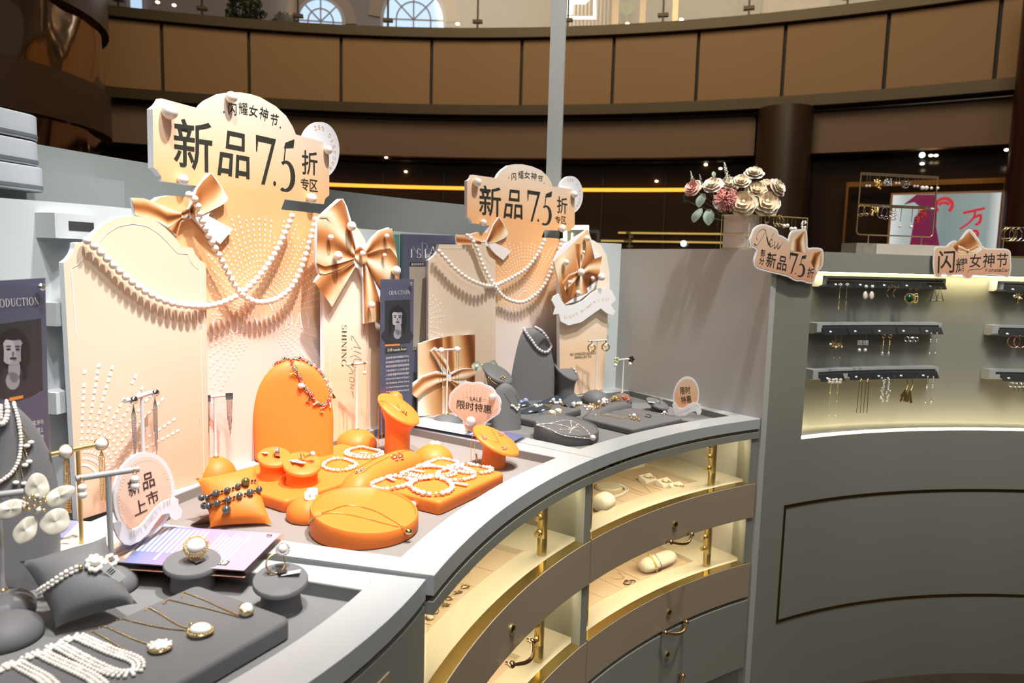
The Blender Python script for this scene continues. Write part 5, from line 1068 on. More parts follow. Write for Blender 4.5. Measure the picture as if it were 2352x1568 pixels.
# dark pearl bracelet round the orange cushion
j = J('pearl_bracelet', 'dark peacock pearl wrap bracelet around the orange cushion', 'bracelet', H('M15', 530, 1140))
big = []; small = []
for row, pts in enumerate(([(461, 1143), (482, 1140), (500, 1133), (521, 1128), (545, 1120), (563, 1110), (585, 1107)], [(466, 1162), (481, 1161), (512, 1152), (547, 1141), (575, 1133), (592, 1127)])):
    P_ = lay(SURF['M15'], pts, .005, 8); al = along(P_, .0105); big += al[::2]; small += al[1::2] + along(P_, .0034)[::2]
j.part('large_pearls', m_dpearl, lambda b: beads(b, big, .0064, nu=14, nv=10, jit=.12)); j.part('small_beads', mat('smoky_crystal', (.10, .10, .13), .08, .7), lambda b: beads(b, small, .0026, nu=6, nv=4)); j.part('cord_beads', m_gj, lambda b: beads(b, small[::3], .0022))
p_ = H('M15', 522, 1148, .006); q = H('M15', 523, 1171, .009); j.part('drop_pearl', m_dpearl, lambda b: (b.ball(q, .0085, 0, 18, 12))); j.part('drop_chain', m_gj, lambda b: chain(b, [p_, q + UP * .008], .0010))
j.part('sequin_bead', mat('gold_green_sequins', (.28, .26, .10), .2, .8, var=.8, vs_=400), lambda b: b.ball(H('M15', 562, 1112, .008), .0085, 0, 14, 10))
# folded card beside it
p0 = [P(437, 1207, FZ), P(478, 1182, FZ + .034), P(482, 1204, FZ)]; b = MB(); nn = (p0[1] - p0[0]).cross(p0[2] - p0[0]).normalized() * .0012; b.loft([p0, [p_ + nn for p_ in p0]]); tag(b.build('support_card', mat('brown_card', (.18, .085, .05), .6)), 'small brown triangular card propping the orange cushion', 'card')
# rings on the cylinders
def tagcard(label, key, x, y, w_, h_, rot, z_off=.0015, mm=None, group='small price tags on the jewellery', tilt=0, at=None):
    p_ = at or H(key, x, y, z_off); n_ = UP; u = V((cos(rot), sin(rot), tilt)).normalized(); v = n_.cross(u).normalized(); n2 = u.cross(v)
    b = MB(); card(b, p_, u, v, n2, w_, h_); q = [p_ + n2 * .0005 + u * (sx * w_ * .3) + v * (h_ * sy) for sx, sy in ((-1, -.25), (1, -.25), (1, -.15), (-1, -.15))]; b.add(q, [(0, 1, 2, 3)], 1); q = [p_ + n2 * .0005 + u * (sx * w_ * .25) + v * (h_ * sy) for sx, sy in ((-1, .1), (1, .1), (1, .2), (-1, .2))]; b.add(q, [(0, 1, 2, 3)], 1)
    o = b.build('price_tag', [mm or m_tagw, m_ink]); return tag(o, label, 'price tag', group)
j = J('ring', 'wide silver crystal ring on the left orange ring cylinder', 'ring', H('M16a', 636, 1050)); c_ = H('M16a', 637, 1047, .004); j.part('band', m_silver, lambda b: [ring(b, c_ + V((o, 0, .006)), (1, .35, .15), .0098, .0016) for o in (-.004, -.0015, .001, .0035)]); j.part('crystals', m_cryst, lambda b: beads(b, [c_ + V((.004 * cos(a), .001, .007 + .010 * sin(a))) + V((0, -.003, 0)) for a in (pi * k / 8 - .3 for k in range(8))], .0016, nu=6, nv=4))
tagcard('white price tag on the left orange ring cylinder', 'M16a', 608, 1042, .022, .010, radians(-50), .003, tilt=.1)
j = J('ring', 'gold open ring tipped with a white pearl on the right orange ring cylinder', 'ring', H('M16b', 700, 1056)); c_ = H('M16b', 694, 1058, .004); j.part('band', m_gj, lambda b: [ring(b, c_ + V((0, 0, .009)), (.8, .6, .1), .0105, .0013), b.tube([c_ + V((.004, 0, .004)), c_ + V((.018, .001, .011))], [.0022, .0035], 10)]); j.part('pearl', m_pearl, lambda b: b.ball(c_ + V((.023, .001, .013)), .0058, 0, 16, 12))
tagcard('white price tag on the right orange ring cylinder', 'M16b', 676, 1060, .026, .016, radians(-55), .003, tilt=.05); tagcard('second price tag under the gold ring', 'M16b', 688, 1066, .024, .014, radians(-20), .006)
# bracelets on the orange slabs
m_rose = mat('rose_quartz', (.95, .76, .73), .2, coat=.6)
def bracelet(label, key, cx_, cy_, rx, ry, r, rows=1, mm=None, drop=None, rot=0, group='white bead bracelets on the orange slabs', acc=None):
    pts = [H(key, cx_ + rx * cos(a) + 2 * sin(3 * a + rot), cy_ + ry * sin(a) + 1.2 * sin(2 * a + rot), r) for a in (2 * pi * k / 48 for k in range(49))]
    c0 = sum(pts[:-1], V((0, 0, 0))) / 48; j = J('bead_bracelet', label, 'bracelet', c0, group)
    al = along(pts, r * 2.25); A = [p_ for i, p_ in enumerate(al) if i % 5]; Bq = al[::5]
    j.part('white_beads', mm or m_pearlp, lambda b: beads(b, A, r, nu=12, nv=8, jit=.12)); j.part('accent_beads', acc or m_cryst, lambda b: beads(b, Bq, r * .7, nu=7, nv=5)); j.part('spacers', m_gj, lambda b: beads(b, [(al[i] + al[i + 1]) / 2 for i in range(0, len(al) - 1, 2)], r * .42, nu=7, nv=4))
    if rows > 1:
        for rr_ in range(1, rows): j.part('second_strand', mm or m_pearlp, lambda b: beads(b, along([c0 + (p_ - c0) * (1 - .16 * rr_) + UP * r * .8 for p_ in pts], r * 2.1), r * .8, nu=10, nv=7, jit=.2))
    if drop:
        q = H(key, drop[0], drop[1], .007); e_ = H(key, drop[0], drop[1] - 14, .005); j.part('drop_pearl', m_pearl, lambda b: b.ball(q, .0085, 0, 18, 12)); j.part('drop_link', m_gj, lambda b: chain(b, [e_, q + (e_ - q).normalized() * .008], .0012))
bracelet('white pearl and gold bracelet coil at the back of the orange slab', 'M17', 836, 1043, 42, 13, .0045, 2, rot=1)
bracelet('oval freshwater pearl bracelet in front of the coil', 'M17', 780, 1071, 36, 14, .0046, 1, rot=2)
for i in range(2): b = MB(); b.ball(H('M17', 874 + i * 8, 1058 - i * 3, .005), .0052, 0, 14, 10); tag(b.build('loose_pearl', m_pearlp), ('left' if i == 0 else 'right') + ' of the two pink pearls beside the pearl bracelet coil', 'pearl', 'pink pearl charms')
bracelet('rose quartz bracelet at the far back edge of the bracelet slab', 'M21', 1004, 1066, 46, 11, .0050, 1, m_rose, rot=.5)
bracelet('rose quartz bracelet at the right corner of the bracelet slab', 'M21', 1090, 1080, 40, 12, .0050, 1, m_rose, rot=1.5, acc=m_gj)
bracelet('double row bracelet of fine pink beads in the middle of the bracelet slab', 'M21', 984, 1088, 62, 12, .0040, 2, m_rose, rot=.9)
bracelet('crystal and quartz bracelet at the right centre of the bracelet slab', 'M21', 1048, 1094, 44, 14, .0050, 1, m_rose, rot=2.4, acc=mat('violet_crystal', (.55, .45, .75), .08, .5))
bracelet('rose quartz bracelet at the left corner of the bracelet slab', 'M21', 900, 1111, 45, 14, .0054, 1, m_rose, rot=3.1)
bracelet('larger white pearl bracelet with a hanging pearl at the slab front', 'M21', 990, 1121, 48, 20, .0064, 1, m_pearl, drop=(952, 1157), rot=.2)
for i, (x, y, r_, lb) in enumerate(((897, 1104, -50, 'left'), (960, 1086, -25, 'middle left'), (985, 1070, -35, 'back'), (1068, 1078, -40, 'back right'), (970, 1104, 20, 'centre'), (1058, 1116, -25, 'front right'))): tagcard('white price tag among the rose quartz bracelets, the %s one' % lb, 'M21', x, y, .034, .010, radians(r_), .006, tilt=.02)
tagcard('white price tag inside the oval pearl bracelet', 'M17', 812, 1072, .026, .007, radians(35), .004); tagcard('white price tag in the coiled pearl bracelet', 'M17', 836, 1046, .022, .006, radians(-20), .008)
# studs on the ramp and domes
def stud(label, key, x, y, build, group, name='stud_earring'):
    p_ = H(key, x, y, .001); return earring(label, p_, build, group, name)
def st_col(mm, r=.006, bz=.0072, flatv=.5):
    def f(j, p_):
        f_ = (CAMP - p_).normalized() * .6 + UP * .8; R_ = f_.to_track_quat('Z', 'Y').to_matrix()
        j.part('stone', mm, lambda b: b.ball(p_ + f_ * .002, r, 0, 14, 10, (1, 1, flatv), R=R_)); j.part('bezel', m_gj, lambda b: ring(b, p_ + f_ * .001, f_, bz, .0011))
    return f
m_red = mat('carnelian', (.62, .07, .02), .15, coat=1); m_gar = mat('garnet', (.22, .01, .02), .1, coat=1); m_mop = mat('mother_of_pearl', (.90, .84, .78), .2, coat=.8)
for i, (x, y) in enumerate(((905, 1052), (918, 1049))): stud(['left', 'right'][i] + ' oval carnelian stud at the far end of the orange ramp', 'M18', x, y, st_col(m_red, .0085, .0092), 'carnelian studs on the orange ramp')
for i, (x, y) in enumerate(((822, 1085), (832, 1080))): stud(['left', 'right'][i] + ' small round garnet stud in the slots of the orange ramp', 'M18', x, y, st_col(m_gar, .0038, .0046), 'garnet studs on the orange ramp')
for i, (x, y) in enumerate(((994, 1017), (1007, 1013))): stud(['left', 'right'][i] + ' flat pale gold rimmed stud on the dome behind the bracelet slab', 'M24', x, y, st_col(m_mop, .0072, .0080, .25), 'flat studs on the orange dome')
def fl_white(j, p_): n_ = ((CAMP - p_).normalized() + UP * .6).normalized(); u = n_.orthogonal().normalized(); v = n_.cross(u); j.part('petals', mat('white_enamel_petal', (.88, .87, .88), .25, coat=.5), lambda b: flower(b, p_ + n_ * .003, n_, u, v, .0125, 0, 4, .25)); j.part('centre', m_gj, lambda b: beads(b, [p_ + n_ * .005], .0022))
stud('lower white enamel flower stud on the front orange dome', 'M19', 712, 1141, fl_white, 'white flower studs'); stud('upper white enamel flower stud on the front orange dome', 'M19', 718, 1127, fl_white, 'white flower studs')
# necklace on the round tray
def necklace(label, key, strands, pend, r=.0008, mm=None, group=None, off=.0012, name='necklace', sp=None):
    P_ = [lay(SURF[key], s_, off, 8) for s_ in strands]; j = J(name, label, 'necklace', P_[0][0], group); j.part('chain', mm or m_gj, lambda b: [chain(b, p_, r) for p_ in P_])
    if sp: [j.part('station_bead', sp[0], lambda b: b.ball(q_, sp[1], 0, 8, 6)) for p_ in P_ for q_ in along(p_, sp[2])]
    if pend: pend(j)
    return j
def pend_gold(key, x, y, r=.006):
    def f(j): p_ = H(key, x, y, r * .8); j.part('pendant', m_gj, lambda b: (b.ball(p_, r, 0, 16, 12, (1.25, .9, .9)), ring(b, p_ + V((-.006, .004, .003)), (1, 1, 0), .0022, .0006)))
    return f
necklace('thin gold station chain with a gold bead pendant on the round orange tray', 'M20', [[(709, 1197), (730, 1183), (760, 1172), (801, 1161), (853, 1171), (890, 1189), (926, 1211)], [(709, 1199), (742, 1181), (783, 1180), (832, 1189), (880, 1202), (924, 1213)]], pend_gold('M20', 932, 1219, .0068), .0009, sp=(m_gj, .0018, .034))
necklace('fine gold chain with a small bow pendant on the tall orange neck stand', 'M23', [[(873, 921), (885, 923), (900, 931), (919, 944)], [(905, 914), (912, 928), (921, 944)]], lambda j: j.part('pendant', m_gj, lambda b: (beads(b, [H('M23', 924, 946, .003), H('M23', 930, 950, .003)], .0046), b.tube([H('M23', 926, 948, .002), H('M23', 934, 955, .002)], .0014, 6))), .0008)
j = J('necklace', 'loose gold chain hanging behind the tall orange neck stand', 'necklace', H('M23', 884, 960)); q = H('M23', 874, 925, .002)
def dang(b, q, L, dx=0): chain(b, [q, q + V((-.004, -.002, -.02)), q + V((-.004 + dx, -.003, -L))], .0008)
j.part('chain', m_gj, lambda b: (dang(b, q + V((-.002, 0, 0)), .112), dang(b, q + V((.006, -.006, 0)), .105, .004))); j.part('clasp', m_gj, lambda b: beads(b, [q + V((-.004, -.003, -.114)), q + V((.006, -.009, -.106))], .0022))
necklace('gold chain with two coral sprig pendants on the low orange neck stand', 'M25', [[(1096, 992), (1112, 1002), (1130, 1011), (1146, 1018)], [(1128, 986), (1138, 1002), (1148, 1018)]], lambda j: [j.part('coral_sprig', mat('coral_enamel', (.75, .25, .22), .3), lambda b: [b.tube([H('M25', x + dx, y + dy, .002), H('M25', x - dx, y - dy, .002)], .0014, 6) for dx, dy in ((6, 2), (3, 5), (-3, 4))]) for x, y in ((1112, 1005), (1158, 1029), (1150, 997))], .0009)
j = J('necklace', 'loose gold chain hanging behind the low orange neck stand', 'necklace', H('M25', 1092, 1000)); q = H('M25', 1089, 996, .003); j.part('chain', m_gj, lambda b: (dang(b, q, .066), dang(b, q + V((.009, -.008, -.01)), .055, .004))); j.part('clasp', m_gj, lambda b: b.tube([q + V((.010, -.010, -.048)), q + V((.012, -.010, -.066))], .0022, 6))
# ================= acrylic leaflets =================
def leaflet(label, quad, zb, n_lay, body, lines, extra=None):
    """stack of clear acrylic sheets over a printed leaflet; quad in px at the top: LB,RB,RF,LF"""
    h = .004 * n_lay; c4 = [P(x, y, zb + h) for x, y in quad]; o = sum(c4, V((0, 0, 0))) / 4; u = (c4[2] - c4[3]).normalized(); v = (c4[0] - c4[3]); v = (v - u * v.dot(u)).normalized(); o.z = zb
    M_ = Matrix(((u.x, v.x, 0, o.x), (u.y, v.y, 0, o.y), (0, 0, 1, o.z), (0, 0, 0, 1))); L_ = [M_.inverted() @ p_ for p_ in c4]; L2_ = [(p_.x, p_.y) for p_ in L_][::-1]
    t = thing('acrylic_leaflet', label, 'leaflet', M=M_)
    for k in range(n_lay): b = MB(); b.loft([[V((x, y, .004 * k + .0004)) for x, y in L2_], [V((x, y, .004 * k + .0036)) for x, y in L2_]]); b.build('acrylic_sheet', m_glass, t)
    w_ = max(p_[0] for p_ in L2_) - min(p_[0] for p_ in L2_); d_ = max(p_[1] for p_ in L2_) - min(p_[1] for p_ in L2_); return t, L2_, h, w_, d_
def onface(t, h, quadL, mm, name):
    b = MB(); b.add([V((x, y, h)) for x, y in quadL], [tuple(range(len(quadL)))] if sum(quadL[i - 1][0] * quadL[i][1] - quadL[i][0] * quadL[i - 1][1] for i in range(len(quadL))) > 0 else [tuple(range(len(quadL)))[::-1]]); return b.build(name, mm, t)
def bil(q, u, v): q = [V(p_) for p_ in q]; return (q[0] * (1 - u) + q[1] * u) * (1 - v) + (q[3] * (1 - u) + q[2] * u) * v
def inner(q, u0, u1, v0, v1): return [tuple(bil(q, u, v)) for u, v in ((u0, v0), (u1, v0), (u1, v1), (u0, v1))]
m_lav = gmat('lavender_print', [(0, (.32, .30, .52)), (.5, (.17, .21, .43)), (.75, (.38, .26, .42)), (1, (.42, .33, .44))], 'X', -.16, .17, .25, .5); m_pkb = mat('pink_print', (.85, .42, .30), .4); m_crm = mat('cream_print', (.85, .78, .66), .4)
t, q, h, w_, d_ = leaflet('wide lavender leaflet under clear acrylic across the joint of the two counters', [(118, 1190), (653, 1223), (564, 1312), (30, 1276)], .9515, 3, None, None)
onface(t, .0002, inner(q, .01, .99, .02, .98), m_pkb, 'backing_sheet'); onface(t, h - .0002, inner(q, .40, .99, .02, .98), m_lav, 'printed_page'); onface(t, h - .0002, inner(q, .13, .40, .02, .98), m_crm, 'cream_page'); onface(t, h - .0002, inner(q, .01, .13, .02, .98), m_lav, 'lavender_page')
def vlines(t, q, h, rows, mm=m_dot, seed=2, name='printed_text'):
    """rows of small printed characters: (u, v0, v1, width)"""
    rr = random.Random(seed); b = MB()
    for u, v0, v1, ww in rows:
        v = v0
        while v < v1:
            l = rr.uniform(.018, .03); g_ = inner(q, u, u + ww, v, min(v1, v + l)); sh = rr.uniform(-.1, .1) * ww
            cx_ = [V((x, y, h)) for x, y in g_]; b.add(cx_, [(0, 1, 2, 3)]); v += l + .008
    return b.build(name, mm, t)
rows = [(.46 + .021 * k, .30 if k % 6 else .12, .92, .011) for k in range(12)] + [(.76 + .019 * k, .12, .88 - .05 * (k % 3), .009) for k in range(7)]
vlines(t, q, h + .0003, rows); onface(t, h + .0002, inner(q, .80, .90, .10, .20), m_ink, 'title_box')
b = MB(); qq = inner(q, .805, .895, .115, .185); ff = quadmap([qq[0], qq[1], qq[2], qq[3]]); vs_, fs_, _ = glyphs('设计灵感'); b.add([V((ff(*p_)[0], ff(*p_)[1], h + .0005)) for p_ in vs_], fs_); b.build('title_lettering', m_dot, t)
onface(t, h + .0002, inner(q, .41, .48, .04, .30), mat('umber_print', (.30, .20, .16), .5), 'small_picture')
b = MB(); ring(b, V((bil(q, .955, .88)[0], bil(q, .955, .88)[1], h + .002)), (0, 0, 1), .004, .0008); b.build('acrylic_screw', m_silver, t)
b = MB(); vs_, fs_, _ = glyphs('IN'); qq = inner(q, .05, .10, .3, .72); ff = quadmap([qq[3], qq[0], qq[1], qq[2]]); b.add([V((ff(*p_)[0], ff(*p_)[1], h + .0003)) for p_ in vs_], fs_); b.build('page_lettering', m_dot, t)
t, q, h, w_, d_ = leaflet('white and lavender leaflet under clear acrylic beneath the shell sign', [(960, 957), (1211, 999), (1176, 1018), (935, 974)], .9515, 2, None, None)
onface(t, .0002, inner(q, .01, .99, .03, .97), m_lav, 'backing_sheet'); onface(t, h - .0002, inner(q, .01, .56, .03, .97), m_dot, 'white_page'); onface(t, h - .0002, inner(q, .56, .99, .03, .97), mat('slate_lavender_print', (.12, .13, .25), .3), 'printed_page')
b = MB(); [ring(b, V((bil(q, u, v)[0], bil(q, u, v)[1], h + .0004)), (0, 0, 1), .008, .0004) for u, v in ((.3, .35), (.36, .68), (.16, .6))]; b.build('printed_rings', m_ink, t); vlines(t, q, h + .0003, [(.60 + .035 * k, .15, .85, .016) for k in range(7)], m_dot, 5)
# ================= small standing signs =================
m_nude = gmat('nude_print', [(0, (.88, .40, .22)), (.5, (.90, .62, .46)), (1, (.90, .72, .58))], 'Z', .0, .15, .5)
m_nude2 = gmat('terracotta_print', [(0, (.80, .30, .14)), (.5, (.80, .42, .22)), (1, (.80, .55, .36))], 'Z', .0, .10, .5)
def stand_sign(name, label, base, az, outline, inner_px, mm, th=.004):
    u = V((sin(radians(az)), cos(radians(az)), 0)); pl = Plane(base, V(base) + u, 0); q = pl.L(outline); zmin = min(p_[1] for p_ in q)
    t = thing(name, label, 'sign', M=pl.M); b = MB(); b.prism(q, 0, th); b.build('board', m_white, t)
    if inner_px: b = MB(); b.flat(pl.L(inner_px), -.0004); b.build('printed_face', mm, t)
    b = MB(); x0 = (min(p_[0] for p_ in q) + max(p_[0] for p_ in q)) / 2; b.loft([[V((x0 - .02, th + .001, zmin)), V((x0 + .02, th + .001, zmin)), V((x0 + .02, th + .035, zmin)), V((x0 - .02, th + .035, zmin))], [V((x0 - .015, th + .001, zmin + .06)), V((x0 + .015, th + .001, zmin + .06)), V((x0 + .015, th + .003, zmin + .06)), V((x0 - .015, th + .003, zmin + .06))]]); b.build('easel_back', m_white, t)
    return t, pl
def ell_px(cx_, cy_, rx, ry, n=44, sk=0): return [(cx_ + rx * cos(a) + sk * sin(a), cy_ - ry * sin(a)) for a in (2 * pi * k / n for k in range(n))]
def dotring(t, pl, cx_, cy_, rx, ry, n, r, sk=0):
    b = MB()
    for k in range(n): a = 2 * pi * k / n; c_ = pl.px(cx_ + rx * cos(a) + sk * sin(a), cy_ - ry * sin(a)); b.flat(ellipse(c_[0], c_[1], r, r, 8), -.0008)
    b.build('dotted_rim', m_dot, t)
t, pl = stand_sign('round_counter_sign', 'round peach sign reading 新品上市 standing on the lavender leaflet', P(332, 1246, .9655), 12, ell_px(331, 1136, 70, 98, 44, 6), ell_px(331, 1137, 62, 88, 44, 6), m_nude)
dotring(t, pl, 331, 1137, 57, 82, 64, .0013, 6)
b = MB()
for ch, q in (('新', [(296, 1142), (322, 1130), (318, 1094), (291, 1104)]), ('品', [(329, 1127), (356, 1115), (350, 1081), (325, 1090)]), ('上', [(309, 1186), (338, 1172), (333, 1142), (303, 1154)]), ('市', [(341, 1163), (366, 1150), (360, 1122), (333, 1133)])): text(b, ch, pl.L(q), -.0009, 0, .008)
b.build('lettering', mat('dark_brown_ink', (.045, .02, .02), .5), t)
def banner_on(t, pl, outline, curve, hgt, off=.006):
    q = pl.L(outline, off); b = MB(); b.prism(q, -off, -off + .003); o = b.build('ribbon_banner', m_white, t); cv = [V(p_) for p_ in resample(pl.L([tuple(p_[:2]) for p_ in spline([V((x, y, 0)) for x, y in curve], 6)], off), 60)]
    def f(u, v): s = max(0, min(59.999, u * 60)); i = int(s); a = cv[i]; c__ = cv[i + 1]; p_ = a + (c__ - a) * (s - i); t_ = (c__ - a).normalized(); return p_ + V((-t_.y, t_.x)) * (v * hgt)
    b = MB(); stext(b, "HAPPY WOMEN'S DAY", f, -off - .0006, 0, .16); b.build('banner_lettering', mat('grey_ink', (.45, .38, .40), .5), o)
banner_on(t, pl, [(262, 1212), (262, 1200), (272, 1196), (284, 1200), (293, 1214), (306, 1216), (322, 1208), (338, 1190), (356, 1168), (372, 1154), (388, 1146), (398, 1150), (402, 1142), (410, 1146), (410, 1160), (419, 1172), (416, 1188), (404, 1194), (394, 1190), (388, 1178), (372, 1182), (358, 1200), (340, 1226), (322, 1242), (300, 1252), (286, 1250), (276, 1240), (270, 1232)], [(296, 1237), (315, 1231), (335, 1215), (352, 1192), (370, 1170), (392, 1158)], .011)
t, pl = stand_sign('shell_counter_sign', 'white rimmed shell shaped sign reading SALE on the second leaflet', P(1088, 990, .9595), 112, [], None, None) if 0 else (None, None)
sh_out = [(1078, 990), (1066, 982), (1064, 968), (1056, 960), (1044, 950), (1034, 938), (1030, 922), (1033, 908), (1040, 898), (1048, 888), (1060, 881), (1075, 877), (1090, 878), (1104, 879), (1117, 884), (1130, 892), (1140, 903), (1147, 916), (1150, 930), (1148, 944), (1140, 954), (1128, 962), (1116, 972), (1108, 984), (1100, 992), (1088, 994)]
def scal(k=1.0):
    o_ = []
    for p_ in spline([V((x, y, 0)) for x, y in sh_out], 8, True):
        a_ = atan2(935 - p_.y, p_.x - 1090); r_ = hypot(p_.x - 1090, p_.y - 935) * k
        if p_.y < 952: r_ += 2.6 * abs(sin(a_ * 5.5)) - 1.2
        o_.append((1090 + r_ * cos(a_), 935 - r_ * sin(a_)))
    return o_
t, pl = stand_sign('shell_counter_sign', 'white rimmed shell shaped sign reading SALE on the second leaflet', P(1090, 992, .9605), 116, scal(), scal(.92) if 1 else [tuple(p_[:2]) for p_ in spline([V((1090 + (x - 1090) * .92, 935 + (y - 935) * .92, 0)) for x, y in sh_out], 3, True)], m_nude)
b = MB(); c_ = (1084, 985)
for k in range(-6, 7): e_ = (1090 + k * 9.4, 888 + abs(k) ** 1.9 * 1.55); b.line(pl.L([(1086 + k * 1.6, 978), e_]), .0009, -.0007)
b.build('shell_ribs', mat('rib_print', (.72, .42, .30), .5), t)
b = MB(); text(b, 'SALE', pl.L([(1079, 920), (1107, 922.5), (1107, 913), (1079, 910.5)]), -.001); [b.line(pl.L(s_), .0006, -.001) for s_ in ([(1067, 912), (1075, 912.6)], [(1111, 917), (1119, 917.8)])]
for ch, q in (('限', [(1049, 938), (1069, 940), (1069, 920), (1050, 919)]), ('时', [(1070, 941), (1089, 943), (1089, 924), (1071, 922)]), ('特', [(1090, 944), (1109, 946), (1110, 927), (1091, 925)]), ('惠', [(1110, 947), (1129, 950), (1130, 931), (1111, 928)])): text(b, ch, pl.L(q), -.001, 0, .008)
b.build('lettering', m_ink, t); 
for x, y, r_ in ((1083, 967, 12), (1132, 911, 8)): q = pl.px(x, y); k_ = K(pl.M @ V((q[0], 0, q[1]))); pearls(t, [V((q[0], -.004, q[1]))], round(r_ * k_, 4), mm=mat('silvery_pearl', (.72, .70, .68), .15, .3, coat=1))
t, pl = stand_sign('round_counter_sign', 'small round terracotta sign with a ribbon near the divider wall', P(1580, 957, .9515), 103, ell_px(1576, 908, 30, 43, 40, 3), ell_px(1576, 908, 27, 38, 40, 3), m_nude2)
dotring(t, pl, 1576, 908, 25, 36, 50, .0008, 3); b = MB()
for ch, q in (('限', [(1563, 906), (1574, 905), (1573, 888), (1562, 889)]), ('时', [(1575, 904), (1587, 903), (1585, 886), (1574, 887)]), ('特', [(1565, 927), (1576, 926), (1575, 909), (1564, 910)]), ('惠', [(1577, 925), (1589, 924), (1587, 907), (1576, 908)])): text(b, ch, pl.L(q), -.0009, 0, .008)
b.build('lettering', m_ink, t)
banner_on(t, pl, [(1544, 930), (1547, 924), (1553, 926), (1558, 936), (1568, 938), (1580, 930), (1592, 924), (1602, 926), (1609, 928), (1609, 936), (1612, 944), (1608, 952), (1602, 952), (1598, 944), (1588, 946), (1574, 954), (1560, 955), (1550, 950), (1548, 942)], [(1557, 950), (1572, 946), (1586, 938), (1604, 933)], .005, .004)
# ================= near tray jewellery =================
def camu(p_): f = viewdir(V(p_)); return f, UP.cross(f)
# pearl tassel necklace on the bust at the left edge
j = J('pearl_necklace', 'pearl strand necklace with small pearl tassels on the grey bust at the left edge', 'necklace', H('N1', 20, 1000))
path = lay(SURF['N1'], [(-6, 912), (8, 909), (21, 917), (32, 938), (41, 968), (46, 1000), (46, 1030), (41, 1058), (28, 1082), (10, 1098), (-10, 1110)], .0035, 8); al = along(path, .0046)
j.part('pearl_strand', m_pearl, lambda b: beads(b, al, .0031, nu=10, nv=8, jit=.1)); j.part('gold_thread', m_gj, lambda b: chain(b, [p_ + (CAMP - p_).normalized() * -.001 + V((.002, 0, -.002)) for p_ in path], .0009))
j.part('pearl_rosette', m_pearl, lambda b: (beads(b, [H('N1', 2 + 13 * cos(a), 946 + 27 * sin(a), .005) for a in (2 * pi * k / 20 for k in range(20))], .0042), beads(b, [H('N1', -3, 935 + 6 * k, .006) for k in range(5)], .005)))
for (x0, y0), (x1, y1) in (((48, 975), (69, 1014)), ((47, 985), (60, 1022)), ((47, 1008), (65, 1058)), ((45, 1018), (56, 1066)), ((42, 1050), (54, 1108)), ((38, 1062), (35, 1106))):
    a, e_ = H('N1', x0, y0, .003), H('N1', x1, y1, .004); j.part('tassel_chain', m_gj, lambda b: chain(b, [a, e_], .0011)); j.part('tassel_pearl', m_pearl, lambda b: b.ball(e_ - V((0, 0, .001)), .0042, 0, 12, 9, (1.15, 1, .8)))
# shell petal flower earring on the near T-bar
def shellflower(j, p_):
    f = (CAMP - p_).normalized(); f = (f + UP * .1).normalized(); s_ = UP.cross(f).normalized(); v = f.cross(s_); c_ = p_
    k_ = K(p_); m1 = mat('nacre_petal', (.60, .56, .47), .18, .0, coat=1, var=.25, vs_=60)
    for (dx, dy, rx, ry, ro) in ((10, 42, 24, 30, 0), (-42, 0, 32, 21, .1), (52, 14, 32, 22, .45), (42, -44, 30, 30, 0), (-16, -52, 22, 30, -.5)):
        cc_ = c_ + s_ * dx * k_ + v * dy * k_
        def pb(b):
            L = []
            for i in range(6):
                q = cos(pi / 2 * i / 5.3); L.append([cc_ + (s_ * cos(ro) + v * sin(ro)) * (rx * k_ * q * cos(a) * (1 + .08 * sin(3 * a + dx))) + (v * cos(ro) - s_ * sin(ro)) * (ry * k_ * q * sin(a) * (1 + .07 * sin(2 * a + dy))) + f * (.0025 * sin(pi / 2 * i / 5.3) + .0016 * sin(2 * a + dx)) for a in (2 * pi * k / 26 for k in range(26))])
            b.loft([[p2 - f * .002 for p2 in L[0]]] + L)
        j.part('nacre_petal', m1, pb)
    j.part('gold_beads', m_gj, lambda b: beads(b, [c_ + s_ * x * k_ + v * y * k_ + f * .006 for x, y in ((-17, 18), (-6, 16), (4, 10), (14, 4), (24, 4), (-18, -2), (-8, -8), (2, -2), (12, -8), (20, -14), (-10, 4), (6, -16), (22, 14), (0, 22))], .0026, nu=9, nv=7))
    j.part('centre_pearl', m_pearl, lambda b: beads(b, [c_ + s_ * 8 * k_ + v * 20 * k_ + f * .007, c_ + s_ * 10 * k_ - v * 12 * k_ + f * .007], .0034))
fp = f1[2]; fp = P(76, 1161, fp.z); fp = CAMP + (fp - CAMP) * ((f1[2] - CAMP).length / (fp - CAMP).length) if 0 else V(onR(76, 1161, 10)) * 0 + (CAMP + ray(76, 1161).normalized() * ((f1[2] - CAMP).length - .012))
earring('large nacre petal flower earring with gold bead centre on the near grey T-bar', fp, shellflower, None)
# pearl earrings with chain fringe on the brass bar
def bigpearl(L):
    def f(j, p_):
        f_ = (CAMP - p_).normalized(); c_ = p_ + f_ * .006; j.part('pearl', m_pearl, lambda b: b.ball(c_, .0098, 0, 22, 16)); R_ = f_.to_track_quat('Z', 'Y').to_matrix(); j.part('gold_rim', m_gj, lambda b: (ring(b, c_ - f_ * .002, f_, .0102, .0013, 0, 30), b.tube([c_ - f_ * .014, c_ - f_ * .004], .0035, 10)))
        q = c_ - UP * .0115; j.part('chain_fringe', m_gj, lambda b: [chain(b, [q, q + V((x, 0, -.012)), q + V((x * .9, .001, -L))], .0012) for x in (-.0045, -.0015, .0015, .0045)])
    return f
earring('large white pearl earring with a gold chain fringe, left end of the brass bar', hang(f2, .27), bigpearl(.092), 'pearl fringe earrings on the brass stand'); earring('large white pearl earring with a gold chain fringe, right end of the brass bar', hang(f2, .95), bigpearl(.088), 'pearl fringe earrings on the brass stand')
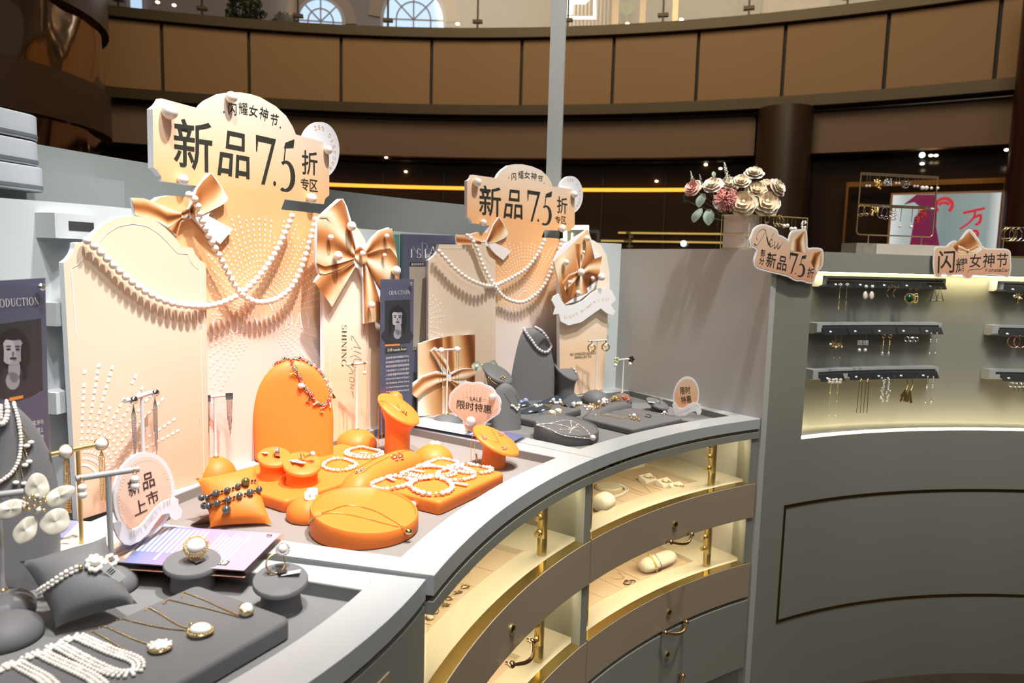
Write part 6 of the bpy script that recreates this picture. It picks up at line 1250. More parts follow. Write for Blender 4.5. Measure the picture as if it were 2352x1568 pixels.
def dbl(j, p_):
    f_, s_ = camu(p_); c_ = p_ + f_ * .006; j.part('gold_stud', m_gj, lambda b: (b.ball(c_ + UP * .001, .0026), ring(b, c_ - UP * .004, f_, .0025, .0006))); j.part('pearls', m_pearl, lambda b: (b.ball(c_ - UP * .0135, .0062, 0, 16, 12, (1.05, 1, .95)), b.ball(c_ - UP * .0245 , .0068, 0, 16, 12)))
earring('double pearl drop earring, left end of the grey bar behind the cushion', hang(f3, .09), dbl, 'double pearl earrings'); earring('double pearl drop earring, right end of the grey bar over the round sign', hang(f3, .93), dbl, 'double pearl earrings')
# bracelet on the grey cushion
j = J('pearl_bracelet', 'two row pearl bracelet with a pearl flower on the grey cushion', 'bracelet', H('N6', 180, 1315)); P_ = lay(SURF['N6'], [(86, 1362), (110, 1347), (140, 1327), (165, 1313), (185, 1305)], .004, 8)
al = along(P_, .0066); j.part('pearl_rows', m_pearl, lambda b: (beads(b, [p_ + UP * .0026 for p_ in al], .0031, jit=.1), beads(b, [p_ - UP * .0028 for p_ in al], .0031, jit=.1))); j.part('gold_spacers', m_gj, lambda b: beads(b, al, .0018, nu=7, nv=5))
def pf(b):
    for cx_, cy_, n_, R_, r_ in ((216, 1298, 9, 16, .0040), (250, 1292, 8, 11, .0036)):
        for k in range(n_): a = 2 * pi * k / n_; b.ball(H('N6', cx_ + R_ * cos(a), cy_ + R_ * sin(a) * .95, .005), r_, 0, 10, 8)
    b.ball(H('N6', 216, 1297, .008), .0068, 0, 16, 12)
j.part('pearl_flower', m_pearl, pf); j.part('gold_filigree', m_gj, lambda b: (beads(b, [H('N6', 216 + 9 * cos(a), 1298 + 9 * sin(a), .006) for a in range(7)], .0018), b.ball(H('N6', 186, 1306, .005), .0035), b.ball(H('N6', 243, 1291, .006), .0032)))
b = MB(); p_ = H('N6', 255, 1320, .006); f_, s_ = camu(p_); u_ = (s_ * .62 - UP * .75).normalized(); v_ = f_.cross(u_).normalized(); card(b, p_, u_, v_, f_, .034, .0125); 
for k in range(3): q_ = p_ + f_ * .0006 - u_ * .008 + u_ * k * .0035; b.add([q_ - v_ * .004, q_ - v_ * .004 + u_ * .0016, q_ + v_ * .004 + u_ * .0016, q_ + v_ * .004], [(0, 1, 2, 3)], 1)
tag(b.build('price_tag', [m_tagw, m_ink]), 'white price tag hanging from the bracelet on the grey cushion', 'price tag', 'small price tags on the jewellery')
# three pendants on the slab
def pend_oval(x, y, r, halo):
    def f(j):
        p_ = H('N7', x, y, r * .6); n_ = UP; j.part('cabochon', m_pearl, lambda b: b.ball(p_ + V((0, 0, .001)), r, 0, 24, 14, (1.15, .9, .62)))
        j.part('gold_bead_rim', m_gj, lambda b: ([beads(b, [p_ + V((r * 1.28 * cos(a), r * 1.02 * sin(a), -.001))], .0019, nu=7, nv=5) for a in (2 * pi * k / 26 for k in range(26))], ring(b, p_ - V((0, 0, .002)), UP, r * 1.12, .0016)))
        if halo: j.part('small_pearls', m_pearl, lambda b: beads(b, [p_ + V((r * 1.25 * cos(a), r * 1.0 * sin(a), .002)) for a in (2 * pi * k / 9 for k in range(9))], .0024))
        j.part('bail', m_gj, lambda b: b.ball(H('N7', x - (22 if not halo else 26), y - (20 if not halo else 6), .003), .0026))
    return f
def pend_ball(j): p_ = H('N7', 566, 1413, .0085); j.part('pearl', m_pearl, lambda b: b.ball(p_, .0095, 0, 22, 16)); j.part('gold_bands', m_gj, lambda b: (ring(b, p_, (.3, .3, 1), .0098, .0012), ring(b, p_ + V((0, 0, .002)), (.5, -.2, 1), .0096, .0009)))
GNP = 'pearl pendant necklaces on the near grey slab'
necklace('fine gold chain with a round pearl wrapped in gold bands, nearest the ring stands', 'N7', [[(417, 1359), (460, 1375), (505, 1395), (548, 1415)], [(375, 1375), (430, 1388), (490, 1402), (548, 1418)]], pend_ball, .0012, group=GNP)
necklace('fine gold chain with an oval pearl in a gold bead rim, the middle pendant', 'N7', [[(333, 1392), (370, 1412), (405, 1434), (436, 1446)], [(268, 1418), (320, 1432), (380, 1444), (432, 1450)]], pend_oval(461, 1458, .0125, False), .0012, group=GNP)
necklace('fine gold chain with a pearl flower pendant, nearest the pearl bands', 'N7', [[(226, 1433), (260, 1448), (310, 1470), (350, 1484)], [(200, 1444), (235, 1463), (285, 1492), (330, 1512)]], pend_oval(368, 1494, .0105, True), .0012, group=GNP)
def band(label, pts, w_=.0055, r=.0027):
    P_ = lay(SURF['N7'], pts, .0035, 8); al = along(P_, .0062); j = J('pearl_necklace', label, 'necklace', P_[0], 'wide pearl bands on the near grey slab'); rows = [[], [], []]
    for i, p_ in enumerate(al):
        t_ = (al[min(i + 1, len(al) - 1)] - al[max(i - 1, 0)]).normalized(); s_ = t_.cross(UP).normalized()
        for k, r_ in enumerate(rows): r_.append(p_ + s_ * (k - 1) * w_)
    for r_ in rows: j.part('pearl_row', m_pearl, lambda b: beads(b, r_, r, nu=10, nv=7, jit=.12, sc=(1, 1, .9)))
    j.part('gold_links', m_gj, lambda b: [b.tube([rows[0][i] - V((0, 0, .001)), rows[2][i] - V((0, 0, .001))], .0009, 5) for i in range(0, len(al), 3)])
band('wide three row pearl band ending in a loop right of the others', [(133, 1452), (170, 1462), (215, 1482), (262, 1502), (300, 1515), (318, 1528), (314, 1545), (292, 1552), (262, 1550), (225, 1535), (180, 1512), (140, 1490), (98, 1468)])
band('wide three row pearl band in the middle with gold links', [(52, 1484), (90, 1502), (130, 1522), (170, 1540), (210, 1560), (235, 1580)])
band('wide three row pearl band at the bottom left corner', [(-20, 1502), (20, 1518), (60, 1540), (100, 1562), (125, 1585)])
# rings on their stands
j = J('ring', 'gold ring with a very large white pearl framed by gold beads', 'ring', H('N8', 443, 1296)); k_ = K(j.o); c_ = CAMP + ray(450, 1252).normalized() * ((j.o - CAMP).length - .004); n_ = ((CAMP - c_).normalized() + UP * .45).normalized(); R_ = n_.to_track_quat('Z', 'Y').to_matrix()
j.part('pearl', m_pearl, lambda b: b.ball(c_, .0125, 0, 28, 18, (1.12, 1, .72), R=R_)); u = R_ @ V((1, 0, 0)); v = R_ @ V((0, 1, 0))
j.part('gold_bead_rim', m_gj, lambda b: [beads(b, [c_ + u * rr_ * 1.08 * cos(a + o_) + v * rr_ * sin(a + o_) - n_ * d_ for a in (2 * pi * k / 30 for k in range(30))], .0017, nu=8, nv=6) for rr_, d_, o_ in ((.0148, .002, 0), (.0168, .005, .1))])
j.part('band', m_gj, lambda b: [ring(b, c_ - n_ * .005 - UP * .0135 + v * 0, (o_, -.8, .15), .0105, .0014) for o_ in (.55, .35)]); b = MB(); card(b, H('N8', 448, 1288, .003), V((.8, -.6, 0)), V((.6, .8, .1)).normalized(), UP, .026, .011); tag(b.build('price_tag', mat('grey_tag', (.10, .10, .10), .5)), 'dark folded tag under the large pearl ring', 'price tag', 'small price tags on the jewellery')
j = J('ring', 'slim gold ring with a pearl in a crystal halo beside its price tag', 'ring', H('N9', 630, 1322)); c_ = CAMP + ray(650, 1260).normalized() * ((j.o - CAMP).length + .004); m__ = CAMP + ray(633, 1294).normalized() * ((j.o - CAMP).length + .002)
j.part('band', m_gj, lambda b: ring(b, m__, ((CAMP - m__).normalized() + V((.3, 0, .1))), .0140, .0012, 0, 40)); n_ = ((CAMP - c_).normalized() + UP * .5).normalized(); R_ = n_.to_track_quat('Z', 'Y').to_matrix()
j.part('pearl', m_pearl, lambda b: b.ball(c_, .0072, 0, 18, 12)); j.part('crystal_halo', m_cryst, lambda b: beads(b, [c_ + (R_ @ V((.0095 * cos(a), .0095 * sin(a), -.002 + .001 * (k % 2)))) for k, a in enumerate(2 * pi * k / 18 for k in range(18))], .0019, nu=6, nv=5)); j.part('halo_setting', m_gj, lambda b: [ring(b, c_ - n_ * .004, n_, .0085, .0012), b.ball(H('N9', 618, 1316, .003), .003)])
tagcard('white price tag on the ring stand with the slim gold ring', 'N9', 668, 1320, .028, .011, radians(8), .004, tilt=.15); tagcard('black folded half of the price tag on the same ring stand', 'N9', 647, 1316, .018, .013, radians(-55), .005, mm=m_black)
# ================= far counter jewellery =================
def pair(label, e, frs, build, group):
    for fr, s_ in zip(frs, ('left', 'right')): earring(label % s_, hang(e, fr), build, group)
pair('pearl stud with two long fine gold chains, %s end of the white bar', h1, (.25, .88), lambda j, p_: (j.part('pearl', m_pearl, lambda b: b.ball(p_ + viewdir(p_) * .008, .0098, 0, 16, 12)), j.part('chains', m_gj, lambda b: [chain(b, [p_ + V((x, -.004, -.008)), p_ + V((x, -.003, -.008 - L))], .0010) for x, L in ((-.002, .125), (.006, .115))])), 'pearl chain earrings')
m_grn = mat('pale_green_enamel', (.66, .84, .70), .3, coat=.5)
def grn(j, p_): f = viewdir(p_); s_ = UP.cross(f); c_ = p_ + f * .010; j.part('petals', m_grn, lambda b: flower(b, c_, f, s_, UP, .017, 0, 4, .15, pi / 2 - .2, .62)); j.part('pearl', m_pearl, lambda b: b.ball(c_ + f * .006, .0065, 0, 14, 10))
pair('pale green petal earring with a pearl, %s end of the short bar', h2, (.0, .95), grn, 'green petal earrings')
def hoop(j, p_): f = viewdir(p_); c_ = p_ + f * .006; j.part('hoop', m_gj, lambda b: (ring(b, c_ - UP * .026, f, .0135, .0033, 0, 30), b.tube([c_ + UP * .002, c_ - UP * .011], .0028, 8))); j.part('pearl', m_pearl, lambda b: b.ball(c_ - UP * .019 + f * .002, .0058, 0, 14, 10))
pair('gold hoop earring with a pearl, %s end of the white bar', h3, (.18, .95), hoop, 'gold pearl hoops')
def fl_e(col, nm):
    def f(j, p_): f_ = viewdir(p_); s_ = UP.cross(f_); c_ = p_ + f_ * .008; j.part('petals', mat(nm, col, .3, coat=.5), lambda b: [b.ball(c_ + (s_ * cos(a) + UP * sin(a)) * .0075, .0055, 0, 10, 8, (1, .6, 1)) for a in (2 * pi * k / 5 for k in range(5))]); j.part('pearl', m_pearl, lambda b: b.ball(c_ - UP * .019 - s_ * .004, .0065, 0, 14, 10)); j.part('gold_pin', m_gj, lambda b: b.tube([c_ - UP * .006 - s_ * .004, c_ - UP * .026 - s_ * .010], .0018, 6))
    return f
earring('green enamel flower earring with a gold pin and pearl, left end of the short bar', hang(h4, .12), fl_e((.50, .62, .36), 'sage_enamel'), 'flower earrings by the divider'); earring('black enamel flower earring with a pearl, right end of the short bar', hang(h4, .95), fl_e((.01, .012, .01), 'black_enamel'), 'flower earrings by the divider')
def pneck(label, key, pts, r, step, mm=None, extra=None):
    P_ = lay(SURF[key], pts, r, 8); j = J('pearl_necklace', label, 'necklace', P_[0]); j.part('pearl_strand', mm or m_pearl, lambda b: beads(b, along(P_, step), r, nu=12, nv=9, jit=.06)); j.part('clasp', m_silver, lambda b: beads(b, [P_[2], P_[5]], r * 1.05)); return j
pneck('plain grey white pearl necklace hanging on the tall grey bust', 'F31', [(1181, 762), (1188, 750), (1198, 748), (1208, 765), (1220, 781), (1232, 798), (1245, 807), (1256, 808), (1263, 796), (1263, 780), (1257, 762), (1248, 749), (1238, 741), (1228, 742)], .0058, .0112, mat('cool_pearl', (.72, .70, .72), .18, coat=1))
necklace('gold necklace with pearl V shaped pendant on the small grey bust', 'F30', [[(1158, 902), (1168, 918), (1176, 930)], [(1184, 906), (1190, 920), (1192, 934)]], lambda j: j.part('pearl_chevron', m_pearl, lambda b: beads(b, [H('F30', x, y, .003) for x, y in ((1175, 931), (1179, 933), (1183, 937), (1187, 941), (1190, 936), (1191, 930))], .0044)), .0011)
necklace('gold chain with flower studs and a pearl on the slanted disc behind the shell sign', 'F30b', [[(1124, 867), (1134, 877), (1146, 884), (1156, 891)], [(1153, 872), (1155, 880), (1158, 890)]], lambda j: (j.part('pearl', m_pearl, lambda b: b.ball(H('F30b', 1159, 890, .004), .006)), [j.part('gold_flower', m_gj, lambda b: beads(b, [H('F30b', x_ + dx, 869 + dy, .003) for dx, dy in ((-4, 0), (4, 0), (0, -3), (0, 3))], .0036)) for x_ in (1124, 1154)]), .0010)
necklace('gold leaf pendant on a fine chain on the grey slanted neck stand', 'F32', [[(1273, 821), (1285, 827), (1296, 830)], [(1290, 818), (1296, 824), (1300, 829)]], lambda j: (j.part('gold_leaf', m_gj, lambda b: [b.tube([H('F32', 1298, 832, .003), H('F32', x, y, .003)], [.0034, .001], 6) for x, y in ((1290, 828), (1306, 826), (1292, 836), (1308, 833), (1304, 842), (1312, 846))]), j.part('pearl', m_pearl, lambda b: beads(b, [H('F32', 1318, 850, .004), H('F32', 1321, 856, .004)], .0038))), .0010)
GC = 'navy earring cards on the far counter'
def ecard(label, key, x, y, rz, w_=.060, h_=.034, tilt=.35, z_off=.008):
    p_ = H(key, x, y, z_off); u = V((cos(rz), sin(rz), 0)); n_ = (UP + (CAMP - p_).normalized() * tilt).normalized(); v = n_.cross(u).normalized(); u = v.cross(n_); b = MB(); card(b, p_, u, v, n_, w_, h_, .0015); q = p_ + n_ * .0012 - v * h_ * .25; b.add([q - u * .006 - v * .003, q + u * .006 - v * .003, q + u * .006 + v * .003, q - u * .006 + v * .003], [(0, 1, 2, 3)], 1)
    return tag(b.build('earring_card', [mat('navy_card', (.030, .045, .062), .5), m_tagw]), label, 'card', GC)
ecard('navy earring card with white studs at the front left of the far slab', 'F35', 1215, 948, radians(35)); ecard('navy earring card with gold hoops in front of the grey bust', 'F35', 1243, 945, radians(42)); ecard('long navy card lying along the foot of the grey bust', 'F35', 1262, 925, radians(40), .10, .03); ecard('tilted navy card standing behind the pearl cluster', 'F35', 1313, 925, radians(48), .055, .040, 1.6, .02); ecard('navy card with blue stone earrings at the left of the far slab', 'F35', 1200, 934, radians(30), .05, .03)
def clus(label, key, x, y, mm, n_=6, r=.005, sp=9, gold=True, grp='cluster earrings on the far counter', mm2=None):
    p_ = H(key, x, y, .004); rr = random.Random(x * 7 + y); j = J('cluster_earring', label, 'earring', p_, grp); k_ = K(p_)
    j.part('stones', mm, lambda b: beads(b, [p_ + V((rr.uniform(-1, 1) * sp * k_, rr.uniform(-1, 1) * sp * k_, rr.uniform(0, 1) * sp * .8 * k_)) for _ in range(n_)], r, nu=9, nv=7))
    if gold: j.part('gold_setting', mm2 or m_gj, lambda b: [b.tube([p_ + V((rr.uniform(-1, 1) * sp * k_, rr.uniform(-1, 1) * sp * k_, 0)), p_ + V((rr.uniform(-1, 1) * sp * k_, rr.uniform(-1, 1) * sp * k_, rr.uniform(.3, 1) * sp * k_))], .0016, 5) for _ in range(7)])
m_blu = mat('pale_blue_pearl', (.35, .48, .80), .12, coat=1)
clus('left pale blue pearl earring on the navy card', 'F35', 1198, 927, m_blu, 1, .009, 1); clus('right pale blue pearl earring on the navy card', 'F35', 1207, 923, m_blu, 1, .010, 1)
clus('white enamel flower earring on the front left navy card', 'F35', 1233, 937, m_white, 4, .005, 6, False); clus('small white flower stud on the front left navy card', 'F35', 1243, 935, m_white, 3, .004, 4, False)
clus('white bow shaped enamel earring on the long navy card', 'F35', 1280, 925, m_white, 9, .006, 11, False); clus('gold hoop earring pair on the second navy card', 'F35', 1260, 936, m_gj, 2, .003, 7)
clus('gold and pearl cluster below the tilted navy card', 'F35', 1325, 932, m_pearlp, 9, .006, 10); clus('gold shell earring behind the tilted navy card', 'F35', 1303, 911, m_gj, 5, .007, 7); clus('small gold and pearl earring at the foot of the hoop stand', 'F35', 1328, 907, m_pearl, 4, .005, 6)
for i, (x, y, mm, lb) in enumerate(((1340, 922, m_pearl, 'ivory leaf cluster on the left end of the grey ramp'), (1358, 919, m_gj, 'gold bead cluster on the grey ramp'), (1376, 921, m_pearlp, 'gold and pearl flower on the middle of the grey ramp'), (1393, 923, m_white, 'white pompom pair on the grey ramp'), (1416, 917, m_gj, 'gold twig cluster on the right of the grey ramp'), (1436, 918, mat('coral_red', (.75, .16, .08), .3), 'coral and gold flower at the right end of the grey ramp'))): clus(lb, 'F36', x, y, mm, 8, .0055, 10, i != 3)
for i, (x, y) in enumerate(((1355, 930), (1366, 927))): stud(['left', 'right'][i] + ' pearl stud with a gold rim on the slot of the grey ramp', 'F36', x, y, st_col(m_pearl, .0068, .0078, .7), 'pearl studs on the grey ramp')
for i, (x, y) in enumerate(((1268, 948), (1282, 944))): stud(['left', 'right'][i] + ' pearl stud with a gold rim on the small grey dome', 'F37', x, y, st_col(m_pearl, .0098, .0112, .6), 'pearl studs on the grey dome')
GFN = 'fine necklaces on the far grey slab'
necklace('double gold chain with a gold and pearl pendant at the slab front', 'F38', [[(1357, 951), (1400, 957), (1428, 961), (1444, 958)], [(1368, 949), (1410, 955), (1436, 959)]], lambda j: (j.part('pearl', m_pearl, lambda b: b.ball(H('F38', 1456, 958, .006), .0075)), j.part('gold_setting', m_gj, lambda b: beads(b, [H('F38', x, y, .004) for x, y in ((1446, 957), (1450, 963), (1457, 965), (1463, 963), (1468, 967))], .0045))), .0012, group=GFN)
necklace('silver chain with a black oval stone in the middle of the far slab', 'F38', [[(1387, 946), (1420, 950), (1460, 956), (1482, 957)], [(1412, 943), (1450, 949), (1482, 955)]], lambda j: (j.part('black_stone', mat('onyx', (.01, .01, .012), .05, coat=1), lambda b: b.ball(H('F38', 1489, 957, .004), .0085, 0, 16, 10, (1.1, 1, .6))), j.part('silver_rim', m_silver, lambda b: ring(b, H('F38', 1489, 957, .004), UP, .0095, .0018))), .0010, m_silver, group=GFN)
necklace('silver chain with a pearl flower at the back of the far slab', 'F38', [[(1432, 940), (1470, 946), (1514, 951)], [(1446, 938), (1480, 943), (1516, 949)]], lambda j: (j.part('pearl', m_pearl, lambda b: b.ball(H('F38', 1526, 950, .005), .0068)), j.part('silver_petals', m_silver, lambda b: beads(b, [H('F38', 1526 + x, 951 + y, .003) for x, y in ((-6, 1), (6, 1), (0, 3), (-3, -2), (4, -2))], .0035))), .0009, m_silver, group=GFN)
j = necklace('white bead and dark cord necklace with a bow knot on the round grey tray', 'F39', [[(1234, 976), (1260, 985), (1290, 998), (1325, 1004), (1356, 1007)], [(1236, 975), (1262, 973), (1285, 968), (1305, 966), (1330, 976), (1348, 990), (1358, 1004)], [(1236, 976), (1262, 974), (1290, 977), (1310, 984), (1314, 988)], [(1287, 987), (1310, 986), (1326, 976)], [(1309, 995), (1314, 986), (1330, 980)], [(1314, 986), (1332, 992)], [(1314, 986), (1310, 966)]], lambda j: j.part('white_ball', m_pearl, lambda b: b.ball(H('F39', 1358, 1004, .006), .009, 0, 18, 12)), .0013, mat('ivory_beads', (.70, .68, .60), .4), sp=(m_pearl, .0026, .030))
j = J('ring', 'silver crystal ring on the small grey slanted stand', 'ring', H('F40', 1513, 926)); c_ = H('F40', 1514, 926, .005); j.part('band', m_silver, lambda b: (ring(b, c_, (.6, -.5, .6), .0105, .0013), beads(b, [c_ + V((.004, 0, .010)), c_ + V((.010, 0, .008))], .0028)))
tagcard('silver grey price tag on the small slanted ring stand', 'F40', 1495, 925, .024, .016, radians(-35), .003); tagcard('tiny white tag beside the far grey slab', 'F38', 1548, 950, .010, .008, .2, .003)
# ================= inside the lit drawers =================
ZU, ZL = .7155, .4335
def zt(x, y, z): return P(x, y, z)
j = J('pearl_necklace', 'double pearl necklace round a cream disc in the upper far drawer', 'necklace', zt(1410, 1125, ZU))
def arcn(pts, z, n=8): return [P(p_[0], p_[1], z) for p_ in spline([V((x, y, 0)) for x, y in pts], n)]
for o_ in (0, 5): j.part('pearl_strand', m_pearl, lambda b: beads(b, along(arcn([(1382 - o_, 1144 + o_), (1402, 1141 + o_ * .6), (1423 + o_ * .4, 1135 + o_ * .5), (1437 + o_, 1126), (1434 + o_, 1119), (1424, 1114 - o_ * .3), (1411, 1112 - o_ * .3), (1396, 1112)], ZU + .004), .0055), .0030, nu=8, nv=6))
b = MB(); q = zt(1398, 1121, ZU); b.lathe([(.045, 0), (.045, .006), (.040, .010), (.001, .010)], 36, T=Matrix.Translation(q)); tag(b.build('display_disc', m_cream), 'cream display disc inside the pearl necklace in the upper far drawer', 'display stand', 'cream stands in the drawers')
def cushion_roll(label, a, c_, r, mm, z):
    A, B_ = zt(*a, z), zt(*c_, z); u = B_ - A; L_ = u.length; rz = atan2(u.y, u.x); m_ = (A + B_) / 2; t = thing('bracelet_cushion', label, 'cushion', m_, rz, 'cream stands in the drawers'); b = MB(); Ls = []
    for i in range(13): s_ = i / 12; x = -L_ / 2 + L_ * s_; k_ = (1 - abs(2 * s_ - 1) ** 6) ** .5 * .75 + .25 if 0 < i < 12 else .55; Ls.append([V((x, r * 1.25 * k_ * cos(a_), r + r * k_ * sin(a_))) for a_ in (2 * pi * k / 24 for k in range(24))])
    b.loft(Ls); b.build('roll', mm, t, 70); SURF[label] = Surf(b, Matrix.Translation(m_) @ Matrix.Rotation(rz, 4, 'Z')); return t
m_vel = mat('cream_velvet', (.82, .78, .70), .8)
cushion_roll('cream bracelet roll at the left end of the upper far drawer', (1372, 1178), (1396, 1164), .026, m_vel, ZU)
lab = 'cream bracelet roll wearing two bracelets in the lower far drawer'; cushion_roll(lab, (1474, 1318), (1545, 1290), .024, m_vel, ZL)
for x0, mm, nm, r in ((1500, m_gj, 'chunky gold link bracelet on the cream roll', .0026), (1514, m_silver, 'slim silver bracelet on the cream roll', .0015)):
    pts = lay(SURF[lab], [(x0 - 9, 1274), (x0 - 2, 1284), (x0 + 5, 1298), (x0 + 9, 1312), (x0 + 8, 1320)], .002, 6); j = J('bracelet', nm, 'bracelet', pts[0]); al = along(pts, .0058)
    j.part('links', mm, (lambda b: [ring(b, p_, (CAMP - p_) + V((rnd.uniform(-.6, .6), 0, 0)), .0034, .0011, 0, 10) for p_ in al]) if mm == m_gj else (lambda b: chain(b, pts, r)))
j = J('necklace', 'gold chain with a pearl pendant laid in the upper far drawer', 'necklace', zt(1495, 1134, ZU)); j.part('chain', m_gj, lambda b: (chain(b, arcn([(1428, 1111), (1460, 1125), (1493, 1137)], ZU + .002), .0010), chain(b, arcn([(1462, 1099), (1480, 1115), (1496, 1132)], ZU + .002), .0010))); j.part('pearls', m_pearl, lambda b: (b.ball(zt(1497, 1135, ZU + .005), .0055), b.ball(zt(1508, 1138, ZU + .004), .004)))
for i, (x, y) in enumerate(((1488, 1104), (1528, 1114), (1556, 1124))):
    q = zt(x, y, ZU); t = thing('earring_wedge', '%s cream stepped earring wedge in the upper far drawer' % ('left', 'middle', 'right')[i], 'display stand', q, radians(38), 'cream stands in the drawers'); b = MB(); b.loft([[V((-.03, -.018, 0)), V((.03, -.018, 0)), V((.03, .018, 0)), V((-.03, .018, 0))], [V((-.028, -.016, .006)), V((.028, -.016, .006)), V((.028, .016, .020)), V((-.028, .016, .020))]]); b.build('wedge', m_vel, t)
    for k, s_ in enumerate(('left', 'right')): p_ = q + V((-.008 + .02 * k, -.006 - .003 * k, .016)); j = J('stud_earring', '%s gold and pearl stud on the %s cream wedge' % (s_, ('left', 'middle', 'right')[i]), 'earring', p_, 'studs on the cream wedges'); j.part('pearl', m_pearl, lambda b: b.ball(p_ + V((0, 0, .003)), .0048)); j.part('gold_setting', m_gj, lambda b: beads(b, [p_ + V((.005, -.003, 0)), p_ + V((-.005, .002, 0))], .003))
j = J('necklace', 'black and gold oval pendant on a gold chain in the lower far drawer', 'necklace', zt(1446, 1336, ZL)); c_ = zt(1446, 1337, ZL + .002); j.part('black_oval', m_black, lambda b: b.tube([c_ + V((.019 * cos(a) * .9 + .010 * sin(a), .017 * sin(a), 0)) for a in (2 * pi * k / 30 for k in range(30))], .0016, 6, closed=True)); j.part('gold_oval', m_gj, lambda b: b.tube([c_ + V((-.004 + .012 * cos(a), .003 + .010 * sin(a), .002)) for a in (2 * pi * k / 24 for k in range(24))], .0014, 6, closed=True)); j.part('chain', m_gj, lambda b: (chain(b, arcn([(1434, 1327), (1418, 1329), (1403, 1326)], ZL + .002), .0012), chain(b, arcn([(1434, 1326), (1426, 1318), (1420, 1314)], ZL + .002), .0012)))
j = J('necklace', 'dark bar pendant on a thin chain at the left of the lower far drawer', 'necklace', zt(1388, 1393, ZL)); j.part('bar', mat('gunmetal', (.08, .08, .08), .3, .8), lambda b: b.tube([zt(1378, 1388, ZL + .002), zt(1405, 1399, ZL + .002)], .0022, 4)); j.part('chain', m_silver, lambda b: chain(b, arcn([(1369, 1392), (1374, 1386), (1380, 1390)], ZL + .002), .0009))
for i, (x, y) in enumerate(((1070, 1318), (1070, 1349), (1052, 1362), (1032, 1376), (1024, 1391), (998, 1405), (988, 1419))):
    p_ = zt(x, y, ZU); rr = random.Random(i); j = J('gold_earring', '%s gold earring from the back of the tray in the near upper drawer' % ORD[i], 'earring', p_, 'gold earrings in the near upper drawer')
    if i < 5: j.part('gold_twigs', m_gj, lambda b: [b.tube([p_ + V((rr.uniform(-.010, .010), rr.uniform(-.006, .006), .002)), p_ + V((rr.uniform(-.010, .010), rr.uniform(-.006, .006), .005))], .0016, 6) for _ in range(9)]); j.part('crystal', m_cryst, lambda b: beads(b, [p_ + V((.004, 0, .006))], .0022))
    else: j.part('gold_rim', m_gj, lambda b: ring(b, p_ + V((0, 0, .002)), UP, .0085, .0015)); j.part('white_teardrop', m_mop, lambda b: b.ball(p_ + V((0, 0, .003)), .0078, 0, 14, 9, (1, 1, .5)))
# ------------------------------------------------------------------ earring wall
def wp(x, y, R=2.02): return onR(x, y, R + .0028 * (119.4 - math.degrees(atan2(onR(x, y, 2.0).y - KC.y, onR(x, y, 2.0).x - KC.x))))
def thw(x, y, R=2.02): p_ = wp(x, y, R); return math.degrees(atan2(p_.y - KC.y, p_.x - KC.x)), p_.z
m_blackc = mat('black_velvet_card', (.012, .015, .018), .45); m_slot = mat('slot_dark', (.03, .03, .03), .6)
def rail(label, xl, yl, xr, c0_, cards, seed, c=KC, R0=2.025, mm=None, group='earring rails on the earring wall'):
    tl, z0_ = thw(xl, yl, R0); tr, z1_ = thw(xr, yl, R0); zt_ = z0_
    t = thing('earring_rail', label, 'rail', (0, 0, 0), 0, group); b = MB(); rf = lambda th: .0028 * (119.4 - th)
    pr_ = [(R0, zt_ - .032), (R0, zt_), (2.0745, zt_), (2.0745, zt_ - .040), (R0 + .02, zt_ - .040)]; b.sweep(pr_, tl, tr, Rf=rf, n=8); b.build('rail_body', mm or m_rim, t)
    b = MB(); b.sweep([(R0 - .0006, zt_ - .017), (R0 - .0006, zt_ - .008), (R0 + .001, zt_ - .008), (R0 + .001, zt_ - .017)], tl - .7, tr + .35, Rf=rf, n=8); b.build('slot', m_slot, t)
    for k, (xa, xb) in enumerate(cards):
        ta, tb = thw(xa, yl, R0)[0], thw(xb, yl, R0)[0]; tm = (ta + tb) / 2; A, B_ = pol(R0 + rf(ta), ta), pol(R0 + rf(tb), tb); u = (B_ - A); L_ = u.length; u.normalize(); m_ = (A + B_) / 2; inn = V((-u.y, u.x, 0)); inn = inn if inn.dot(V((KC.x, KC.y, 0)) - m_) > 0 else -inn
        o_ = V((m_.x, m_.y, zt_ - .018)); b = MB(); q0, q1 = o_ + inn * .002, o_ + inn * .016 - UP * .024
        b.loft([[q0 - u * L_ / 2, q0 + u * L_ / 2, q1 + u * L_ / 2, q1 - u * L_ / 2], [p_ + inn * .0015 + UP * .001 for p_ in (q0 - u * L_ / 2, q0 + u * L_ / 2, q1 + u * L_ / 2, q1 - u * L_ / 2)]]); b.tube([q0 - u * L_ / 2 + UP * .001, q0 + u * L_ / 2 + UP * .001], .0018, 6, 1)
        s_ = q0 * .45 + q1 * .55 - u * L_ * .22 + inn * .0022 + UP * .0015; w__ = (q1 - q0).normalized(); b.add([s_ - u * .005 - w__ * .003, s_ + u * .005 - w__ * .003, s_ + u * .005 + w__ * .003, s_ - u * .005 + w__ * .003], [(0, 1, 2, 3)], 2)
        tag(b.build('earring_card', [m_blackc, m_silver, m_tagw]), 'black earring card, %s on the %s' % (ORD[k], label.replace('pale grey ', '').replace(' on the earring wall', '')), 'card', 'black earring cards on the earring wall')
    return t
def X(v): return 1820 + v / 3.267
def Yp(v): return 580 + v / 3.267
rail('pale grey top rail of the left column on the earring wall', 1892, 632.5, 2176, None, [(X(a), X(c_)) for a, c_ in ((265, 445), (452, 630), (637, 800), (806, 975), (985, 1150))], 1)
rail('pale grey middle rail of the left column on the earring wall', 1879, 742, 2166, None, [(X(a), X(c_)) for a, c_ in ((226, 405), (413, 592), (597, 770), (780, 950), (957, 1122))], 2)
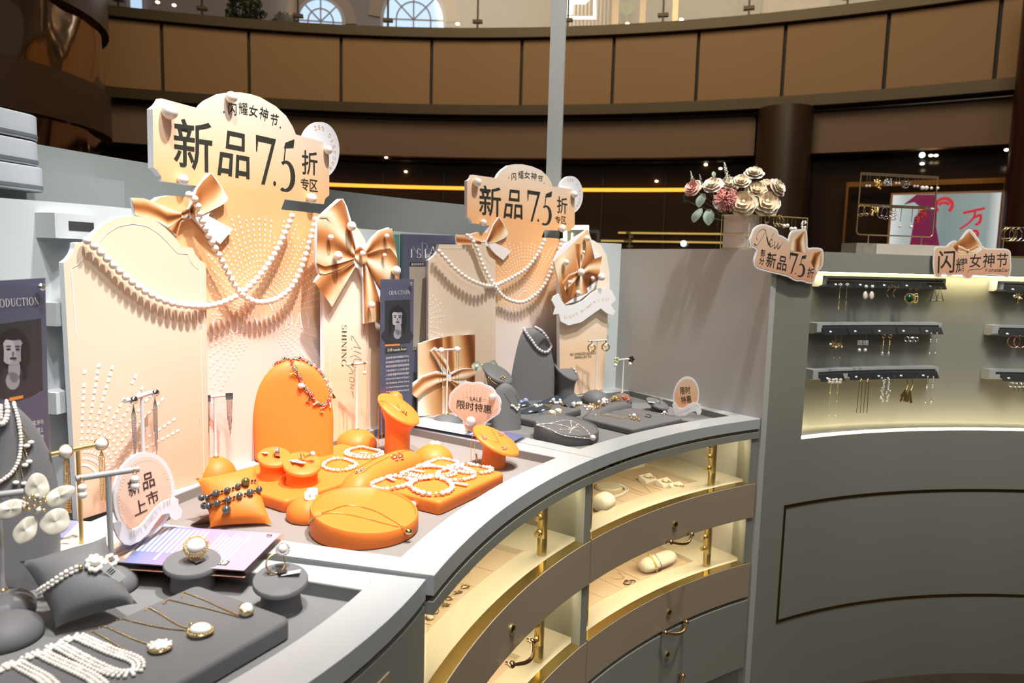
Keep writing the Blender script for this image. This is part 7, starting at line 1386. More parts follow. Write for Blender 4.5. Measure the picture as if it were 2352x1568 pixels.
rail('pale grey bottom rail of the left column on the earring wall', 1870, 850, 2158, None, [(X(a), X(c_)) for a, c_ in ((203, 380), (423, 590), (594, 755), (762, 924), (930, 1088))], 3)
rail('pale grey top rail of the right column at the frame edge', 2294, 645, 2560, None, [(X(a), X(c_)) for a, c_ in ((1597, 1790), (1800, 1980))], 4)
rail('pale grey middle rail of the right column at the frame edge', 2283, 747, 2560, None, [(X(a), X(c_)) for a, c_ in ((1555, 1750), (1765, 1950))], 5)
rail('pale grey bottom rail of the right column at the frame edge', 2275, 849, 2560, None, [(X(a), X(c_)) for a, c_ in ((1570, 1750), (1765, 1950))], 6)
def drop(label, x, y, kind, L, group, kw=None):
    """earring hanging from a card on the wall; x,y top in zoom pixels, L length in zoom pixels"""
    p_ = wp(X(x), Yp(y), 2.005); k_ = K(p_) / 3.267; L *= k_; f = viewdir(p_); s_ = UP.cross(f); j = J('drop_earring', label, 'earring', p_, group); g_ = m_gj
    if kind == 'chain': j.part('flower_stud', kw or m_silver, lambda b: beads(b, [p_ + s_ * .004, p_ - s_ * .004, p_ + UP * .003, p_ - UP * .003], .0032)); j.part('chain', g_, lambda b: (chain(b, [p_, p_ - UP * L], .0009), beads(b, [p_ - UP * L * q for q in (.5, .7, .76, .82, .88, .94, 1)], .0022)))
    elif kind == 'oval': j.part('pearl', m_pearl, lambda b: b.ball(p_, .0062, 0, 14, 10)); j.part('mother_of_pearl_drop', m_mop, lambda b: b.ball(p_ - UP * L * .65, .0085, 0, 16, 12, (1, .4, 1.7))); j.part('gold_rim', g_, lambda b: b.tube([p_ - UP * L * .65 + s_ * .0095 * cos(a) + UP * .0155 * sin(a) for a in (2 * pi * k / 24 for k in range(24))], .0010, 6, closed=True))
    elif kind == 'twist': j.part('rose_gold_twist', mat('rose_gold', (.85, .50, .36), .2, 1), lambda b: (b.tube([p_ + s_ * (.0035 * sin(9 * u)) - UP * L * u for u in (k / 16 for k in range(17))], .0019, 6), ring(b, p_ + s_ * .006, f, .007, .0012, 0, 16, 0, pi)))
    elif kind == 'green': c_ = p_ - UP * L * .72; j.part('gold_kite', g_, lambda b: b.loft([[p_ + UP * .010 + f * o, p_ + s_ * .007 + f * o, p_ - UP * .010 + f * o, p_ - s_ * .007 + f * o] for o in (0, .002)])); j.part('emerald', mat('emerald', (.0, .07, .03), .05, coat=1), lambda b: b.ball(c_, .0135 if kw is None else .006, 0, 20, 14, (1, .5, 1))); j.part('gold_crystal_rim', g_, lambda b: (beads(b, [c_ + s_ * .0175 * cos(a) * (1 if kw is None else .4) + UP * .0175 * sin(a) for a in (2 * pi * k / 22 for k in range(22))], .0022), ring(b, c_, f, .0150 if kw is None else .008, .0012)))
    elif kind == 'tri': j.part('gold_triangle', mat('antique_gold', (.45, .36, .20), .25, 1), lambda b: b.tube([p_ + UP * .002, p_ - s_ * .012 - UP * L, p_ + s_ * .012 - UP * L * .95], .0024, 6, closed=True)); j.part('crystals', m_cryst, lambda b: beads(b, [p_ - UP * L * .5, p_ - UP * L * .9 + s_ * .004, p_ - UP * L * .9 - s_ * .004], .0022))
    elif kind == 'leaf': c_ = p_ - UP * L * .45; j.part('gold_leaves', g_, lambda b: [b.tube([c_, c_ + (s_ * cos(a) + UP * sin(a)) * .019 * kw], [.0042 * kw, .001], 7) for a in (.5, 1.2, 2.2, 3.0, 3.7, 5.6)]); j.part('stem', g_, lambda b: (b.tube([c_, c_ - UP * L * .55], .0013, 6), b.tube([p_, c_], .001, 6), b.ball(c_ - UP * L * .55, .0030))); j.part('pearl_petals', m_pearl, lambda b: beads(b, [c_ - s_ * .014 * kw, c_ + s_ * .004 - UP * .008], .0052 * kw))
    elif kind == 'block': c_ = p_ - UP * L * .5; j.part('crystal_block', m_cryst, lambda b: beads(b, [c_ + s_ * (.0044 * (i_ - 1.5)) + UP * (.0044 * (k_2 - 1.5)) for i_ in range(4) for k_2 in range(4)], .0024, nu=6, nv=5)); j.part('hook', g_, lambda b: b.tube([p_, c_ + UP * .008], .0009, 6)); j.part('pearl', m_pearl, lambda b: b.ball(p_ - UP * L * .92, .0062, 0, 14, 10))
    elif kind == 'long': j.part('gold_chain', g_, lambda b: (ring(b, p_ - UP * .008, f, .006, .0010, 0, 16), chain(b, [p_ - UP * .010, p_ - UP * L * .8], .0011), beads(b, [p_ - UP * L * q for q in (.35, .42, .5)], .0030))); j.part('teardrop', m_cryst, lambda b: b.ball(p_ - UP * L * .9, .0050, 0, 10, 8, (1, .6, 1.5)))
    elif kind == 'bow': j.part('silver_bow', m_silver, lambda b: (ring(b, p_ - UP * L * .45 - s_ * .008, f, .008, .0018, 0, 18), ring(b, p_ - UP * L * .45 + s_ * .006, f, .007, .0018, 0, 18), b.tube([p_, p_ - UP * L * .3], .001, 6), b.tube([p_ - UP * L * .5, p_ - UP * L + s_ * .004], .0018, 6)))
    elif kind == 'silver': j.part('silver_chain', m_silver, lambda b: (b.ball(p_, .0032), chain(b, [p_, p_ - UP * L], .0009), beads(b, [p_ - UP * L * q for q in (.3, .38, .9)], .0036)))
    elif kind == 'butterfly': j.part('white_butterfly', m_mop, lambda b: [b.ball(p_ + s_ * (dx * .0072) + UP * (dz * .0045), .0065, 0, 10, 8, (1, .3, .8)) for dx, dz in ((-1, 1), (1, 1), (-.8, -1), (.8, -1))]); j.part('chain', g_, lambda b: (chain(b, [p_, p_ - UP * L], .0008), beads(b, [p_ - UP * L * .35, p_ - UP * L * .6, p_ - UP * L], .0022)))
    elif kind == 'bars': j.part('gold_bars', g_, lambda b: ([b.tube([p_ + s_ * x, p_ + s_ * x * 1.6 - UP * L], .0013, 6) for x in (-.004, .004)], b.ball(p_, .0055)))
    elif kind == 'crystal': j.part('crystal_cluster', m_cryst, lambda b: beads(b, [p_ - UP * L * q + s_ * rnd.uniform(-.006, .006) for q in (k / 16 for k in range(17))], .0036, nu=7, nv=5))
    elif kind == 'golds': j.part('gold_leaf_cluster', g_, lambda b: ([b.tube([p_ - UP * L * .45, p_ - UP * L * rnd.uniform(.7, 1) + s_ * rnd.uniform(-.015, .015)], [.0012, .0038], 6) for _ in range(8)], b.tube([p_ + s_ * .006 * sin(pi * u) - UP * L * .5 * u for u in (k / 8 for k in range(9))], .0015, 6)))
    elif kind == 'hoop': j.part('hoop', kw or g_, lambda b: b.tube([p_ - UP * L / 2 + s_ * L * .42 * cos(a) + UP * L / 2 * sin(a) for a in (2 * pi * k / 28 for k in range(28))], .0017, 6, closed=True))
    return j
for r_, items in (('top', [('flower stud and beaded gold chain', 'chain', 360, 412, 240, 190, m_cryst), ('pearl stud with an oval shell drop', 'oval', 553, 600, 255, 100, None), ('twisted rose gold', 'twist', 720, 768, 250, 104, None), ('gold kite with a green stone', 'green', 888, 932, 270, 100, None), ('antique gold triangle', 'tri', 1068, 1112, 268, 100, None)]),
                  ('middle', [('gold leaf spray', 'leaf', 325, 368, 610, 180, None), ('crystal block with a pearl', 'block', 512, 556, 612, 130, None), ('long gold chain with a teardrop', 'long', 688, 735, 610, 165, None), ('silver bow', 'bow', 880, 920, 610, 90, None), ('fine silver chain', 'silver', 1042, 1085, 605, 165, None)]),
                  ('bottom', [('white butterfly with a long chain', 'butterfly', 290, 345, 962, 260, None), ('pair of gold bars', 'bars', 515, 565, 955, 252, None), ('long crystal cluster', 'crystal', 684, 728, 942, 172, None), ('gold leaf cluster', 'golds', 855, 893, 940, 192, None), ('slender silver chain', 'silver', 1016, 1058, 932, 212, None)])):
    for nm, kd, xa, xb, y, L, kw in items:
        for s_, x in (('left', xa), ('right', xb)):
            k2 = kw
            if kd == 'leaf': k2 = 1.0 if s_ == 'left' else .6
            if kd == 'green' and s_ == 'right': k2 = 1
            drop('%s earring, %s of a pair on the %s rail' % (nm, s_, r_), x, y, kd, L, '%s earrings on the %s rail' % (nm, r_), k2)
for (nm, kd, x, y, L, kw) in (('gold star shaped earring on the top rail at the frame edge', 'leaf', 1700, 285, 90, .9), ('rose gold hoop earring, the left of two on the right middle rail', 'hoop', 1668, 622, 92, _M['rose_gold']), ('rose gold hoop earring, the right of two on the right middle rail', 'hoop', 1715, 622, 92, _M['rose_gold']), ('silver gold hook earring, first of three on the right bottom rail', 'bow', 1668, 950, 95, None), ('silver gold hook earring, second of three on the right bottom rail', 'bow', 1700, 952, 95, None), ('silver gold hook earring, third of three on the right bottom rail', 'bow', 1732, 952, 95, None)): drop(nm, x, y, kd, L, 'earrings at the right frame edge', kw)
# ------------------------------------------------------------------ stickers
m_st1 = gmat('sticker_print', [(0, (.75, .34, .20)), (.5, (.78, .48, .32)), (1, (.75, .58, .42))], 'Z', -.06, .12, .5)
def sticker(name, label, base_px, R, L0, L1, outline, shrink, cx_, cy_, mm):
    a, c_ = wp(L0[0], L0[1], R), wp(L1[0], L1[1], R); pl = Plane(V((a.x, a.y, a.z)), V((c_.x, c_.y, a.z))); t = thing(name, label, 'sign', M=pl.M)
    sm = [tuple(p_[:2]) for p_ in spline([V((x, y, 0)) for x, y in outline], 3, True)]; b = MB(); q = pl.L(sm); b.prism(q, 0, .004); b.build('board', m_white, t)
    ar = sum(q[i - 1][0] * q[i][1] - q[i][0] * q[i - 1][1] for i in range(len(q))); b = MB(); b.flat(inset(q, shrink), -.0005); b.build('printed_face', mm, t); return t, pl
O1 = [(1721, 553), (1726.5, 538), (1731, 526), (1742.8, 516.9), (1756, 514.6), (1767.6, 517.8), (1777, 521.6), (1785.8, 528.3), (1789, 538), (1798, 541.7), (1807.8, 548), (1811, 551), (1813.5, 540), (1819, 531), (1833, 527), (1846, 525.5), (1852.7, 529), (1855, 550), (1856, 568), (1868, 568), (1882, 569), (1891, 576), (1890, 608), (1878, 626), (1872, 640), (1868, 650), (1858, 651), (1842, 646), (1827, 645), (1808, 635.5), (1775, 627), (1742, 618), (1733, 610), (1731, 600), (1735, 585), (1737, 573), (1726, 567)]
t, pl = sticker('cut_out_sign', 'cut-out sign reading New 新品7.5折 at the corner of the earring wall', None, 1.985, (1740, 610), (1880, 610), O1, .0055, 0, 0, m_st1)
b = MB()
for ch, q in (('新', [(1757.5, 611), (1779, 616), (1784, 583), (1763, 577)]), ('品', [(1783, 618), (1805, 623), (1808, 590), (1789, 586)]), ('部', [(1746, 587), (1757, 590), (1758, 574), (1748, 571)]), ('分', [(1742.5, 605), (1753.5, 609), (1756, 592), (1745, 589)]), ('折', [(1852, 636), (1867, 640), (1871, 617), (1856, 613)])): text(b, ch, pl.L(q), -.0011, 0, .006)
stext(b, '7', pl.L([(1811, 626), (1826, 629), (1834, 583), (1814, 579)]), -.0011); stext(b, '5', pl.L([(1829, 631), (1849, 635), (1853, 588), (1838, 588)]), -.0011); c_ = pl.px(1826.5, 627.5); b.flat(ellipse(c_[0], c_[1], .0026, .0026, 10), -.0011)
for pts, ws in (([(1732, 559), (1736, 563), (1741, 560), (1750, 545), (1758, 530), (1752, 526), (1742, 532), (1737, 545), (1740, 551)], [.003] + [.0012] * 8), ([(1758, 528), (1761, 545), (1765, 562)], [.001, .0045, .004]), ([(1765, 562), (1771, 546), (1778, 534)], [.001, .001, .002]), ([(1767, 562), (1774, 555), (1773, 549), (1767, 555), (1769, 566), (1776, 562)], [.0012, .001, .0015, .0030, .002, .001]), ([(1779, 554), (1778, 570), (1785, 562), (1787, 556), (1786, 571), (1793, 563), (1798, 555)], [.002, .0028, .001, .002, .0028, .001, .0008])):
    sm = spline([V((x, y, 0)) for x, y in pts], 5); wl = [ws[min(i // 5, len(ws) - 1)] for i in range(len(sm))]; b.line([pl.px(p_.x, p_.y) for p_ in sm], wl, -.0012)
b.build('lettering', m_ink, t)
b = MB(); b.patch(pl.L([(1814, 575), (1820, 548), (1845, 532)]), pl.L([(1850, 580), (1849, 560), (1849, 532)]), -.0008, sat(.5, 2.6, .1, 1.8), 0, 12, 14); b.patch(pl.L([(1859, 596), (1868, 580), (1884, 577)]), pl.L([(1876, 628), (1884, 612), (1886, 580)]), -.0008, sat(1.8, 2.2, .1, 1.8), 0, 12, 14); b.build('satin_print', m_sat, t)
O2 = [(2144, 618), (2143, 600), (2146, 572), (2156, 565), (2174, 564.6), (2181, 557.7), (2194, 551.6), (2200, 557), (2208, 546), (2220, 530), (2227, 526), (2234, 530), (2248, 549), (2261, 568), (2285, 570), (2310, 571), (2321, 578), (2322, 599), (2323, 612), (2320, 632), (2313, 637), (2300, 634), (2275, 632), (2252, 634), (2236, 633), (2227, 640), (2218, 639), (2211, 633), (2195, 632), (2181, 634), (2174, 632), (2167, 629), (2158, 637), (2148, 634)]
t, pl = sticker('cut_out_sign', 'cut-out sign reading 闪耀女神节 on the earring wall', None, 1.985, (2150, 610), (2320, 610), O2, .0050, 0, 0, m_st1)
b = MB()
for ch, q in (('闪', [(2153, 627), (2191, 626), (2194, 574), (2155, 576)]), ('耀', [(2194.5, 627), (2221, 626), (2222, 593), (2196, 593)]), ('女', [(2226, 614), (2252, 614), (2254, 582), (2228, 583)]), ('神', [(2256, 614), (2283, 613), (2285, 581), (2258, 582)]), ('节', [(2287, 614), (2313, 613), (2316, 581), (2290, 581)])): text(b, ch, pl.L(q), -.0010, 0, .006)
b.line([pl.px(p_.x, p_.y) for p_ in spline([V((x, y, 0)) for x, y in ((2222, 626), (2226, 620), (2240, 618), (2254, 617), (2262, 608), (2261, 600))], 5)], .0018, -.0011)
for x0, s_ in ((2262, 'w'), (2270, 'o'), (2276, 'm'), (2283, 'e'), (2289, 'n'), (2294, 's'), (2301, 'D'), (2307, 'a'), (2312, 'y')): text(b, s_.upper() if s_ == 'w' else s_, pl.L([(x0, 624), (x0 + 5, 624), (x0 + 6.5, 618 if s_ not in 'wD' else 615.5), (x0 + 1.5, 618 if s_ not in 'wD' else 615.5)]), -.0010)
b.build('lettering', m_ink, t)
b = MB(); b.patch(pl.L([(2185, 562), (2210, 548), (2226, 532)]), pl.L([(2203, 585), (2240, 585), (2257, 572)]), -.0007, sat(2.2, 1.6, .0, 2.0), 0, 12, 14); b.patch(pl.L([(2221, 574), (2210, 566), (2200, 562)]), pl.L([(2220, 578), (2208, 580), (2200, 578)]), -.0012, sat(.5, 2.0, .1, 2.8), 0, 8, 8); b.patch(pl.L([(2224, 574), (2236, 566), (2246, 563)]), pl.L([(2225, 578), (2238, 578), (2248, 570)]), -.0012, sat(1.5, 2.0, .1, 2.8), 0, 8, 8); b.build('satin_print', m_sat, t)
q = pl.px(2222, 575); pearls(t, [V((q[0], -.004, q[1]))], .0045)
# ------------------------------------------------------------------ vase of flowers on the wall
vb = V((onR(1700, 566, 2.16).x, onR(1700, 566, 2.16).y, 1.5185)); k_ = K(vb); f = viewdir(vb); s_ = UP.cross(f); VP_ = Plane(vb, vb + s_)
t = thing('flower_vase', 'square glazed cream vase in a brass frame on top of the wall', 'vase', M=Matrix(((s_.x, -f.x, 0, vb.x), (s_.y, -f.y, 0, vb.y), (0, 0, 1, vb.z), (0, 0, 0, 1))) @ Matrix.Rotation(radians(-22), 4, 'Z'))
hv = 78 * k_; wv = 31 * k_; b = MB(); b.loft([[V((x, y, z)) for x, y in rrect(2 * r_, 2 * r_, .006)] for r_, z in ((wv, .004), (wv, hv), (wv - .004, hv), (wv - .004, hv - .02))]); b.build('vessel', mat('cream_glazed_glass', (.66, .60, .52), .2, coat=.6), t)
b = MB(); w2 = wv + .003
for x, y in ((-w2, -w2), (w2, -w2), (w2, w2), (-w2, w2)): b.tube([(x, y, 0), (x, y, hv)], .0016, 6)
for z_ in (.0025, hv * .44, hv - .002): b.tube([(-w2, -w2, z_), (w2, -w2, z_), (w2, w2, z_), (-w2, w2, z_)], .0016, 6, closed=True)
b.build('brass_frame', m_brass, t)
def fpos(x, y, d=0): q = VP_.px(x, y); return VP_.M @ V((q[0], -d, q[1]))
def bloom(label, x, y, r, cols, kind='rose', face=(0, 0), d=.02, mat2=None):
    c_ = fpos(x, y, d); n_ = (f + s_ * face[0] + UP * (face[1] + (.55 if kind == 'rose' else 0))).normalized(); u = UP.cross(n_).normalized(); v = n_.cross(u); R_ = r * k_; j = J('flower', label, 'flower', c_, 'artificial flowers in the cream vase')
    if kind == 'rose':
        for i, (sc_, cup, npt, wid) in enumerate(((1.05, .0, 6, .62), (.88, .16, 6, .58), (.66, .34, 5, .58), (.42, .55, 4, .62))): j.part('petals', mat(cols[min(i, len(cols) - 1)][0], cols[min(i, len(cols) - 1)][1], .6), lambda b: flower(b, c_ + n_ * R_ * .08 * i, n_, u, v, R_ * sc_, 0, npt, cup, i * .7, wid), sm=80)
        j.part('heart', mat(cols[-1][0], cols[-1][1], .6), lambda b: b.ball(c_ + n_ * R_ * .22, R_ * .17, 0, 12, 8))
    elif kind == 'mum':
        def mb(b):
            for i in range(110):
                a, e_ = rnd.uniform(0, 2 * pi), rnd.uniform(-.2, 1); dd = (u * cos(a) + v * sin(a)) * sqrt(max(0, 1 - e_ * e_)) + n_ * e_; b.tube([c_ + dd * R_ * .2, c_ + dd * R_ * rnd.uniform(.85, 1.05)], [R_ * .03, R_ * .065], 5)
        j.part('petals', mat(cols[0][0], cols[0][1], .7), mb)
    elif kind == 'spike': j.part('florets', mat(cols[0][0], cols[0][1], .7), lambda b: beads(b, [c_ + (u * face[0] * .0 - UP * 0) + UP * (R_ * 2.2 * q - R_ * .6) - s_ * R_ * (.55 * q) + V((rnd.uniform(-1, 1), rnd.uniform(-1, 1), 0)) * R_ * .35 * (1.1 - q) for q in (k / 70 for k in range(70))], R_ * .09, nu=6, nv=4))
    elif kind == 'leaf':
        def lf(b):
            L_ = []
            for i in range(9): q = i / 8; wq = R_ * .52 * sin(pi * min(1, q * .92 + .06)) ** .8; m_ = c_ + (u * face[0] - UP) .normalized() * (R_ * 1.5 * (q - .5)) + n_ * R_ * .15 * sin(pi * q); L_.append([m_ + u * wq * w__ + n_ * (abs(w__) * R_ * .10) for w__ in (-1, -.5, 0, .5, 1)])
            k0 = [p_ for l_ in L_ for p_ in l_]; b.add(k0, [(i * 5 + j_, i * 5 + j_ + 1, i * 5 + j_ + 6, i * 5 + j_ + 5) for i in range(8) for j_ in range(4)])
        j.part('leaf_blade', mat(cols[0][0], cols[0][1], .6), lf, sm=80)
    root = V((vb.x, vb.y, vb.z + hv - .03)); m_ = (c_ + root) / 2; j.part('stem', mat('green_stem', (.10, .20, .09), .6), lambda b: b.tube([root, m_ - f * .01, c_ - n_ * R_ * .05], .0013, 5)); return j
CRM = [('cream_petal', (.80, .72, .56)), ('cream_petal2', (.82, .72, .55)), ('cream_heart', (.80, .66, .46))]; PNK = [('blush_petal', (.84, .66, .58)), ('blush_petal2', (.82, .56, .48)), ('blush_heart', (.66, .34, .28))]; WHT = [('ivory_petal', (.84, .77, .68)), ('ivory_petal2', (.82, .73, .62)), ('ivory_heart', (.80, .70, .54))]
bloom('pink white rose at the far left of the bouquet', 1592, 433, 21, PNK, face=(-.5, 0)); bloom('ivory rose at the upper left of the bouquet', 1638, 427, 23, WHT, face=(-.2, .3), d=.03); bloom('large ivory rose behind the pink pompom bloom', 1676, 424, 24, WHT, face=(0, .4), d=.0); bloom('pink pompom chrysanthemum at the front of the bouquet', 1667, 463, 29, [('dusty_pink', (.72, .36, .32))], 'mum', d=.06)
bloom('cream rose at the top centre of the bouquet', 1703, 420, 20, CRM, face=(0, .3), d=.05); bloom('cream magnolia above the vase edge', 1708, 470, 30, CRM, face=(-.1, -.2), d=.06); bloom('large cream magnolia at the lower right of the bouquet', 1758, 468, 32, CRM, face=(.3, -.2), d=.04); bloom('cream bloom at the centre right of the bouquet', 1738, 440, 26, CRM, face=(.1, .2), d=.03); bloom('cream bloom at the upper right of the bouquet', 1762, 428, 22, CRM, face=(.2, .5), d=.0)
bloom('pale pink blossom at the top right of the bouquet', 1732, 400, 22, WHT, face=(.1, .8), d=.02); bloom('pale pink blossom seen from the side at the far right', 1785, 432, 22, PNK[:1] + WHT[1:], face=(1.2, .2), d=.02)
for i, (x, y, r, fx, lb) in enumerate(((1604, 496, 24, -.5, 'large pale teal leaf at the far left under the roses'), (1629, 500, 25, .0, 'large pale teal leaf under the ivory rose'), (1612, 462, 22, -.3, 'grey green leaf between the pink rose and the pompom'), (1645, 470, 17, .3, 'small grey green leaf beside the pompom'), (1640, 403, 9, .1, 'small pointed teal leaf above the ivory rose'))): bloom(lb, x, y, r, [('teal_leaf', (.42, .58, .50))], 'leaf', face=(fx, 0), d=.03)
bloom('white astilbe spike rising above the bouquet', 1672, 402, 17, [('astilbe', (.6, .62, .54))], 'spike', d=.01); bloom('small white bud sprig above the pink rose', 1591, 408, 9, [('bud_white', (.6, .58, .5))], 'spike', d=.01); bloom('small grey sprig between the two roses', 1612, 418, 11, [('grey_sprig', (.30, .33, .34))], 'spike', d=.0); bloom('tiny green sprig at the left edge of the bouquet', 1575, 460, 8, [('green_sprig', (.10, .25, .15))], 'spike', d=.01)
# ------------------------------------------------------------------ earring racks on the wall
def wtop(x, R=2.16): return V((onR(x, 570, R).x, onR(x, 570, R).y, 1.518))
a, c_ = wtop(1972), wtop(2148); RK = Plane(a, c_); m_rk = mat('satin_gold_wire', (.50, .36, .20), .3, .9)
t = thing('display_block', 'cream block with a wood grain end under the tall earring rack', 'block', M=RK.M); q0, q1 = RK.px(2001, 570)[0], RK.px(2195, 570)[0]; qh = RK.px(2080, 562)[1]
b = MB(); b.prism([(q0, 0), (q1, 0), (q1, qh), (q0, qh)], -.03, .06); b.build('cream_front', mat('cream_block', (.55, .50, .42), .5), t); b = MB(); b.prism([(RK.px(1955, 570)[0], 0), (q0, 0), (q0, qh), (RK.px(1955, 570)[0], qh)], -.03, .06); b.build('wood_end', mat('grey_wood', (.22, .20, .17), .6, var=.5, vs_=40), t)
t = thing('earring_rack', 'tall gold wire earring rack on the cream block', 'earring rack', M=RK.M @ Matrix.Translation((0, .01, 0)))
tl, tr, bl, br = [RK.px(*p_) for p_ in ((1983, 396), (2160, 409), (1970, 537), (2144, 545))]; x0, x1 = (tl[0] + bl[0]) / 2, (tr[0] + br[0]) / 2; zt_, zb_ = (tl[1] + tr[1]) / 2, (bl[1] + br[1]) / 2; zm_ = (RK.px(1978, 468)[1] + RK.px(2155, 480)[1]) / 2
b = MB(); b.tube([V((x, 0, z)) for x, z in [(x0, zt_), (x0, zb_ + .012), (x0 + .004, zb_ + .004), (x0 + .012, zb_), (x1 - .012, zb_), (x1 - .004, zb_ + .004), (x1, zb_ + .012), (x1, zt_)]], .0026, 8); b.build('frame', m_rk, t)
for nm, z_ in (('top_bar', zt_), ('middle_bar', zm_)): b = MB(); b.box(((x0 + x1) / 2, 0, z_), (x1 - x0 + .006, .004, .011)); b.build(nm, m_rk, t)
for fr in (.16, .86): b = MB(); b.tube([V((x0 + (x1 - x0) * fr, 0, qh)), V((x0 + (x1 - x0) * fr, 0, zb_))], .0026, 8); b.build('leg', m_rk, t)
def rk(label, pl, x, y, kind, L, group, mm=m_gj, w_=1.0, sc_=7.128, o=(1880, 380)):
    x, y = o[0] + x / sc_, o[1] + y / sc_; q = pl.px(x, y); p_ = pl.M @ V((q[0], -.004, q[1])); kk = K(p_) / sc_; L *= kk; u = pl.u; j = J('rack_earring', label, 'earring', p_, group)
    if kind == 'ball': j.part('wire', mm, lambda b: b.tube([p_ + UP * .004, p_ - UP * L * .75], .0011, 6)); j.part('pearl', mat('grey_pearl', (.50, .49, .48), .15, coat=1) if w_ == 1 else m_pearl, lambda b: b.ball(p_ - UP * L, .0055 * max(1, w_), 0, 14, 10))
    elif kind == 'hoop': j.part('hoop', mm, lambda b: b.tube([p_ - UP * L / 2 + u * L * .38 * w_ * cos(a_) + UP * L / 2 * sin(a_) for a_ in (2 * pi * k / 24 for k in range(24))], .0019, 6, closed=True)); j.part('crystals', m_cryst, lambda b: beads(b, [p_ - UP * L * .8 + u * x_ for x_ in (-.003, .003)], .0024))
    elif kind == 'clus': j.part('cluster', mm, lambda b: beads(b, [p_ - UP * L * rnd.uniform(.3, 1) + u * rnd.uniform(-.008, .008) * w_ for _ in range(14)], .0036, nu=7, nv=5)); j.part('hook', m_gj, lambda b: b.tube([p_ + UP * .003, p_ - UP * L * .4], .0010, 6))
    elif kind == 'bars': j.part('fringe', mm, lambda b: [b.tube([p_ + u * x_, p_ + u * x_ * 2 - UP * L * l_], .0008, 5) for x_, l_ in ((-.003, 1), (.0, .55), (.003, 1))]); j.part('crystal_knot', m_cryst, lambda b: beads(b, [p_ + u * x_ for x_ in (-.004, 0, .004)], .0042))
    return j
m_s, m_g = m_silver, m_gj; n_ = 0
TOP = [('silver bar earring with a grey pearl', 'ball', 790, 840, 150, 185, m_s, 1), ('gold petal cluster earring', 'clus', 940, 990, 170, 210, m_g, 1.2), ('silver crystal ball earring', 'clus', 1100, 1160, 180, 150, mat('grey_crystal', (.45, .45, .48), .15, .6), 1), ('small silver hoop with a grey pearl', 'ball', 1265, 1315, 190, 105, m_s, 1), ('dark crystal flower earring', 'clus', 1405, 1460, 210, 160, mat('dark_crystal', (.25, .25, .27), .12, .8), 1), ('crystal knot with a grey teardrop', 'ball', 1570, 1620, 200, 140, m_s, 1), ('white baroque pearl drop earring', 'ball', 1700, 1765, 220, 145, m_g, 1.5), ('gold lattice earring with a pearl', 'ball', 1848, 1950, 220, 150, m_g, 1.1)]
for nm, kd, xa, xb, y, L, mm, ww in TOP:
    for s2, x in (('left', xa), ('right', xb)): rk('%s, %s one on the top bar of the rack' % (nm, s2), RK, x, y, kd, L, 'earrings on the top bar of the rack', mm, ww)
MID = [('large pale gold hoop at the left end', 'hoop', 700, 640, 190, m_g, .9), ('second pale gold hoop', 'hoop', 790, 650, 170, m_g, 1), ('gold bead cluster earring', 'clus', 900, 630, 180, m_g, 1), ('twin gold bead cluster earring', 'clus', 955, 640, 170, m_g, 1), ('first silver hoop', 'hoop', 1040, 660, 200, m_s, 1.2), ('second silver hoop', 'hoop', 1110, 665, 210, m_s, 1.1), ('crystal drop earring', 'clus', 1200, 660, 230, m_cryst, 1), ('twin crystal drop earring', 'clus', 1252, 660, 230, m_cryst, 1), ('thin crystal thread earring', 'ball', 1350, 680, 310, m_s, .9), ('brown shell earring with a hanging pearl', 'ball', 1530, 690, 310, m_g, 1.3), ('first red bead earring', 'clus', 1630, 700, 230, mat('red_beads', (.45, .03, .01), .2), .7), ('second red bead earring', 'clus', 1680, 680, 180, _M['red_beads'], .7), ('third red bead earring', 'clus', 1735, 680, 170, _M['red_beads'], .7), ('silver fringe earring with a crystal knot', 'bars', 1850, 710, 350, m_s, 1)]
for nm, kd, x, y, L, mm, ww in MID: rk(nm + ' on the middle bar of the rack', RK, x, y, kd, L, 'earrings on the middle bar of the rack', mm, ww)
a, c_ = wtop(1752, 2.13), wtop(1856, 2.13); RS = Plane(a, c_); t = thing('earring_rack', 'small gold earring rack half hidden behind the New cut-out sign', 'earring rack', M=RS.M); x0, x1 = RS.px(1748, 500)[0], RS.px(1855, 505)[0]; z1_ = (RS.px(1748, 493)[1] + RS.px(1855, 502)[1]) / 2
b = MB(); b.tube([V((x0, 0, 0)), V((x0, 0, z1_)), V((x1, 0, z1_)), V((x1, 0, 0))], .0026, 6); b.build('frame', m_brass, t); b = MB(); b.box(((x0 + x1) / 2, 0, .003), (x1 - x0, .04, .006)); b.build('base', m_brass, t)
for nm, kd, x, y, L, mm, ww in (('rose gold oval hoop', 'hoop', 1155, 695, 110, _M['rose_gold'], .8), ('gold crystal hoop', 'hoop', 1270, 700, 130, m_g, 1.0), ('second gold crystal hoop', 'hoop', 1310, 700, 130, m_g, 1.0), ('gold crescent with a pearl', 'ball', 1360, 730, 100, m_g, 1.3), ('second gold crescent with a pearl', 'ball', 1400, 725, 100, m_g, 1.3), ('gold hook with a white disc pearl', 'ball', 1450, 740, 125, m_g, 1.4), ('second gold hook with a white disc pearl', 'ball', 1493, 740, 125, m_g, 1.4), ('pearl string with a red bead', 'clus', 1578, 735, 130, m_pearl, .35), ('second pearl string with a red bead', 'clus', 1614, 735, 130, m_pearl, .35)): rk(nm + ' on the small rack', RS, x, y, kd, L, 'earrings on the small rack', mm, ww, 5.228, (1540, 360))
a, c_ = wtop(2308, 2.12), wtop(2400, 2.12); R3 = Plane(a, c_); t = thing('earring_rack', 'gold earring rack cut by the right frame edge', 'earring rack', M=R3.M); x0, x1 = R3.px(2307, 530)[0], R3.px(2420, 530)[0]; z1_ = R3.px(2307, 522)[1]
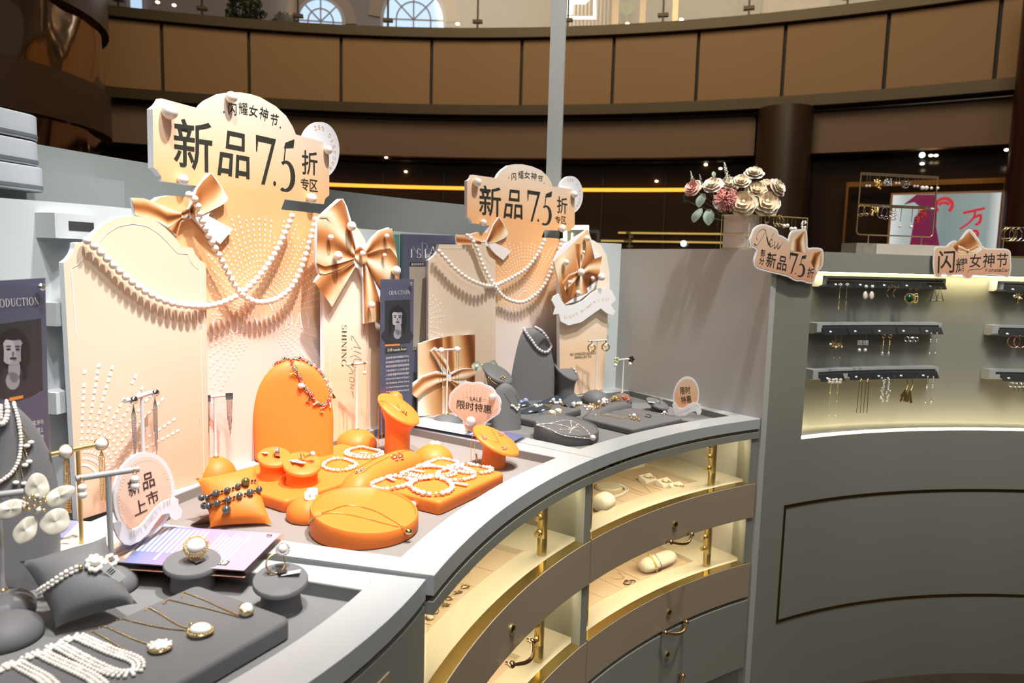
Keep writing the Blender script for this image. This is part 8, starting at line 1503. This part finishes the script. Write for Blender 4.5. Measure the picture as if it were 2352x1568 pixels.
b = MB(); b.tube([V((x0, 0, 0)), V((x0, 0, z1_)), V((x1, 0, z1_)), V((x1, 0, 0))], .0028, 6); b.build('frame', m_brass, t); b = MB(); b.box(((x0 + x1) / 2, 0, .004), (x1 - x0, .05, .008)); b.build('base', m_brass, t)
for i, (x, mm) in enumerate(((1315, m_g), (1385, m_g), (1500, m_s), (1620, m_s))): rk('%s twisted oval hoop from the left on the right hand rack' % ORD[i], R3, x, 225, 'hoop', 300, 'twisted hoops on the right hand rack', mm, 1.2, 9.8, (2180, 500))
# ------------------------------------------------------------------ posters and rails on the back wall
m_pos = mat('slate_blue_print', (.085, .095, .16), .45); m_posd = mat('dark_photo_print', (.018, .019, .024), .4)
def portrait(b, pl, cx_, cy_, s_, off):
    """grey tone portrait print of a person with long hair, layered flat shapes"""
    def e(dx, dy, rx, ry, m, lay, rot=0): b.flat([pl.px(cx_ + s_ * (dx + rx * cos(a_) * cos(rot) - ry * sin(a_) * sin(rot)), cy_ + s_ * (dy - ry * sin(a_) * cos(rot) - rx * cos(a_) * sin(rot)), off) for a_ in (2 * pi * k / 26 for k in range(26))], -off - .0006 - .0002 * lay, m)
    e(2, 6, 34, 52, 0, 0); e(0, 66, 60, 30, 1, 1); e(3, 38, 12, 26, 3, 2); e(0, 0, 22, 30, 3, 3); e(-9, 2, 14, 25, 4, 4); e(22, 22, 5.5, 36, 0, 5, .10); e(-25, 24, 6, 40, 0, 5, -.08); e(0, -30, 25, 8.5, 0, 5)
    for sx in (-9, 9): e(sx, -3, 4.5, 1.8, 0, 6); e(sx, -9, 6, 1.2, 1, 6)
    e(0, 6, 2.6, 5, 2, 6); e(0, 15, 7, 2.2, 1, 7); e(0, 60, 14, 18, 3, 2)
G_ = [mat('print_black', (.012, .013, .017), .45), mat('print_charcoal', (.030, .032, .040), .45), mat('print_grey', (.16, .16, .19), .45), mat('print_light', (.34, .34, .38), .45), mat('print_lighter', (.46, .46, .50), .45)]
def poster(label, pl, outline, off=0.0, back=m_pos):
    t = thing('poster_panel', label, 'poster', M=pl.M); b = MB(); q = pl.L(outline, off); b.prism(q, -off, -off + .002); b.build('print', back, t); b = MB(); b.prism(q, -off - .005, -off - .0025); b.build('acrylic_cover', thin_glass('matt_acrylic', add=.0, rough=.35), t); return t
def prow(b, pl, rows, x0, x1, hgt, sl, seed=1, m=0):
    rr = random.Random(seed)
    for y in rows:
        x = x0 if not callable(x0) else x0(y)
        while x < x1:
            w_ = hgt * rr.uniform(.7, 1.0); b.flat(pl.L([(x, y + sl * (x - x0)), (x + w_, y + sl * (x + w_ - x0)), (x + w_, y - hgt + sl * (x + w_ - x0)), (x, y - hgt + sl * (x - x0))]), -.0012, m); x += hgt * 1.12
p_ = onR(110, 900, 2.645); p_.z = .951; u = V((sin(radians(12)), cos(radians(12)), 0)); PP = Plane(p_ - u * .30, p_); t = poster('slate blue acrylic poster titled INTRODUCTION at the left edge with a portrait', PP, [(104, 638), (116, 1160), (-190, 1260), (-190, 655)])
b = MB(); stext(b, 'INTRODUCTION', PP.L([(-46, 709), (88, 699), (87, 682), (-48, 689)]), -.0012, 0, .12); text(b, '师奖,并与', PP.L([(66, 979), (98, 974), (98, 962), (66, 967)]), -.0012); text(b, '次登上', PP.L([(77, 995), (98, 991), (98, 979), (77, 983)]), -.0012); text(b, '代表', PP.L([(85, 1012), (99, 1009), (99, 997), (85, 1000)]), -.0012); text(b, '性', PP.L([(93, 1027), (99.5, 1026), (99.5, 1014), (93, 1015)]), -.0012); b.build('lettering', m_dot, t)
b = MB(); b.flat(PP.L([(-62, 925), (98, 896), (94, 731), (-62, 752)]), -.0004, 1); portrait(b, PP, 28, 805, 1.15, 0); b.build('portrait_print', G_, t); b = MB(); b.flat(PP.L([(20, 921), (52, 914), (52, 907), (20, 913)]), -.0010); b.build('orange_bar', mat('orange_print', (.85, .30, .05), .5), t)
b = MB(); c_ = PP.px(85, 658); b.lathe([(.004, 0), (.006, .002), (.006, .005), (.004, .007)], 16, T=Matrix.Translation((c_[0], -.012, c_[1])) @ Matrix.Rotation(radians(-90), 4, 'X')); b.build('screw_cap', m_silver, t)
p_ = onR(900, 960, 2.66); p_.z = .951; u = V((.52, .854, 0)); P3 = Plane(p_ - u * .03, p_ + u * .3); P3 = Plane(P3.o + V((-.854, .52, 0)) * .012, P3.o + V((-.854, .52, 0)) * .012 + u); t = poster('larger slate blue poster with overlapping INSPIRATION letters between the two sign boards', P3, [(921, 537), (1047, 541), (1047, 960), (914, 960)])
b = MB(); b.flat(P3.L([(940, 800), (1000, 790), (1000, 612), (940, 612)]), -.0004); b.build('cream_picture', mat('cream_photo', (.42, .37, .30), .5), t); b = MB(); b.flat(P3.L([(962, 800), (1000, 790), (1000, 625), (970, 640)]), -.0008); b.build('picture_shadow_patch', mat('picture_shadow_brown', (.12, .085, .06), .5), t); b = MB(); b.flat(P3.L([(914, 960), (1040, 955), (1040, 852), (914, 855)]), -.0006); b.build('dark_lower_print', m_posd, t)  # shadow on the cream picture painted as a flat brown patch
b = MB(); [stext(b, ch, P3.L(q), -.0012, 0) for ch, q in (('I', [(941, 591), (948, 591), (948, 572), (941, 572)]), ('S', [(956, 592), (967, 592), (967, 571), (956, 571)]), ('I', [(973, 592), (980, 592), (980, 572), (973, 572)]), ('A', [(984, 590), (1003, 590), (1003, 566), (984, 566)]), ('R', [(978, 594), (987, 594), (987, 583), (978, 583)]))]; b.build('front_letters', m_dot, t)
b = MB(); [stext(b, ch, P3.L(q), -.0008, 0) for ch, q in (('N', [(945, 586), (962, 586), (962, 564), (945, 564)]), ('P', [(965, 592), (984, 592), (984, 557), (965, 557)]))]; b.build('ghost_letters', mat('lavender_letters', (.26, .27, .36), .5), t)
b = MB(); b.flat(P3.L([(941, 611), (975, 611), (975, 602), (941, 602)]), -.0008, 0); b.flat(P3.L([(945, 806), (962, 804), (962, 796), (945, 798)]), -.0008, 0); text(b, '复古珍珠系列', P3.L([(944, 609.5), (972, 609.5), (972, 603.5), (944, 603.5)]), -.0012, 1); text(b, '计灵感', P3.L([(946, 805), (961, 803), (961, 797), (946, 799)]), -.0012, 1); b.build('black_labels', [m_ink, m_dot], t)
b = MB()
for k in range(4): b.prism(P3.L([(907 + 3 * k, 700), (909 + 3 * k, 700), (912 + 2.6 * k, 538), (910 + 2.6 * k, 538)]), .0 - .004 * k, .02)
o = b.build('glass_edges', m_glassg); o.matrix_world = P3.M; tag(o, 'stack of green edged glass sheets beside the larger slate poster', 'glass')
p_ = onR(925, 960, 2.625); p_.z = .951; P2_ = Plane(p_ - u * .05, p_ + u * .1); t = poster('narrow slate poster with a portrait right of the large sign board', P2_, [(875, 641), (950.5, 641), (946, 978), (872, 1000)])
b = MB(); stext(b, 'PRODUCTION'[2:], P2_.L([(893, 677), (941, 675), (941, 666), (893, 668)]), -.0012, 0, .12); text(b, '计师 Isabella Rossi', P2_.L([(889, 808), (932, 804), (932, 797), (889, 800)]), -.0016)
for k, s2 in enumerate(('意大利罗马美术学院雕塑艺术专业,', '因为珠宝设计深深吸引并开启了设', '跟现在伦敦国际可购珠宝品牌任职', '于2022年成立个人工作室,代表作', '人生难舍"期望世界回归历史美感"', 'ed from the Sculpture of Depart-', 'the Academy of Fine Arts in', 'aly, where the fascination for jew-', 'ry was deeply ignited, paving the')): yk = 823 + k * 9.7; text(b, s2, P2_.L([(886, yk + 2), (939, yk - 3), (939, yk - 8.5), (886, yk - 3.5)]), -.0012)
b.build('lettering', m_dot, t); b = MB(); b.flat(P2_.L([(884, 811), (934, 807), (934, 796), (884, 799)]), -.0010); b.build('black_label', m_ink, t); b = MB(); b.flat(P2_.L([(884, 795), (918, 793), (918, 789), (884, 791)]), -.0010); b.build('orange_bar', _M['orange_print'], t)
b = MB(); b.flat(P2_.L([(884, 791), (942, 787), (942, 688), (884, 690)]), -.0004, 1); portrait(b, P2_, 912, 730, .62, 0); b.build('portrait_print', G_, t)
b = MB(); c_ = P2_.px(941, 652); b.lathe([(.004, 0), (.005, .002), (.005, .005)], 14, T=Matrix.Translation((c_[0], -.010, c_[1])) @ Matrix.Rotation(radians(-90), 4, 'X')); b.build('screw_cap', m_silver, t)
# rails on the back wall
for nm, (xl, yl, xr, hh) in (('upper', (121, 488, 262, .045)), ('middle', (124, 696, 262, .042)), ('lower', (124, 902, 262, .040))):
    tl, z_ = ThZ(xl, yl, 2.74); tr = ThZ(215, yl, 2.74)[0]; t = thing('wall_rail', 'pale grey %s display rail on the back wall left of the big sign board' % nm, 'rail', (0, 0, 0), 0, 'display rails on the back wall')
    b = MB(); b.sweep([(2.736, z_ - hh), (2.736, z_), (2.79, z_), (2.79, z_ - hh)], tl, tr, n=6); b.build('rail_body', m_wall, t); b = MB(); b.sweep([(2.7354, z_ - .030), (2.7354, z_ - .013), (2.738, z_ - .013), (2.738, z_ - .030)], tl - .6, tr + .1, n=6); b.build('slot', m_slot, t)
# stacked grey trays and low ledge behind the wall
p_ = onR(30, 440, 2.86); uu = V((.20, .98, 0)).normalized(); zb_ = 1.555; k_ = K(V((p_.x, p_.y, 1.6)))
for i, (xr, y0, y1, lb) in enumerate(((60, 441, 386, 'bottom'), (49, 384, 329, 'middle'), (47, 327, 270, 'top'))):
    e_ = onR(xr, y0, 2.87); z0_ = zat(xr, y0 + 2, e_); z1_ = zat(xr, y1, e_); c_ = V((e_.x, e_.y, 0)) - uu * .20 + V((-.98, .20, 0)) * .00; t = thing('storage_tray', '%s of three stacked grey leatherette trays at the left edge' % lb, 'tray', (c_.x, c_.y, z0_), atan2(uu.y, uu.x), 'stacked grey trays')
    b = MB(); b.rslab(.40, .13, z1_ - z0_ - .003, .045, .003, n=3); b.build('tray', mat('grey_blue_leatherette', (.40, .44, .48), .5), t); b = MB(); b.loft([[V((x, y, z_)) for x, y in rrect(.402, .132, .046)] for z_ in (.004, .010)]); b.build('rim_band', mat('dark_seam', (.12, .14, .16), .5), t)
t_, z_ = ThZ(93, 392, 2.89); t2_ = ThZ(270, 426, 2.89)[0]; b = MB(); b.sweep([(2.87, ZB), (2.87, z_), (2.945, z_), (2.945, ZB)], 175, t2_); struct(b, 'wall_ledge', mat('mid_grey_paint', (.27, .30, .30), .5))
b = MB(); b.sweep([(2.89, 1.541), (2.89, 1.553), (2.955, 1.553), (2.955, 1.541)], 177, 165.5); struct(b, 'wall_shelf', m_slate)
